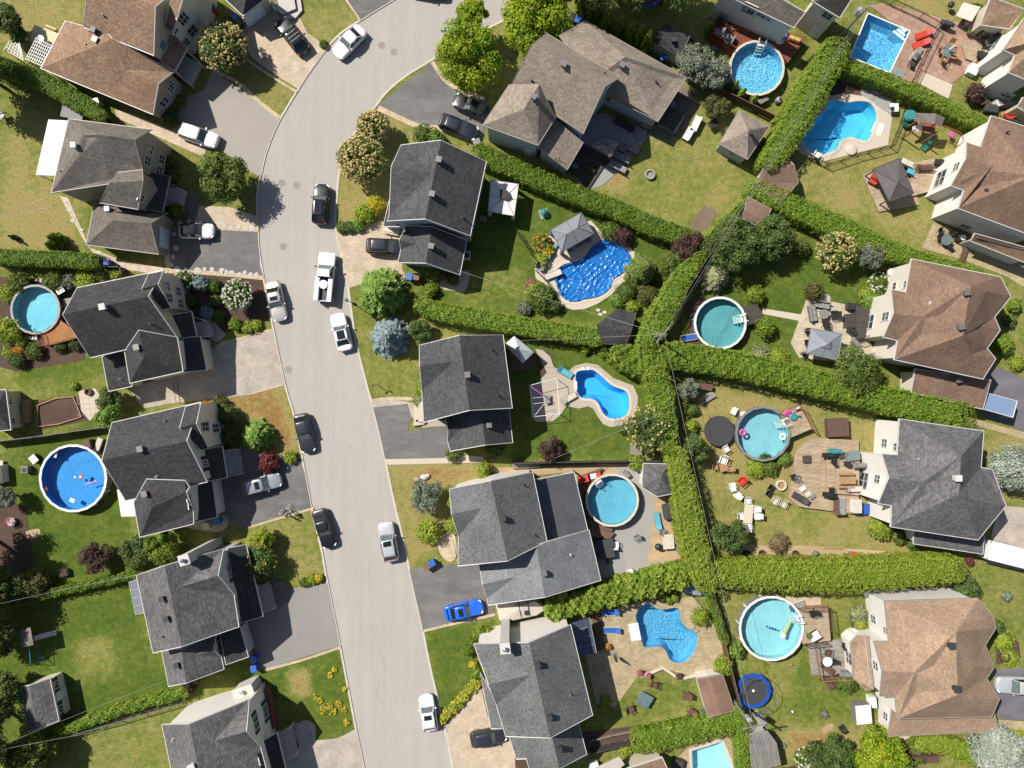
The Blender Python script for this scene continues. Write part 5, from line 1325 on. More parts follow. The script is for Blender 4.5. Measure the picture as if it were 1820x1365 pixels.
dec_tree(462,958,1.4,2.6,L_LIME,"lime green bush at the ash grey house's front corner","bush","bush",leaf=.22)
dec_tree(187,738,1.7,2.8,L_LIGHT,"light green bush beside the vegetable plot","bush","bush",leaf=.22)
dec_tree(192,708,1.5,2.8,L_DARK,"dark green bush below the charcoal house's garage","bush","bush",leaf=.22)
SH=[
 (668,364,1.1,L_YEL,1.6,"golden yellow round shrub in front of the slate roofed house"),(647,380,1.2,L_LIME,1.7,"light green round shrub next to the golden one"),
 (608,404,.7,L_GREEN,.8,"low green plant nearest the road below the round shrubs"),(622,403,.7,L_GREEN,.8,"low green plant in the middle of the drive edge"),(637,400,.8,L_LIGHT,.9,"low green plant nearest the light green round shrub"),
 (752,238,1.2,L_GREEN,2.0,"green shrub at the upper corner of the slate roof"),(770,243,1.1,L_LIGHT,1.8,"brighter shrub beside the drive of the two black cars"),
 (357,503,1.0,L_BLUE,1.6,"upper round blue green shrub of the front garden"),(367,556,.85,L_BLUE,1.4,"lower round blue green shrub by the front path"),
 (417,576,.75,L_HEDGE,1.2,"small round hedge ball beside the paver drive"),(327,497,1.1,L_GREEN,1.4,"white flowering shrub beneath the tan window gable"),
 (335,533,.9,L_DARK,1.2,"dark shrub against the tan window gable"),(380,508,.8,L_DARK,1.1,"dark shrub beside the upper blue green ball"),(388,562,.8,L_GREEN,1.0,"green shrub beside the lower blue green ball"),
 (382,535,.7,L_GREEN,.9,"leafy plant between the two blue green balls"),(440,582,.7,L_LIME,.8,"lime low plant beside the kerb of the paver drive"),(455,578,.7,L_LIME,.7,"lime low plant nearest the beige sedan"),
 (405,738,1.2,L_DARK,2.0,"dark shrub at the gable windows of the smoky grey house"),(406,775,1.0,L_DARK,1.7,"dark round shrub above the front stairs"),(390,716,.9,L_OLIVE,1.2,"bronze shrub beside the orange flowers"),
 (366,722,.6,L_ORG,.8,"orange flowering plant at the smoky grey house corner"),(515,813,.8,L_LIME,.9,"lime shrub beside the kerb below the scorched lawn"),
 (60,1036,1.7,L_OLIVE,2.8,"olive round shrub in the shaded corner yard"),(30,1060,1.2,L_DARK,2.0,"dark shrub beside the olive round shrub"),
 (33,503,1.3,L_GREEN,1.6,"green shrub above the redwood ringed round pool"),(95,500,1.2,L_GREEN,1.5,"mid green shrub in the bed above the round pool"),(123,500,.9,L_SILV,1.2,"grey green shrub beside the pool pump"),(150,502,1.2,L_LIME,1.5,"lime shrub at the charcoal roof corner"),
 (12,522,1.1,L_LIME,1.3,"lime shrub left of the redwood ringed pool"),(12,588,1.6,L_LIME,1.8,"largest lime shrub in the western garden"),(35,606,.8,L_LIGHT,1.0,"small spiky light green shrub below the round pool"),
 (33,624,.8,L_ORG,.9,"amber leaved plant in the western garden"),(14,626,.7,L_LIME,.8,"small lime plant at the western edge"),(60,624,1.0,L_GREEN,1.1,"green shrub beside the pink flowers"),(106,614,.8,L_GREEN,.9,"dark green plant under the pool deck railing"),(133,612,.8,L_DARK,.9,"darker plant under the pool deck near the house"),(30,640,1.0,L_DARK,1.2,"shaded shrub at the foot of the western garden"),
 (50,634,.4,L_PINK,.5,"pink flowering plant in the western garden"),
 (766,515,.8,L_HEDGE,1.3,"upper topiary ball beside the paver corner"),(757,530,.65,L_HEDGE,1.1,"middle topiary ball beside the hedge end"),(743,543,.8,L_HEDGE,1.3,"lower topiary ball at the hedge end"),(770,490,.8,L_HEDGE,1.4,"topiary ball against the garage wall"),(805,497,.7,L_GREEN,.9,"green fern by the garage wall"),
 (1107,419,1.2,L_PURP,1.6,"burgundy shrub above the covered pool"),(1084,410,1.2,L_GREEN,1.4,"green shrub left of the burgundy one"),(964,432,1.1,L_GREEN,1.2,"grassy green shrub beside the gazebo"),(972,445,.8,L_GOLD,.9,"golden flowering plant at the gazebo"),(962,462,.9,L_LIME,1.0,"lime plant beside the turquoise chair"),
 (943,505,.6,L_PINK,.8,"red flowering plant beside the covered pool terrace"),(962,530,1.6,L_GREEN,1.8,"spreading green bush below the covered pool"),(950,515,1.0,L_LIME,1.2,"lime bush below the red flowers"),(986,543,.8,L_DARK,1.4,"dark clipped ball below the covered pool"),(932,548,.9,L_SILV,1.0,"grey plant at the hedge top near the clipped ball"),
 (1124,546,.8,L_HEDGY,1.3,"golden clipped ball beside the black shed"),(1112,518,1.2,L_GREEN,1.3,"leafy shrub at the right rim of the covered pool"),(1098,532,.9,L_LIGHT,1.0,"light shrub at the lower rim of the covered pool"),(1152,522,1.3,L_OLIVE,1.2,"tuft of tall grass beside the diagonal hedge"),(1188,505,.8,L_GREEN,1.0,"small shrub in the diagonal hedge's shade"),
 (1342,524,1.1,L_HEDGE,1.8,"upper clipped yew by the teal pool"),(1361,581,1.2,L_HEDGE,2.0,"lower clipped yew by the teal pool"),(1447,517,1.2,L_OLIVE,1.8,"round olive shrub above the patio sofa"),(1425,440,1.0,L_GREEN,1.4,"small shrub in the mulch left of the cream tree"),
 (1562,503,1.2,L_GREEN,1.3,"white flowering shrub along the brown house wall"),(1552,535,1.3,L_LIGHT,1.3,"bright green shrub above the timber stairs"),(1540,520,.8,L_LIME,.9,"lime plant at the lawn edge by the flowering shrub"),
 (1804,543,.8,L_HEDGE,1.3,"hedge ball at the brown house's eastern corner"),(1785,612,1.2,L_HEDGE,1.8,"larger bush beside the brown house's front"),(1795,570,.8,L_GREEN,1.0,"small bush on the narrow eastern lawn"),(1808,645,.9,L_LIME,1.0,"lime bush above the dark asphalt drive"),
 (1350,632,1.2,L_VAR,.8,"ring of pale variegated plants in the round bed"),(1385,635,1.1,L_LIME,.9,"lime plants in the round bed"),
 (1131,823,.95,L_HEDGY,1.6,"golden topiary beside the grey pool shed"),(1228,757,.8,L_LIME,1.4,"golden bush beside the black trampoline"),(1230,728,.8,L_GREEN,1.0,"low bush in the hedge shade above the trampoline"),
 (761,945,1.4,L_LIME,2.2,"lime bush on the front lawn beside the blue bin"),(808,893,.9,L_HEDGE,1.9,"upper cedar at the mottled house front"),(805,935,.9,L_LIME,1.2,"lower lime bush at the mottled house front"),
 (860,832,.75,L_HEDGY,1.9,"upper ball of the twin topiary at the fence end"),(862,846,.75,L_HEDGY,1.5,"lower ball of the twin topiary at the fence end"),
 (853,1125,.85,L_HEDGE,1.8,"left clipped ball at the white chimney wall"),(867,1125,.75,L_HEDGE,1.8,"right clipped ball at the white chimney wall"),(838,1143,.8,L_HEDGD,1.3,"upper clipped plant at the roof corner"),(832,1157,.7,L_HEDGD,1.1,"lower clipped plant at the roof corner"),(846,1195,.8,L_HEDGE,1.2,"rounded ball along the mottled roof's eave"),(840,1182,.5,L_GOLD,.7,"small golden plant along the mottled roof's eave"),
 (1245,1097,1.1,L_HEDGY,1.6,"golden oval shrub beside the stone patterned pool"),(1286,1184,1.2,L_HEDGY,1.8,"golden oval shrub at the brown fence above the shed"),(1188,1067,.5,L_HEDGE,.8,"left of two small balls above the stone patterned pool"),(1199,1063,.5,L_HEDGE,.8,"right of two small balls above the stone patterned pool"),(1308,1157,1.0,L_HEDGE,1.6,"hedge bush between the brown fence and pale round pool"),
 (1077,1247,.7,L_LIME,.8,"lime plant on the dark lawn wedge"),(1112,1333,.8,L_LIME,.9,"lime plant in the dry bed at the picture bottom"),
 (1735,165,1.2,L_PURP,1.8,"dark purple shrub beside the white house's patio wall"),(1733,22,1.1,L_GREEN,1.4,"green shrub beside the white folded canopy"),
 (1345,832,1.2,L_LIME,1.0,"lime shrub below the pink ring pool"),(1370,832,1.0,L_GREEN,1.0,"green shrub below the pink ring pool"),(1393,815,.9,L_LIGHT,1.0,"light shrub between the pink ring pool and deck"),(1360,818,.8,L_OLIVE,.8,"olive plant hugging the pink ring pool"),
 (1566,938,1.4,L_HEDGY,1.5,"golden shrub below the dark hip roof"),(1600,955,.9,L_GREEN,1.1,"green shrub beside the golden one under the dark eave"),(1625,965,.9,L_DARK,1.0,"dark shrub under the low dark roof"),(1385,965,1.2,L_STRAW,1.1,"dry straw coloured grass tuft"),
 (1507,1215,1.2,L_GREEN,1.4,"green shrub at the end of the grey deck"),(1527,1092,1.0,L_VAR,.9,"pale shrub against the tan roofed house's white wall"),(1530,1110,.8,L_LIME,.8,"lime shrub below the pale one at the white wall"),
 (1772,1118,1.0,L_DARK,.9,"dark plant under the tan roof's corner"),(1785,1140,1.2,L_LIME,.9,"lime plant in the front bed of the tan house"),(1795,1170,1.0,L_LIME,.8,"lower lime plant in the front bed of the tan house"),(1718,1048,1.6,L_DARK,2.4,"dark bush at the end of the golden hedge"),(1790,1060,.6,L_SILV,.7,"tiny pale bush on the eastern lawn"),
 (1430,1348,1.2,L_GREEN,1.4,"white flowering bush at the picture bottom"),(1812,1312,1.0,L_LIME,1.3,"lime bush beside the silver spruce"),(1630,1345,.9,L_GREEN,1.1,"green bush by the brown fence's pale steps"),
 (297,192,.8,L_DARK,1.1,"upper dark plant at the brown house's garage wall"),(317,180,.8,L_GREEN,1.0,"green plant at the curved path edge"),(302,212,1.0,L_DARK,1.2,"lower dark plant at the brown house's garage wall"),
 (312,376,1.0,L_GREEN,1.6,"dark round shrub beside the white car's drive"),(300,288,.8,L_DARK,1.0,"upper shaded plant beneath the four window gable"),(305,312,.8,L_GREEN,1.0,"lower shaded plant beneath the four window gable"),
 (205,487,.7,L_LIME,.9,"lime plant at the charcoal roof's upper eave"),(180,483,.9,L_GREEN,1.0,"green plant behind the blue bins"),(345,1205,.8,L_GREEN,1.2,"green plant at the ash grey garage corner"),(335,1222,.9,L_PURP,1.2,"dead brown shrub by the wire fence end"),
 (553,1030,.7,L_LIME,.7,"lime plant at the dark asphalt drive corner"),(566,1028,.5,L_GOLD,.7,"golden flowers at the dark asphalt drive corner"),(540,1035,.6,L_GREEN,.7,"green plant at the dark asphalt drive corner"),
 (750,695,.9,L_LIME,.7,"variegated lime plant along the centre house wall"),(745,712,.8,L_VAR,.6,"pale variegated plant by the centre house steps"),(757,672,.7,L_LIME,.7,"lime plant at the centre house's upper wall"),
 (805,808,.9,L_GREEN,1.1,"green plant at the centre garage corner"),(880,797,1.1,L_DARK,1.3,"dark plant at the foot of the centre garage"),
 (1040,622,.55,L_HEDGE,.9,"left of two small balls below the straight hedge"),(1073,626,.7,L_HEDGE,1.1,"right of two small balls below the straight hedge"),(1107,765,.5,L_DARK,.6,"dark plant beside the cream tree over the hedge"),(130,686,.5,L_LIME,.6,"small lime plant in the vegetable plot"),(1050,300,.6,L_DARK,.8,"shaded plant on the dark terrace edge"),(495,30+15,.5,L_LIGHT,.5,"small green plant beside the pink paver drive"),
 (575,78,.5,L_GREEN,.5,"small green plant where the pink drive meets the kerb"),(985,253,.8,L_LIGHT,.9,"pale plant between the hedge and the fawn house wall"),(925,255,.9,L_GREEN,1.1,"green shrub at the hedge's start beside the bin"),
]
FLW={"white flowering shrub beneath the tan window gable":L_WHITE,"white flowering shrub along the brown house wall":L_WHITE,"golden flowering plant at the gazebo":L_GOLD,"white flowering bush at the picture bottom":L_WHITE,"grassy green shrub beside the gazebo":L_ORG}
for x,y,R,mt,H,lab in SH:
    o=shrub(x,y,R,mt,lab,H,flowers=FLW.get(lab),name="flowering_plant" if mt in(L_GOLD,L_ORG,L_PINK)else "shrub",cat="plant" if R<.75 else "shrub",loose=mt in(L_OLIVE,L_STRAW,L_LIME,L_VAR))
# clumps of yellow day lilies by the pink drive, one per clump
for i,(x,y)in enumerate([(787,1277),(797,1268),(806,1258),(816,1248),(826,1236),(836,1226),(846,1214)]):
    shrub(x,y,.62,L_LIME,"clump of yellow day lilies in the curved row along the pink drive",.7,"day_lily","plant",flowers=L_GOLD,nfl=15,group="yellow day lilies along the pink drive",loose=True)
for i,(x,y)in enumerate([(577,1262),(592,1265),(612,1262),(617,1284),(603,1250),(568,1245),(613,1225),(595,1190),(588,1200),(560,1238),(585,1255)]):
    shrub(x,y,(.5,.42,.3,.36,.32,.3,.26,.22,.3,.26,.36)[i],L_LIME,"patch of yellow wild flowers on the lawn beside the kerb",.16,"wildflower_patch","plant",flowers=L_GOLD,nfl=11,group="yellow wild flowers on the front lawn",loose=True)
T(2,0)
for i,(x,y)in enumerate([(490,95),(548,118),(598,130),(650,205),(740,232),(820,270),(878,300),(928,345)]):
    cedar(x,y,.85,4.2,L_HEDGE,"pointed cedar in the row between the fawn house and shaded lawn","row of pointed cedars")
for i,(x,y)in enumerate([(1480,600),(1540,640),(1590,690),(1670,735)]):
    cedar(x,y,.55,2.6,L_HEDGE,"small pointed cedar along the timber deck pool's lower rim","small cedars by the deck pool")
for i,(x,y)in enumerate([(1190,450),(1225,400),(1370,230)]):
    cedar(x,y,.6,3.0,L_HEDGE,"slim cedar beside the silvery trees","slim cedars by the silvery trees")
T(0,1)
for x,y in[(440,350),(425,400)]:cedar(x,y,.9,2.6,L_HEDGD,"short dark cedar at the end of the low straight hedge","two short cedars")

frame()
for x,y,R,H in[(1035,-62,4.0,9.0),(1120,-66,4.2,9.5),(1200,-60,4.0,9.0)]:dec_tree(x,y,R,H,L_DARK,"tall tree beyond the picture top shading the lawn behind the pointed cedars",leaf=.34,group="tall trees shading the lawn at the top")
for x,y,R,H in[(-80,985,3.6,8.0),(-100,1085,4.0,8.5),(-60,1320,3.8,8.5),(-70,110,3.4,8.0)]:dec_tree(x,y,R,H,L_DARK,"tall tree beyond the western picture edge shading the back yards",leaf=.34,group="tall trees along the western edge")
# ---------------------------------------------------------------- vehicles
def paint(name,c,metal=0.0,rough=0.28,coat=1.0):return M("paint_"+name,c,rough,0.04,1.5,metal=metal,coat=coat)
PW=paint("white",(.6,.6,.6),coat=.6);PK=paint("black",(.008,.008,.010),coat=.35);PN=paint("navy_black",(.010,.011,.018),coat=.35);PS=paint("silver",(.46,.46,.47),.35);PG=paint("grey",(.27,.29,.31),.35)
PB=paint("blue",(.012,.10,.55));PE=paint("beige_silver",(.42,.39,.35),.3);PD=paint("dark_grey",(.022,.024,.029),.1,coat=.5)
CGL=M("car_glass",(.012,.016,.018),.06,.2,.8,spec=.5);CWS=M("windscreen_glass",(.085,.105,.10),.06,.3,2.5,spec=.5);RUB=M("tyre_rubber",(.02,.02,.021),.85,.15,6);RIM=M("alloy_rim",(.45,.45,.46),.3,.05,metal=.7)
LHT=M("lamp_clear",(.65,.67,.7),.12,.05,coat=1);LRD=M("lamp_red",(.4,.015,.012),.2,.05,coat=1);BLKP=M("black_trim",(.02,.02,.022),.5,.1)
def rrect(L0,L1,W,rf,rr,n=6):
    """top outline, x from L0 (rear) to L1 (front); rounded corners rf front, rr rear"""
    o=[]
    for cx,cy,r,a0 in((L1-rf,W/2-rf,rf,0),(L0+rr,W/2-rr,rr,90),(L0+rr,-W/2+rr,rr,180),(L1-rf,-W/2+rf,rf,270)):
        for k in range(n+1):
            a=math.radians(a0+90*k/n);o.append((cx+r*math.cos(a),cy+r*math.sin(a)))
    return o
def vehicle(name,label,x,y,rz,body,L=4.6,W=1.82,H=1.46,cat="car",wb=.15,wr=.02,rr_=-.30,rb=-.40,sh=.9,roofm=None,sun=None,rails=False,spoiler=False,cross=False,group="parked cars",bed=False,hood=.74,dark_roof=False,zref=.8):
    """wb, wr, rr_, rb: windscreen base, roof front, roof rear, rear glass base as fractions of L from the middle"""
    p=P(x,y,zref);p.z=GZ(x,y);t=thing(name,label,cat,p,rz,group)
    h=L/2;m=MB()
    def ztop(xx):
        f=xx/L
        if f>wb:return sh-(sh-hood)*((f-wb)/(.5-wb))**1.6
        if f<rb:return sh-.06*((rb-f)/(.5+rb+1e-6))
        return sh
    rings=[]
    for z,k,sx in((.24,.93,.965),(.34,.985,.99),(.52,1.0,1.0),(.68,.995,.995)):
        rings.append([(a*sx,b*k,z)for a,b in rrect(-h,h,W,.66,.48)])
    base=rrect(-h*.985,h*.975,W*.95,.66,.48)
    rings.append([(a,b,min(sh,ztop(a))-.07)for a,b in base])
    for k,dz in((.93,-.015),(.8,.005),(.5,.03),(.12,.035)):
        rings.append([(a*(k*.5+.5)if k>.5 else a*(.5+k*.5),b*k,ztop(a*(.5+k*.5))+dz)for a,b in base])
    m.loft(rings);m.build("body",body,t,smooth=True)
    xb0,xb1,xr0,xr1=rb*L,wb*L,rr_*L,wr*L;yb,yr=W*.455,W*.395;z0=sh-.03;z1=H-.05
    def q(x_,y_,z_):return(x_,y_,z_)
    yf=.93
    A=[q(xb1,-yb*yf,z0),q(xb1,yb*yf,z0),q(xb0,yb*.95,z0),q(xb0,-yb*.95,z0)];B=[q(xr1,-yr*.94,z1),q(xr1,yr*.94,z1),q(xr0,yr*.9,z1),q(xr0,-yr*.9,z1)]
    MB().add([A[0],A[1],B[1],B[0]],[(0,1,2,3)]).build("windscreen",CWS,t)
    MB().add([A[2],A[3],B[3],B[2]],[(0,1,2,3)]).build("rear_window",CGL,t)
    for s in(1,2),(3,0):MB().add([A[s[0]],A[s[1]],B[s[1]],B[s[0]]],[(0,1,2,3)]).build("side_window",CGL,t)
    m=MB()
    for i in range(4):m.bar(A[i],B[i],.05,6,r2=.045)
    for sy in(-1,1):
        xm=(xr0+xr1)/2+.05;f=(xm-xb0)/(xb1-xb0);m.bar((xm,sy*yb*.955,z0),(xm,sy*yr*1.005,z1),.035,5)
    m.build("pillars",body,t)
    r=MB();xs=np.linspace(xr0-.03,xr1+.05,9);rg=[]
    for k,xx in enumerate(xs):
        e=min(k,8-k);drop=(.045,.018,.004,0,0)[min(e,4)];wv=yr*(.86,.94,.99,1.0,1.0)[min(e,4)]+.02
        rg.append([(xx,-wv,z1-.03),(xx,-wv*.93,z1+.025-drop),(xx,-wv*.5,z1+.055-drop),(xx,wv*.5,z1+.055-drop),(xx,wv*.93,z1+.025-drop),(xx,wv,z1-.03)])
    r.loft(rg);r.build("roof_panel",roofm or body,t,smooth=True)
    if sun:MB().box(((xr0+xr1)/2+sun[0],0,z1+.06),(sun[1],yr*1.25,.02)).build("sunroof",CGL,t)
    if rails:
        for sy in(-1,1):MB().tube([(xr0+.1,sy*yr*.97,z1+.02),(xr0+.2,sy*yr*.97,z1+.1),(xr1-.2,sy*yr*.97,z1+.1),(xr1-.05,sy*yr*.97,z1+.02)],.03,6).build("roof_rail",VENTM,t)
    if cross:
        for k in(.25,.5,.75):MB().box((xr0+(xr1-xr0)*k,0,z1+.09),(.06,yr*1.9,.05)).build("roof_bar",VENTM,t)
    if spoiler:MB().box((-h+.28,0,sh+.18),(.26,W*.78,.035)).box((-h+.32,.5,sh+.08),(.12,.06,.2)).box((-h+.32,-.5,sh+.08),(.12,.06,.2)).build("spoiler",body,t)
    for sx in(h*.62,-h*.60):
        for sy in(-1,1):
            c=Vector((sx,sy*(W/2-.13),.32));w_=MB();w_.bar(c-Vector((0,.11,0)),c+Vector((0,.11,0)),.325,18)
            wo=w_.build("wheel",RUB,t);MB().bar(c-Vector((0,.116,0)),c+Vector((0,.116,0)),.21,14).build("rim",RIM,wo)
    for sy in(-1,1):
        MB().box((h*.875,sy*W*.345,hood-.06),(.34,.26,.12),-sy*.75).build("headlight",LHT,t)
        MB().box((-h*.935,sy*W*.355,sh-.15),(.12,.3,.14),sy*.6).build("tail_light",LRD,t)
        MB().box((xb1-.28,sy*(W/2+.07),sh+.06),(.13,.2,.13)).bar((xb1-.26,sy*(W/2-.08),sh),(xb1-.28,sy*(W/2+.05),sh+.04),.025,5).build("mirror",body,t)
    MB().box((h*.975,0,.42),(.06,W*.55,.14)).build("grille",BLKP,t)
    MB().box((-h*.99,0,.5),(.05,.5,.12)).build("number_plate",WHITE,t)
    for sy in(-1,1):MB().tube([(xb1+.06,sy*.1,z0+.05),(xb1-.02,sy*.1+.5*(1 if sy>0 else .6),z0+.09)],.012,4).build("wiper",BLKP,t)
    return t
def GZ(x,y):
    p=P(x,y,0);return-0.055 if inside((p.x,p.y),ROAD)else 0.05
frame()
SED=dict(wb=.17,wr=.04,rr_=-.20,rb=-.34);SUVK=dict(L=4.7,W=1.88,H=1.68,wb=.19,wr=.06,rr_=-.33,rb=-.455,sh=1.02,hood=.9);HAT=dict(L=4.3,W=1.8,H=1.5,wb=.2,wr=.06,rr_=-.34,rb=-.45,sh=.94,hood=.8)
vehicle("parked_sedan","white sedan parked in the road bend at the kerb",620,73,ang(640,52,600,93),PW,4.5,1.8,1.44,**SED)
vehicle("parked_suv","black sport utility car with barred glass roof on the pink paver drive",519,63,ang(540,92,498,38),PK,**SUVK,roofm=CGL,cross=True)
vehicle("parked_minivan","silver white minivan on the drive of the brown house",353,241,ang(325,232,385,252),PW,4.7,1.85,1.72,wb=.22,wr=.08,rr_=-.36,rb=-.465,sh=1.0,hood=.9)
vehicle("parked_car","white small car with black roof on the stone edged drive",349,410,ang(325,410,380,411),PW,**{**HAT,"L":4.1,"H":1.56},roofm=CGL,sun=(-.1,.35))
vehicle("parked_suv","black sport utility car standing in the road below the manholes",570,362,ang(568,395,573,330),PK,**SUVK,roofm=PK,sun=(.1,1.4))
vehicle("parked_sedan","dark wagon with its nose under the garage eave of the slate roof",686,438,ang(655,437,715,440),PN,4.7,1.86,1.6,wb=.2,wr=.06,rr_=-.36,rb=-.45,sh=.98,hood=.86)
vehicle("parked_sedan","beige silver sedan with sunroof at the kerb beside the front garden",490,535,ang(484,505,497,566),PE,4.75,1.82,1.44,sun=(.15,.45),**SED)
vehicle("parked_coupe","white sporty car with dark roof glass in the road above the centre house",606,590,ang(614,620,599,560),PW,4.5,1.84,1.4,sun=(.05,1.0),wb=.17,wr=.03,rr_=-.22,rb=-.37)
vehicle("parked_sedan","dark hatchback at the kerb beside the scorched lawn",541,770,ang(534,738,548,802),PD,4.65,1.84,1.5,wb=.17,wr=.02,rr_=-.30,rb=-.43)
vehicle("parked_wagon","grey wagon on the dark drive beside the dark red shrub",466,860,ang(436,868,496,852),PG,4.6,1.82,1.56,wb=.2,wr=.06,rr_=-.37,rb=-.455,sh=.98,hood=.85,sun=(.35,.55),rails=True)
vehicle("parked_sedan","black sedan with sunroof at the kerb near the two people",576,940,ang(566,908,586,972),PK,4.7,1.84,1.45,sun=(.15,.5),**SED)
vehicle("parked_suv","silver sport utility car with roof rails at the kerb by the bright lime bush",690,963,ang(696,998,684,930),PS,**SUVK,sun=(.55,.6),rails=True)
vehicle("parked_sedan","bright blue sedan with a rear spoiler on the asphalt drive",824,1085,ang(790,1092,858,1077),PB,4.6,1.82,1.46,sun=(.1,.55),spoiler=True,**SED)
vehicle("parked_hatchback","white hatchback with dark sunroof at the kerb by the yellow day lilies",761,1268,ang(766,1300,756,1236),PW,**HAT,sun=(.35,.55))
vehicle("parked_hatchback","dark grey hatchback half under the mottled eave on the pink drive",868,1310,ang(836,1316,900,1303),PD,**HAT)
vehicle("parked_sedan","black car nearest the fawn house's wall on the fan shaped drive",838,190,ang(868,204,812,176),PK,4.6,1.82,1.46,**SED)
vehicle("parked_suv","black car beside the tan edging of the fan shaped drive",815,226,ang(784,214,848,240),PN,**{**SUVK,"H":1.6})
vehicle("parked_car","pale grey car nosed against the tan roofed house, cut by the picture edge",1806,1218,ang(1840,1218,1770,1216),PS,4.8,1.9,1.7,wb=.16,wr=.02,rr_=-.36,rb=-.45,sh=1.05,hood=.95)
vehicle("parked_car","dark car on the road, mostly cut off by the picture top",762,-21,ang(745,-23,780,-19),PK,4.6,1.8,1.46,**SED)
# pickup with side tool boxes and a hose reel ------------------------------
rz=ang(572,530,579,455);p=P(578,492,.9);p.z=-.055
t=thing("pickup_truck","white work pickup with side boxes and a hose reel in its bed","pickup truck",p,rz,"parked cars")
L,W=5.7,1.95;h=L/2;m=MB();rings=[]
for z,k,sx in((.35,.95,.98),(.5,1,1),(.75,1,1),(1.0,.985,.99)):rings.append([(a*sx,b*k,z)for a,b in rrect(.0,h,W,.4,.05)])
rings.append([(a*.985 if a>1 else a,b*.93,1.1-(.06 if a>1.6 else 0))for a,b in rrect(.0,h,W,.4,.05)])
m.loft(rings);m.box((-h/2+.0,0,.62),(h,W*.96,.4));m.build("body",PW,t)
MB().box((-h+.04,0,.93),(.08,W*.94,.42)).build("tailgate",PW,t)
A=[(1.35,-.82,1.08),(1.35,.82,1.08),(-.12,.86,1.08),(-.12,-.86,1.08)];B=[(.78,-.68,1.78),(.78,.68,1.78),(-.05,.7,1.78),(-.05,-.7,1.78)]
MB().add([A[0],A[1],B[1],B[0]],[(0,1,2,3)]).build("windscreen",CWS,t);MB().add([A[2],A[3],B[3],B[2]],[(0,1,2,3)]).build("rear_window",CGL,t)
for s in(1,2),(3,0):MB().add([A[s[0]],A[s[1]],B[s[1]],B[s[0]]],[(0,1,2,3)]).build("side_window",CGL,t)
m=MB()
for i in range(4):m.bar(A[i],B[i],.05,6)
m.build("pillars",PW,t);MB().box((.36,0,1.82),(.92,1.44,.1),taper=.93).build("roof_panel",PW,t,bevel=.03)
for sy in(-1,1):MB().box((-h/2-.05,sy*.76,1.12),(h*.98,.5,.55)).build("tool_box",PW,t,bevel=.03)
MB().box((-h/2,-.965,1.0),(h*.7,.02,.25)).build("side_stripe",M("lime_stripe",alb("b4c83c"),.5,.05),t)
MB().box((-h/2-.05,0,.86),(h*.95,1.0,.06)).build("bed_floor",BLKP,t)
rl=MB().lathe([(.5,0),(.5,.04),(.18,.05),(.18,.55),(.5,.56),(.5,.6),(.05,.6)],(-.95,0,.9),22).build("hose_reel",PW,t)
MB().lathe([(.36,.12),(.4,.3),(.36,.5)],(-.95,0,.9),18).build("hose",BLKP,rl)
for sx in(h*.62,-h*.55):
    for sy in(-1,1):
        c=Vector((sx,sy*(W/2-.1),.38));wo=MB().bar(c-Vector((0,.13,0)),c+Vector((0,.13,0)),.385,18).build("wheel",RUB,t);MB().bar(c-Vector((0,.136,0)),c+Vector((0,.136,0)),.23,14).build("rim",RIM,wo)
for sy in(-1,1):
    MB().box((h*.95,sy*.74,.9),(.2,.34,.2)).build("headlight",LHT,t);MB().box((-h-.005,sy*.88,.95),(.05,.14,.3)).build("tail_light",LRD,t)
    MB().box((1.1,sy*1.14,1.2),(.14,.24,.22)).bar((1.1,sy*.9,1.15),(1.1,sy*1.1,1.2),.03,5).build("mirror",BLKP,t)
MB().box((-h-.28,.0,.5),(.5,.1,.1)).box((-h-.12,0,.5),(.12,.5,.08)).build("tow_hitch",VENTM,t)
# white cargo trailer at the eastern edge ----------------------------------
rz=ang(1752,975,1820,992);p=P(1793,986,1.8);p.z=.05
t=thing("cargo_trailer","white box trailer beside the dark hip roofed house, cut by the picture edge","trailer",p,rz)
m=MB();m.box((0,0,1.35),(5.2,2.2,2.0));m.build("box_body",PW,t,bevel=.08);MB().box((0,0,2.37),(5.0,.04,.03)).box((0,.55,2.365),(5.0,.02,.02)).build("roof_seam",TRG,t)
for sx in(-.5,.5):
    for sy in(-1,1):c=Vector((sx,sy*1.0,.33));MB().bar(c-Vector((0,.1,0)),c+Vector((0,.1,0)),.33,16).build("wheel",RUB,t)
for sy in(-1,1):MB().box((-2.62,sy*.95,2.25),(.05,.2,.1)).build("marker_lamp",LRD,t)
MB().bar((2.6,.4,.5),(3.6,0,.5),.06,6).bar((2.6,-.4,.5),(3.6,0,.5),.06,6).build("drawbar",BLKP,t)
# blue grey car shelter ----------------------------------------------------
T(3,2)
c=P(1650,160,0);t=thing("car_shelter","blue grey panel roofed car shelter at the brown garage end","shelter",c)
BP=M("shelter_panel",alb("8ea6c6"),.35,.06)
a,b,cc,d=P(1545,70,2.4),P(1770,130,2.2),P(1740,245,2.2),P(1530,185,2.4);e=P(1755,140,2.3)
m=MB();up=Vector((0,0,.05));m.add([a,b,cc,d,a+up,b+up,cc+up,d+up],[(3,2,1,0),(4,5,6,7),(0,1,5,4),(1,2,6,5),(2,3,7,6),(3,0,4,7)]);m.build("roof_panel",BP,t,org=c)
m=MB();u2=Vector((0,0,.04));m.tube([a+u2,b+u2,cc+u2,d+u2,a+u2],.06,5);m.build("roof_frame",TRIM,t,org=c)
for q in(a,b,cc,d):MB().bar((q.x,q.y,0),(q.x,q.y,q.z),.05,6).build("post",TRIM,t,org=c)
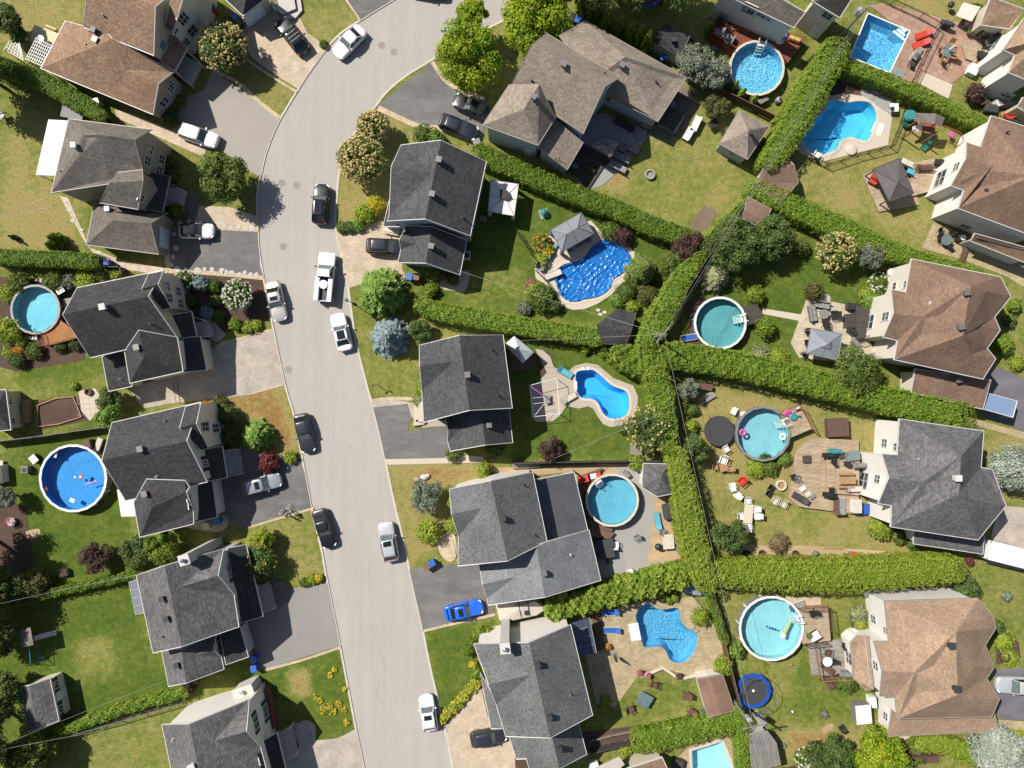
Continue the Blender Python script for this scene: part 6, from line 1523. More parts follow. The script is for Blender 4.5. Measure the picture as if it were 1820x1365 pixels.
# ---------------------------------------------------------------- pools above ground, decks, fences, garden things
WD=planks("deck_tan",alb("d4bc9e"),alb("bfa686"),.15,.1);WR=planks("deck_red",alb("a8583c"),alb("8f4630"),.15,-.45);WO=planks("deck_orange",alb("c88a54"),alb("b87844"),.15,.35)
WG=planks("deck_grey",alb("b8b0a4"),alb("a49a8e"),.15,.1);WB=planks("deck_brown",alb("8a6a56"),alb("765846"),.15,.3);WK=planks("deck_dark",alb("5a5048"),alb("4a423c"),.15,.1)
WT=M("timber",alb("b58a60"),.75,.2,5);WTR=M("timber_red",alb("9c5238"),.7,.2,5);WTD=M("timber_dark",alb("4c4440"),.7,.2,5);WTB=M("timber_brown",alb("6e4c40"),.75,.2,5);WTG=M("timber_grey",alb("948b84"),.8,.2,5);WTP=M("timber_pale",alb("e2d4a4"),.7,.1,5)
BLK=M("black_metal",(.016,.016,.013),.45,.1);PLW=M("resin_white",alb("eeeae2",.66),.45,.04);PLG=M("resin_grey",alb("8f8b86"),.5,.08);PLB=M("resin_beige",alb("d8ccb4",.64),.5,.06)
CLB=M("cloth_blue",alb("2a62b8",.6),.7,.1);CLT=M("cloth_turquoise",alb("58b4c8",.6),.7,.1);CLR=M("cloth_red",alb("d8402c",.62),.6,.08);CLG=M("cloth_grey",alb("9a9894"),.85,.08);CLS=M("cloth_slate",alb("8f969e"),.7,.05);CLE=M("cloth_ecru",alb("ddd2c2"),.85,.08);CLK=M("cloth_black",(.03,.03,.032),.8,.1);CLW=M("cloth_white",alb("f0ebe4",.66),.8,.04);CPK=M("vinyl_pink",alb("e858b4",.6),.4,.05)
BIN=M("bin_blue",alb("2f6fd0",.55),.5,.08);BRN=M("bin_brown",alb("8a6450"),.6,.1);GRN=M("bin_green",alb("2e6a58"),.55,.1);TEAL=M("teal_plastic",alb("3f9a98"),.45,.06);SLG=M("slide_green",alb("2f7f6a"),.35,.05);BLU=M("vinyl_blue",alb("2560c4",.5),.4,.06)
GLS=glassmat("table_glass",(.10,.14,.14),.06);CANV=M("canopy_metal_grey",alb("8d9096"),.4,.05);CANB=M("canopy_metal_brown",alb("6b625e"),.45,.06)
def agpool(x,y,r,h,label,linerm,wallm,rimm,n=22,water='water_clear',level=.16,ladder=None,posts=True):
    p=P(x,y,h);c=Vector((p.x,p.y,0));R=r*KPX*(CAMH-h);t=thing("round_pool",label,"swimming pool",c)
    m=MB();ring=lambda rr,z:[(rr*math.cos(2*math.pi*k/n),rr*math.sin(2*math.pi*k/n),z)for k in range(n)]
    vs=ring(R-.12,h-.02)+ring(R+.14,h-.02)+ring(R+.14,h+.04)+ring(R-.12,h+.04);fs=[]
    for k in range(n):
        j=(k+1)%n
        for a,b in((0,1),(1,2),(2,3),(3,0)):fs.append((a*n+k,a*n+j,b*n+j,b*n+k))
    m.add(vs,fs);m.build("rim",rimm,t)
    MB().add(ring(R+.02,0)+ring(R+.02,h-.03),[(k,(k+1)%n,n+(k+1)%n,n+k)for k in range(n)]).build("wall",wallm,t)
    m=MB();m.add(ring(R-.03,h-.03)+ring(R-.03,.03),[(k,n+k,n+(k+1)%n,(k+1)%n)[::-1]for k in range(n)]+[[n+k for k in range(n)]]);m.build("liner",linerm,t)
    MB().add(ring(R-.031,h-level),[list(range(n))]).build("water",MATS[water],t)
    if posts:
        for k in range(0,n,2):
            a=2*math.pi*(k+.5)/n;MB().box(((R+.06)*math.cos(a),(R+.06)*math.sin(a),h/2),(.08,.16,h),a).build("post",rimm,t)
    if ladder is not None:
        a=ladder;ux,uy=math.cos(a),math.sin(a);lt=MB()
        for k in range(4):lt.box(((R-.35-.22*k)*ux,(R-.35-.22*k)*uy,h-.2-.24*k+.1),(.24,.8,.05),a)
        for sgn in(-1,1):
            px_,py_=-uy*.42*sgn,ux*.42*sgn;lt.tube([((R+.1)*ux+px_,(R+.1)*uy+py_,h),((R+.05)*ux+px_,(R+.05)*uy+py_,h+.7),((R-.5)*ux+px_,(R-.5)*uy+py_,h+.5),((R-1.1)*ux+px_,(R-1.1)*uy+py_,.15)],.035,6)
        lt.build("ladder",PLW,t)
    return t
LN1=linermat("liner_cyan",alb("84c6d6",.68));LN2=linermat("liner_royal",alb("3f9ae0",.66));LN3=linermat("liner_net_ripples",alb("66bae4",.74),alb("d4f0f8",.9),3.2);LN4=linermat("liner_teal",alb("86baba",.58));LN5=linermat("liner_aqua",alb("b2d2d6",.66));LN6=linermat("liner_sky",alb("88bed0",.68));LN7=linermat("liner_mint",alb("bcdadc",.7))  # the net liner's pale lines paint caustic ripples as well as its print
frame()
agpool(63,550,42.5,1.15,"round pool with redwood brown wall ringed by white stones",LN1,WTB,PLG)
agpool(130,850,58.5,1.3,"large round pool with bright blue cover and white rim",LN2,PLG,PLW,level=.35)
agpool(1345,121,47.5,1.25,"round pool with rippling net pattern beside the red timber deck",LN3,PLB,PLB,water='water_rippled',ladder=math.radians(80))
agpool(1280,574,45,1.25,"round teal pool with white rim between two clipped yews",LN4,PLG,PLW,ladder=math.radians(12))
agpool(1356,771,47.5,1.25,"round pool with a pink swim ring beside the black trampoline",LN5,PLG,PLG,n=16,ladder=math.radians(28))
agpool(1088,889,45.5,1.3,"round pool with cream rim on the grey gravel yard",LN6,PLB,PLB,ladder=math.radians(128))
agpool(1371,1117,56,1.3,"round pale mint pool beside the tan house's timber deck",LN7,PLG,PLW,ladder=math.radians(20))
# decks ---------------------------------------------------------------------
def deck(label,pts,z,mat,side=None,rails=(),railm=None,stairs=None,z0=0.0,lean=True,bench=None):
    W=[P(x,y,z)for x,y in pts];c=sum(W,Vector())/len(W);c.z=0;t=thing("deck",label,"deck",c)
    MB().prism([(q.x,q.y)for q in W],z-.06,z).build("boards",mat,t,org=c)
    loop=[(q.x,q.y)for q in W]
    if area2(loop)<0:loop=loop[::-1]
    MB().prism(offset_loop(loop,-.06),z0,z-.062).build("skirt",side or mat,t,org=c)
    for r in rails:
        R_=[P(x,y,z)for x,y in r];m=MB()
        for a,b in zip(R_[:-1],R_[1:]):
            u=Vector((0,0,.95));m.bar(a+u,b+u,.045,4);m.bar(a+u*.12,b+u*.12,.03,4);k=max(1,int((b-a).length/.22))
            for i in range(k+1):q=a.lerp(b,i/k);m.bar(q,q+u,.018 if i not in(0,k)else .05,4)
        m.build("railing",railm or side or mat,t,org=c)
    if stairs:
        a,b,cc,d=(P(*q,0)for q in stairs);m=MB();n=4
        for k in range(n):
            qs=[a.lerp(d,k/n),b.lerp(cc,k/n),b.lerp(cc,(k+1)/n),a.lerp(d,(k+1)/n)];m.prism([(q.x,q.y)for q in qs],0,z*(n-k-.5)/n)
        m.build("stairs",mat,t,org=c)
    return t
T(0,1);deck("orange timber deck between the redwood ringed pool and charcoal house",[(290,992),(418,900),(470,940),(558,1030),(312,1092)],.95,WO,WTR,[[(290,992),(312,1092),(540,1035)]],WTR)
deck("grey stepped landing against the charcoal house's rear eave",[(440,758),(520,745),(540,1000),(470,965)],.5,WG,WTG)
T(0,0);deck("pale yellow timber deck beside the lattice pergola",[(205,290),(240,172),(425,240),(360,350)],.5,WTP,WTP)
frame();deck("red timber pool deck with grey furniture set",[(1289,11),(1332,28),(1392,55),(1434,66),(1400,112),(1388,96),(1370,80),(1345,72),(1320,78),(1304,92),(1257,62)],1.1,WR,WTR,[[(1289,11),(1257,62),(1304,92)]],WTR)
T(3,0);deck("tan timber deck between the metal gazebo and white house",[(1040,1145),(1200,1110),(1262,1175),(1180,1340),(1010,1385)],.5,WD,WT,[[(1050,1190),(1170,1190)]],WTB)
deck("pale plank platform under the dark metal gazebo",[(685,1228),(940,1130),(1060,1330),(1080,1440),(800,1490)],.2,WD,WT)
T(3,2);deck("wide weathered timber deck with clutter behind the dark hip roofed house",[(195,590),(215,480),(320,390),(660,405),(660,930),(235,872),(165,810)],.45,WD,WT)
deck("raised upper timber deck with picnic benches by the patio door",[(430,530),(665,530),(660,795),(430,775)],.8,WD,WT,z0=.45)
deck("small timber deck with toys beside the pink ring pool",[(92,212),(240,155),(328,325),(170,392),(155,300)],1.1,WD,WT,[[(92,212),(240,155),(328,325)]],WT)
T(3,3);deck("timber pool deck with furniture beside the pale mint pool",[(235,245),(440,232),(462,470),(262,492),(258,350)],1.15,WD,WT,[[(235,245),(440,232),(462,400)],[(262,492),(420,478)]],WTB)
deck("grey lower deck with table below the timber pool deck",[(305,495),(560,455),(600,722),(328,712)],.45,WG,WD,[[(345,500),(378,735),(590,722)]],WT)
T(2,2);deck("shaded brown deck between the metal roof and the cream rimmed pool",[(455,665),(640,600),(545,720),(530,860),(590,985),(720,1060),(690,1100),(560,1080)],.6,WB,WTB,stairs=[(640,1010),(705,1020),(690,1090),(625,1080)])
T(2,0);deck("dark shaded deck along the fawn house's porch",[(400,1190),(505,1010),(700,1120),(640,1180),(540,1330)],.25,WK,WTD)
T(3,1);deck("dark timber stair landing at the brown hip roofed house's rear door",[(640,800),(790,860),(760,1000),(640,1040)],1.0,WK,WTD,[[(640,1040),(760,1000),(785,870)]],WTD,stairs=[(640,860),(640,960),(545,965),(550,865)])
T(2,1);deck("dark timber platform with ladder beside the teal pool",[(1620,810),(1720,790),(1782,900),(1650,945)],1.0,WK,WTD)
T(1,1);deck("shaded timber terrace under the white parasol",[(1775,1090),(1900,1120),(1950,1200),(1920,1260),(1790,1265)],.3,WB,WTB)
T(2,3);deck("brown timber deck beside the dark glazed awning",[(560,270),(620,255),(650,520),(590,555)],.3,WB,WTB)
T(3,0);deck("pale timber dais by the white house's sliding door",[(1385,310),(1420,275),(1530,330),(1480,440),(1410,410)],.3,WD,WT)
# gazebos ---------------------------------------------------------------------
def gazebo(label,cs,ze,ap,zp,mat,postm,ridge=None,cap=None,curtains=None,name="gazebo"):
    W=[P(x,y,ze)for x,y in cs];c=sum(W,Vector())/4;c.z=0;t=thing(name,label,"gazebo",c);n=4
    m=MB();A=[P(*q,zp)for q in(ridge or[ap])];vs=W+A+[w_-Vector((0,0,.08))for w_ in W]
    if ridge:f=[(0,1,5,4),(1,2,5),(2,3,4,5),(3,0,4)];b=6
    else:f=[(0,1,4),(1,2,4),(2,3,4),(3,0,4)];b=5
    m.add(vs,f+[(i,b+i,b+(i+1)%4,(i+1)%4)for i in range(4)]);m.build("canopy",mat,t,org=c)
    m=MB();e=Vector((0,0,.02))
    for i in range(4):m.bar(W[i]+e,W[(i+1)%4]+e,.04,5)
    for i in range(4):
        q=A[0]if not ridge or i in(0,3)else A[1];m.bar(W[i]+e,q+e,.03,5)
        mid=(W[i]+W[(i+1)%4])/2;tq=A[0]if not ridge else((A[0]+A[1])/2 if i%2==0 else A[1 if i==1 else 0]);m.bar(mid+e,tq+e,.022,5)
    m.build("roof_frame",postm,t,org=c)
    if cap:
        C=[A[0].lerp(w_,.32)if not ridge else((A[0]if i in(0,3)else A[1])).lerp(w_,.3)for i,w_ in enumerate(W)];C=[q+Vector((0,0,.14))for q in C];m=MB();m.add(C+[((A[0]+A[-1])/2)+Vector((0,0,.3))],[(0,1,4),(1,2,4),(2,3,4),(3,0,4)]);m.build("vent_cap",cap,t,org=c)
    for w_ in W:
        q=w_.lerp(c+Vector((0,0,ze)),.1);MB().box((q.x,q.y,ze/2),(.12,.12,ze)).build("post",postm,t,org=c)
        if curtains:MB().lathe([(.2,.1),(.26,.8),(.17,1.3),(.24,ze-.1)],(q.x,q.y,0),10).build("curtain",curtains,t,org=c)
    return t
T(2,1);gazebo("grey panelled gazebo standing beside the covered blue pool",[(270,272),(487,148),(578,298),(350,430)],2.3,None,3.0,CANV,TRD,ridge=[(385,300),(462,255)],curtains=CLS)
T(3,0);gazebo("dark brown metal gazebo on the pale plank platform",[(755,1190),(945,1112),(1045,1360),(872,1418)],2.4,(932,1285),3.2,CANB,TRD)
T(3,1);gazebo("light grey soft top gazebo on the paver patio of the brown hip roofed house",[(322,962),(542,1002),(512,1190),(290,1140)],2.3,(430,1075),3.0,CLS,PLG,cap=CLS)
frame();gz=gazebo("beige cloth canopy with a torn top beside the slate roofed house",[(872,320),(922,327),(914,384),(867,376)],2.4,(897,350),2.65,CLW,PLG,curtains=CLE)
a,b=P(888,338,2.95),P(905,356,2.95);k=[o for o in KIDS[gz.name]if o.name.startswith("canopy")][0]
MB().prism([(q.x,q.y)for q in(P(889,336,2.9),P(903,339,2.9),P(907,349,2.9),P(901,355,2.9),P(888,352,2.9))],2.78,2.93).build("tear",BLK,k,org=gz.location)
T(2,0);gazebo("shaded taupe pavilion roof on the fawn house's terrace",[(545,1020),(650,955),(765,1000),(690,1105)],2.3,(668,1018),2.9,CLG,TRD)
def parasol(label,cs,z,ap,mat,group=None):
    W=[P(x,y,z)for x,y in cs];A=P(*ap,z+.95);c=Vector((A.x,A.y,0));t=thing("parasol",label,"parasol",c,group=group);n=len(W)
    m=MB();m.add(W+[A]+[q-Vector((0,0,.12))for q in W],[(i,(i+1)%n,n)for i in range(n)]+[(i,n+1+i,n+1+(i+1)%n,(i+1)%n)for i in range(n)]);m.build("canopy",mat,t,org=c)
    m=MB()
    for q in W:m.bar(A-Vector((0,0,.05)),q-Vector((0,0,.04)),.02,4)
    m.build("ribs",BLK,t,org=c);MB().bar((c.x,c.y,0),(c.x,c.y,z+.65),.035,8).build("pole",BLK,t,org=c);MB().lathe([(.4,0),(.4,.08),(.06,.14)],tuple(c),14).build("base",PLG,t,org=c);return t
frame();parasol("white square parasol beside the centre house's terrace",[(914,597),(949,626),(929,646),(897,612)],2.4,(922,620),M("cloth_pale_grey",alb("cfd0d6",.6),.8,.06))
# closed parasol
p=P(1091,1162,0);t=thing("closed_parasol","folded dark parasol standing on the tan pavers","parasol",p)
MB().bar((0,0,0),(0,0,2.8),.03,7).build("pole",BLK,t);MB().lathe([(.06,1.0),(.2,1.2),(.17,1.9),(.06,2.65)],n=10).build("canopy",CLK,t);MB().lathe([(.35,0),(.35,.07),(.05,.12)],n=14).build("base",PLG,t)
# pergola lattice
T(0,0);p=P(265,370,0);t=thing("pergola","white lattice pergola at the corner of the brown house","pergola",p)
def lattice(q,z,n,m_,nm):
    a,b,c,d=(P(x,y,z)for x,y in q);mm=MB()
    for i in range(n+1):mm.bar(a.lerp(b,i/n),d.lerp(c,i/n),.04,4)
    for i in range(m_+1):mm.bar(a.lerp(d,i/m_),b.lerp(c,i/m_),.04,4)
    mm.build(nm,TRIM,t,org=p)
lattice([(255,268),(365,320),(292,462),(180,415)],2.2,8,7,"roof_lattice");lattice([(110,215),(150,350),(165,425),(30,350)],1.9,6,6,"side_lattice")
for q in((255,268),(180,415),(110,215),(30,350),(292,462)):w_=P(*q,2.1);MB().bar((w_.x,w_.y,0),(w_.x,w_.y,2.15),.06,5).build("post",TRIM,t,org=p)
# trampolines -------------------------------------------------------------------
def trampoline(label,x,y,r,z,rimm,mark=False,nets=False):
    p=P(x,y,z);c=Vector((p.x,p.y,0));R=r*KPX*(CAMH-z);t=thing("trampoline",label,"trampoline",c)
    MB().lathe([(R*.82,z-.02),(R*.82,z),(.01,z)],n=28).build("mat",CLK,t)
    n=28;m=MB();ring=lambda rr,zz:[(rr*math.cos(2*math.pi*k/n),rr*math.sin(2*math.pi*k/n),zz)for k in range(n)]
    m.add(ring(R*.8,z+.02)+ring(R,z+.02)+ring(R,z-.04)+ring(R*.8,z-.04),[(a*n+k,a*n+(k+1)%n,((a+1)%4)*n+(k+1)%n,((a+1)%4)*n+k)for a in range(4)for k in range(n)]);m.build("pad",rimm,t)
    for k in range(6):
        a=math.pi*k/3;MB().bar((R*math.cos(a),R*math.sin(a),0),(R*math.cos(a),R*math.sin(a),z+(1.5 if nets else 0)),.03,6).build("leg",rimm if nets else BLK,t)
    if nets:MB().tube([(R*math.cos(2*math.pi*k/n),R*math.sin(2*math.pi*k/n),z+1.5)for k in range(n+1)],.03,5).build("top_ring",BLU,t)
    if mark:MB().lathe([(.16,z+.003),(.16,z+.006),(.1,z+.006)],n=16).build("centre_mark",CLW,t)
    return t
T(2,2);trampoline("black round trampoline between the hedge and pink ring pool",1457,340,27,.8,CLK)
T(2,3);trampoline("blue rimmed trampoline beside the flat brown shed",1697,822,31,.8,BLU,True,True)
T(2,0);trampoline("blue rimmed trampoline in the shaded lawn at the picture top",965,-25,20,.8,BLU)
# fences ---------------------------------------------------------------------------
def fence(label,pts,h,mat,step=2.2,th=.06,board=True,name="fence",ztop=None,group=None,gap=.0):
    W=[P(x,y,0)for x,y in pts];c=sum(W,Vector())/len(W);t=thing(name,label,"fence",c,group=group)
    for a,b in zip(W[:-1],W[1:]):
        L=(b-a).length;k=max(1,round(L/step));rz=math.atan2(b.y-a.y,b.x-a.x)
        if board:
            m=MB();mid=(a+b)/2;nb=max(2,int(h/.16))
            m.box((mid.x,mid.y,h/2+.05),(L,th*.5,h-.1),rz);m.box((mid.x,mid.y,h+.01),(L,th*1.6,.05),rz);m.build("panel",mat,t,org=c)
        else:
            m=MB();z=Vector((0,0,1));m.bar(a+z*h,b+z*h,.028,4);m.bar(a+z*h*.9,b+z*h*.9,.02,4);m.bar(a+z*.12,b+z*.12,.022,4)
            for i in range(int(L/.16)+1):q=a.lerp(b,i*.16/L);m.bar(q+z*.1,q+z*h,.01,3)
            m.build("panel",mat,t,org=c)
        for i in range(k+1):
            q=a.lerp(b,i/k);MB().box((q.x,q.y,h/2+.05),(.1 if board else .06,.1 if board else .06,h+.12),rz).build("post",mat,t,org=c)
    return t
T(3,0);fence("tall brown board fence behind the play tower",[(575,505),(800,600),(1000,690),(1300,840),(1530,945)],1.9,WTB)
fence("black metal fence round the freeform pool",[(285,1110),(420,1175),(640,1100),(880,1040),(950,860),(1003,690)],1.2,BLK,1.6,board=False)
fence("black metal fence along the upper side of the red paved patio",[(800,0),(950,70),(1080,130),(1195,195)],1.2,BLK,1.6,board=False);fence("black metal fence dividing the red paved patio",[(1205,210),(1120,380),(1030,575)],1.2,BLK,1.6,board=False)
T(2,0);fence("brown board fence below the silvery trees",[(1235,585),(1500,690),(1820,850)],1.6,WTB)
T(2,3);fence("brown board fence between the tan paver pool and the blue trampoline",[(1375,120),(1460,420),(1590,940)],1.7,WTB)
T(2,2);fence("long dark plank fence between the kidney pool yard and round pool yard",[(0,560),(300,552),(560,548),(800,545),(1060,548)],1.5,WTD)
T(0,2);fence("dark plank fence between the vegetable plot and the blue pool yard",[(-20,415),(300,378),(640,325),(780,305)],1.5,WTD)
T(3,3);fence("brown board fence at the picture bottom by the pale steps",[(975,1245),(1260,1225)],1.6,WTB);fence("brown board fence beside the dark tree at the picture bottom",[(120,1360),(320,1330)],1.6,WTB)
T(2,1);fence("dark post and rail fence below the turquoise lantern",[(30,280),(100,390),(165,490)],1.1,BLK,1.2,board=False)
fence("black metal fence at the covered pool's terrace corner",[(165,560),(225,620),(280,690)],1.1,BLK,1.2,board=False)
T(0,3);fence("wire fence under the ragged hedge above the shaded back yard",[(0,215),(300,145),(620,60),(955,15)],1.2,WTD,2.4,board=False);fence("wire fence along the thin leafy hedge below",[(160,1205),(700,1060),(1315,880)],1.2,PLG,2.4,board=False)
T(0,1);fence("dark board fence behind the blue bins of the stone path",[(640,535),(880,545),(895,590)],1.3,WTD)
T(2,3);fence("low plank wall of the planted bed below the mottled house",[(545,1165),(700,1125),(970,1070)],.5,WTG);fence("dark plank fence below the planted bed",[(550,1225),(860,1150)],1.3,WTD)
# poles and wires ---------------------------------------------------------------------
GALV=M("galvanised",alb("c9c9c9"),.4,.1,metal=.4);WIRE=M("wire_aluminium",alb("b8b4b0"),.5,.05)
def upole(label,x,y,h,tx=False,rz=0.0):
    p=P(x,y,h);b=Vector((p.x,p.y,0));t=thing("utility_pole",label,"utility pole",b)
    MB().bar((0,0,0),(0,0,h),.16,10,r2=.11).build("pole",WTG,t)
    MB().box((0,0,h-.5),(2.2,.1,.12),rz).build("crossarm",WTG,t)
    for k in(-.95,0.0,.95):MB().lathe([(.04,0),(.07,.08),(.04,.2)],(k*math.cos(rz),k*math.sin(rz),h-.44 if k else h),8).build("insulator",GALV,t)
    if tx:
        u=Vector((math.cos(rz+1.57),math.sin(rz+1.57)))*.42;m=MB().lathe([(.25,0),(.3,.05),(.3,.9),(.22,1.0),(.05,1.03)],(u.x,u.y,h-2.0),16);m.build("transformer",GALV,t)
    return b+Vector((0,0,h))
frame();P1=upole("utility pole with grey transformer beside the rectangular pool",1543,12,8.5,True,.6);P2=upole("utility pole where the hedges meet at the centre",1180,594,8.0,False,.9);P3=upole("utility pole with grey transformer at the lower hedge corner",1340,1296,8.0,True,.2)
def wire(label,a,b,r=.016,sag=.5,n=14,group="overhead wires"):
    a,b=Vector(a),Vector(b);mid=(a+b)/2;m=MB()
    m.tube([a.lerp(b,k/n)-Vector((0,0,4*sag*(k/n)*(1-k/n)))for k in range(n+1)],r,4)
    tag(m.build("overhead_wire",WIRE,org=mid),label,"wire",group)
up=Vector((0,0,.2));d1=Vector((.75,.6,-.4))
wire("main wire from the pool transformer pole to the central pole, topmost of the three",P1+up,P2+up,.012);wire("main wire from the pool transformer pole to the central pole, western side",P1-d1,P2-d1,.009,.7);wire("main wire from the pool transformer pole to the central pole, eastern side",P1+d1,P2+d1,.009,.7)
wire("main wire from the central pole down to the lower transformer pole, thicker one",P2+up,P3+up,.016);wire("thin wire from the central pole down to the lower transformer pole",P2-d1,P3-d1,.009,.7)
wire("service wire from the central pole to the centre house's upper corner",P2,P(906,606,5.6),.012);wire("service wire from the central pole to the slate roofed garage",P2,P(812,480,3.2),.012,.8)
wire("service wire from the hedge over the lawn to the mottled roofed house",P(1165,740,7),P(985,815,5.6),.014)
wire("service wire from the western edge to the ash grey garage corner",P(-10,1330,6.5),P(300,1208,3.4),.013);wire("service wire from the western edge to the grey house's balcony",P(-10,1335,6.5),P(278,1285,5.4),.014,.4)
wire("service wire above the ragged hedge to the ash grey house",P(-10,1075,6.5),P(245,1022,5.6),.013);wire("service wire over the vegetable plot to the smoky grey house",P(-10,785,6.5),P(195,758,5.5),.014)
wire("service wire across the western lawn to the grey brown house, lower one",P(-10,391,6.5),P(98,360,5.5),.014);wire("service wire across the western lawn to the grey brown house, upper one",P(-10,380,6.5),P(96,343,5.5),.01)
wire("service wire from the lower transformer pole to the tan roofed house",P3,P(1600,1305,3.6),.01);wire("service wire from the pool transformer pole to the grey house beside it",P1,P(1488,32,5.6),.012,.2)
# street lamp and lamp posts
p=P(629,540,0);t=thing("street_lamp","dark street lamp on the grass beside the pickup truck","street lamp",p)
MB().bar((0,0,0),(0,0,3.6),.05,8).build("pole",BLK,t);MB().lathe([(.05,3.5),(.2,3.7),(.22,4.0),(.04,4.15)],n=10).build("lamp_head",PLG,t);MB().lathe([(.16,0),(.16,.3),(.06,.4)],n=10).build("base",BLK,t)
p=P(671,684,0);t=thing("lamp_post","short garden lamp post on the centre house's front lawn","lamp post",p)
MB().bar((0,0,0),(0,0,1.7),.045,8).build("pole",BLK,t);MB().box((0,0,1.7),(.7,.08,.06),.2).build("arm",BLK,t)
for s in(-.3,.3):MB().lathe([(.08,1.72),(.12,1.85),(.03,2.0)],(s,s*.2,0),8).build("lantern",PLG,t)
# play sets -----------------------------------------------------------------------------
T(3,0);c=P(1150,850,0);t=thing("play_tower","wooden play tower with two green slides and a grey plank roof","play set",c)
def R4(nm,cs,mat,th=.05):
    q=[P(x,y,z)for x,y,z in cs];u=Vector((0,0,th));MB().add(q+[v+u for v in q],[(3,2,1,0),(4,5,6,7),(0,1,5,4),(1,2,6,5),(2,3,7,6),(3,0,4,7)]).build(nm,mat,t,org=c)
PRF=planks("planks_roof",alb("9a8c84"),alb("857870"),.16,.3)
R4("roof",[(1060,795,3.1),(1200,800,3.4),(1185,870,3.4),(1045,850,2.7)],PRF);R4("roof",[(1200,800,3.4),(1262,830,2.9),(1235,895,2.9),(1185,870,3.4)],PRF)
R4("platform",[(1090,850,1.5),(1200,870,1.5),(1190,940,1.5),(1070,910,1.5)],WTR)
for q in((1085,840),(1205,868),(1195,945),(1060,912)):w_=P(*q,2.8);MB().box((w_.x,w_.y,1.4),(.12,.12,2.8)).build("post",WTR,t,org=c)
def slide(pts,w_,mat,nm):
    Wp=[P(x,y,z)for x,y,z in pts];m=MB();rg=[]
    for i,q in enumerate(Wp):
        d=(Wp[min(i+1,len(Wp)-1)]-Wp[max(0,i-1)]);s=Vector((-d.y,d.x,0)).normalized()*w_/2;u=Vector((0,0,.16))
        rg.append([q-s+u,q-s*.8,q+s*.8,q+s+u,q+s*1.15+u,q+s*.9-u*.4,q-s*.9-u*.4,q-s*1.15+u])
    m.loft(rg);m.build(nm,mat,t,org=c)
slide([(1185,925,1.5),(1165,970,1.0),(1140,1010,.5),(1115,1040,.2),(1105,1052,.2)],.62,SLG,"slide")
MB().lathe([(.62,0),(.7,.3),(.55,.6)],tuple(P(1010,820,.9)),14).build("tube_slide",TEAL,t,org=c);MB().lathe([(.5,0),(.58,.3),(.4,.6)],tuple(P(990,870,.2)),14).build("tube_slide",SLG,t,org=c)
MB().bar(P(1255,880,2.2),P(1385,940,2.2),.06,6).bar(P(1385,940,2.2),P(1330,1035,0),.05,6).bar(P(1385,940,2.2),P(1395,985,0),.05,6).build("swing_beam",WTR,t,org=c)
m=MB();q=P(1305,952,.6);m.lathe([(.05,0),(.28,.05),(.32,.25),(.26,.3)],tuple(q),12);m.bar(q+Vector((-.2,0,.2)),P(1300,905,2.2),.01,4);m.bar(q+Vector((.2,0,.2)),P(1318,912,2.2),.01,4);m.build("bucket_swing",CPK,t,org=c)
R4("awning",[(1035,890,1.9),(1105,870,1.9),(1100,920,1.6),(1035,930,1.6)],CLW,.02)
T(0,3);c=P(200,460,0);t=thing("play_tower","small play tower with brown plank roof and pale slide in the shaded yard","play set",c)
R4("roof",[(135,395,2.4),(215,375,2.6),(238,498,2.6),(150,518,2.4)],PRF);R4("platform",[(165,420,1.2),(225,410,1.2),(240,480,1.2),(180,500,1.2)],WTB)
for q in((160,412),(222,400),(242,490),(170,508)):w_=P(*q,2.3);MB().box((w_.x,w_.y,1.15),(.1,.1,2.3)).build("post",WTB,t,org=c)
slide([(240,455,1.2),(300,435,.7),(360,420,.25),(395,412,.2)],.5,PLW,"slide")
MB().bar(P(205,510,2.0),P(215,630,2.0),.05,6).bar(P(215,630,2.0),P(330,600,0),.04,6).bar(P(215,630,2.0),P(220,640,0),.04,6).build("swing_beam",TEAL,t,org=c)
for q,mt in(((260,508),CLR),((262,552),BLU),((290,590),TEAL)):w_=P(*q,.5);MB().box((w_.x,w_.y,.5),(.5,.2,.06),.2).bar((w_.x,w_.y,.5),(w_.x-.4,w_.y+.1,2.0),.012,4).build("swing_seat",mt,t,org=c)
# frame swing on the kidney pool patio
T(2,2);c=P(225,120,0);t=thing("swing_set","white tubular swing set with a striped bar beside the kidney pool","swing set",c);m=MB()
fr=[(125,20),(315,-30),(335,220),(155,240)];W2=[P(x,y,2.0)for x,y in fr];m.tube(W2+[W2[0]],.035,6);m.build("frame",PLW,t,org=c)
for q in fr:w_=P(*q,2.0);MB().bar((w_.x,w_.y,0),w_,.04,6).build("leg",PLW,t,org=c)
MB().bar(P(135,28,2.05),P(222,92,1.9),.06,6).build("rolled_awning",CPK,t,org=c);MB().box(tuple(P(250,115,.5)),(.6,1.0,.08)).build("seat",CLG,t,org=c)
m=MB();m.bar(P(140,110,2.0),P(225,100,2.0),.025,5).bar(P(150,150,2.0),P(225,140,2.0),.025,5).bar(P(160,232,2.0),P(225,150,2.0),.025,5);m.build("crossbars",PLW,t,org=c)
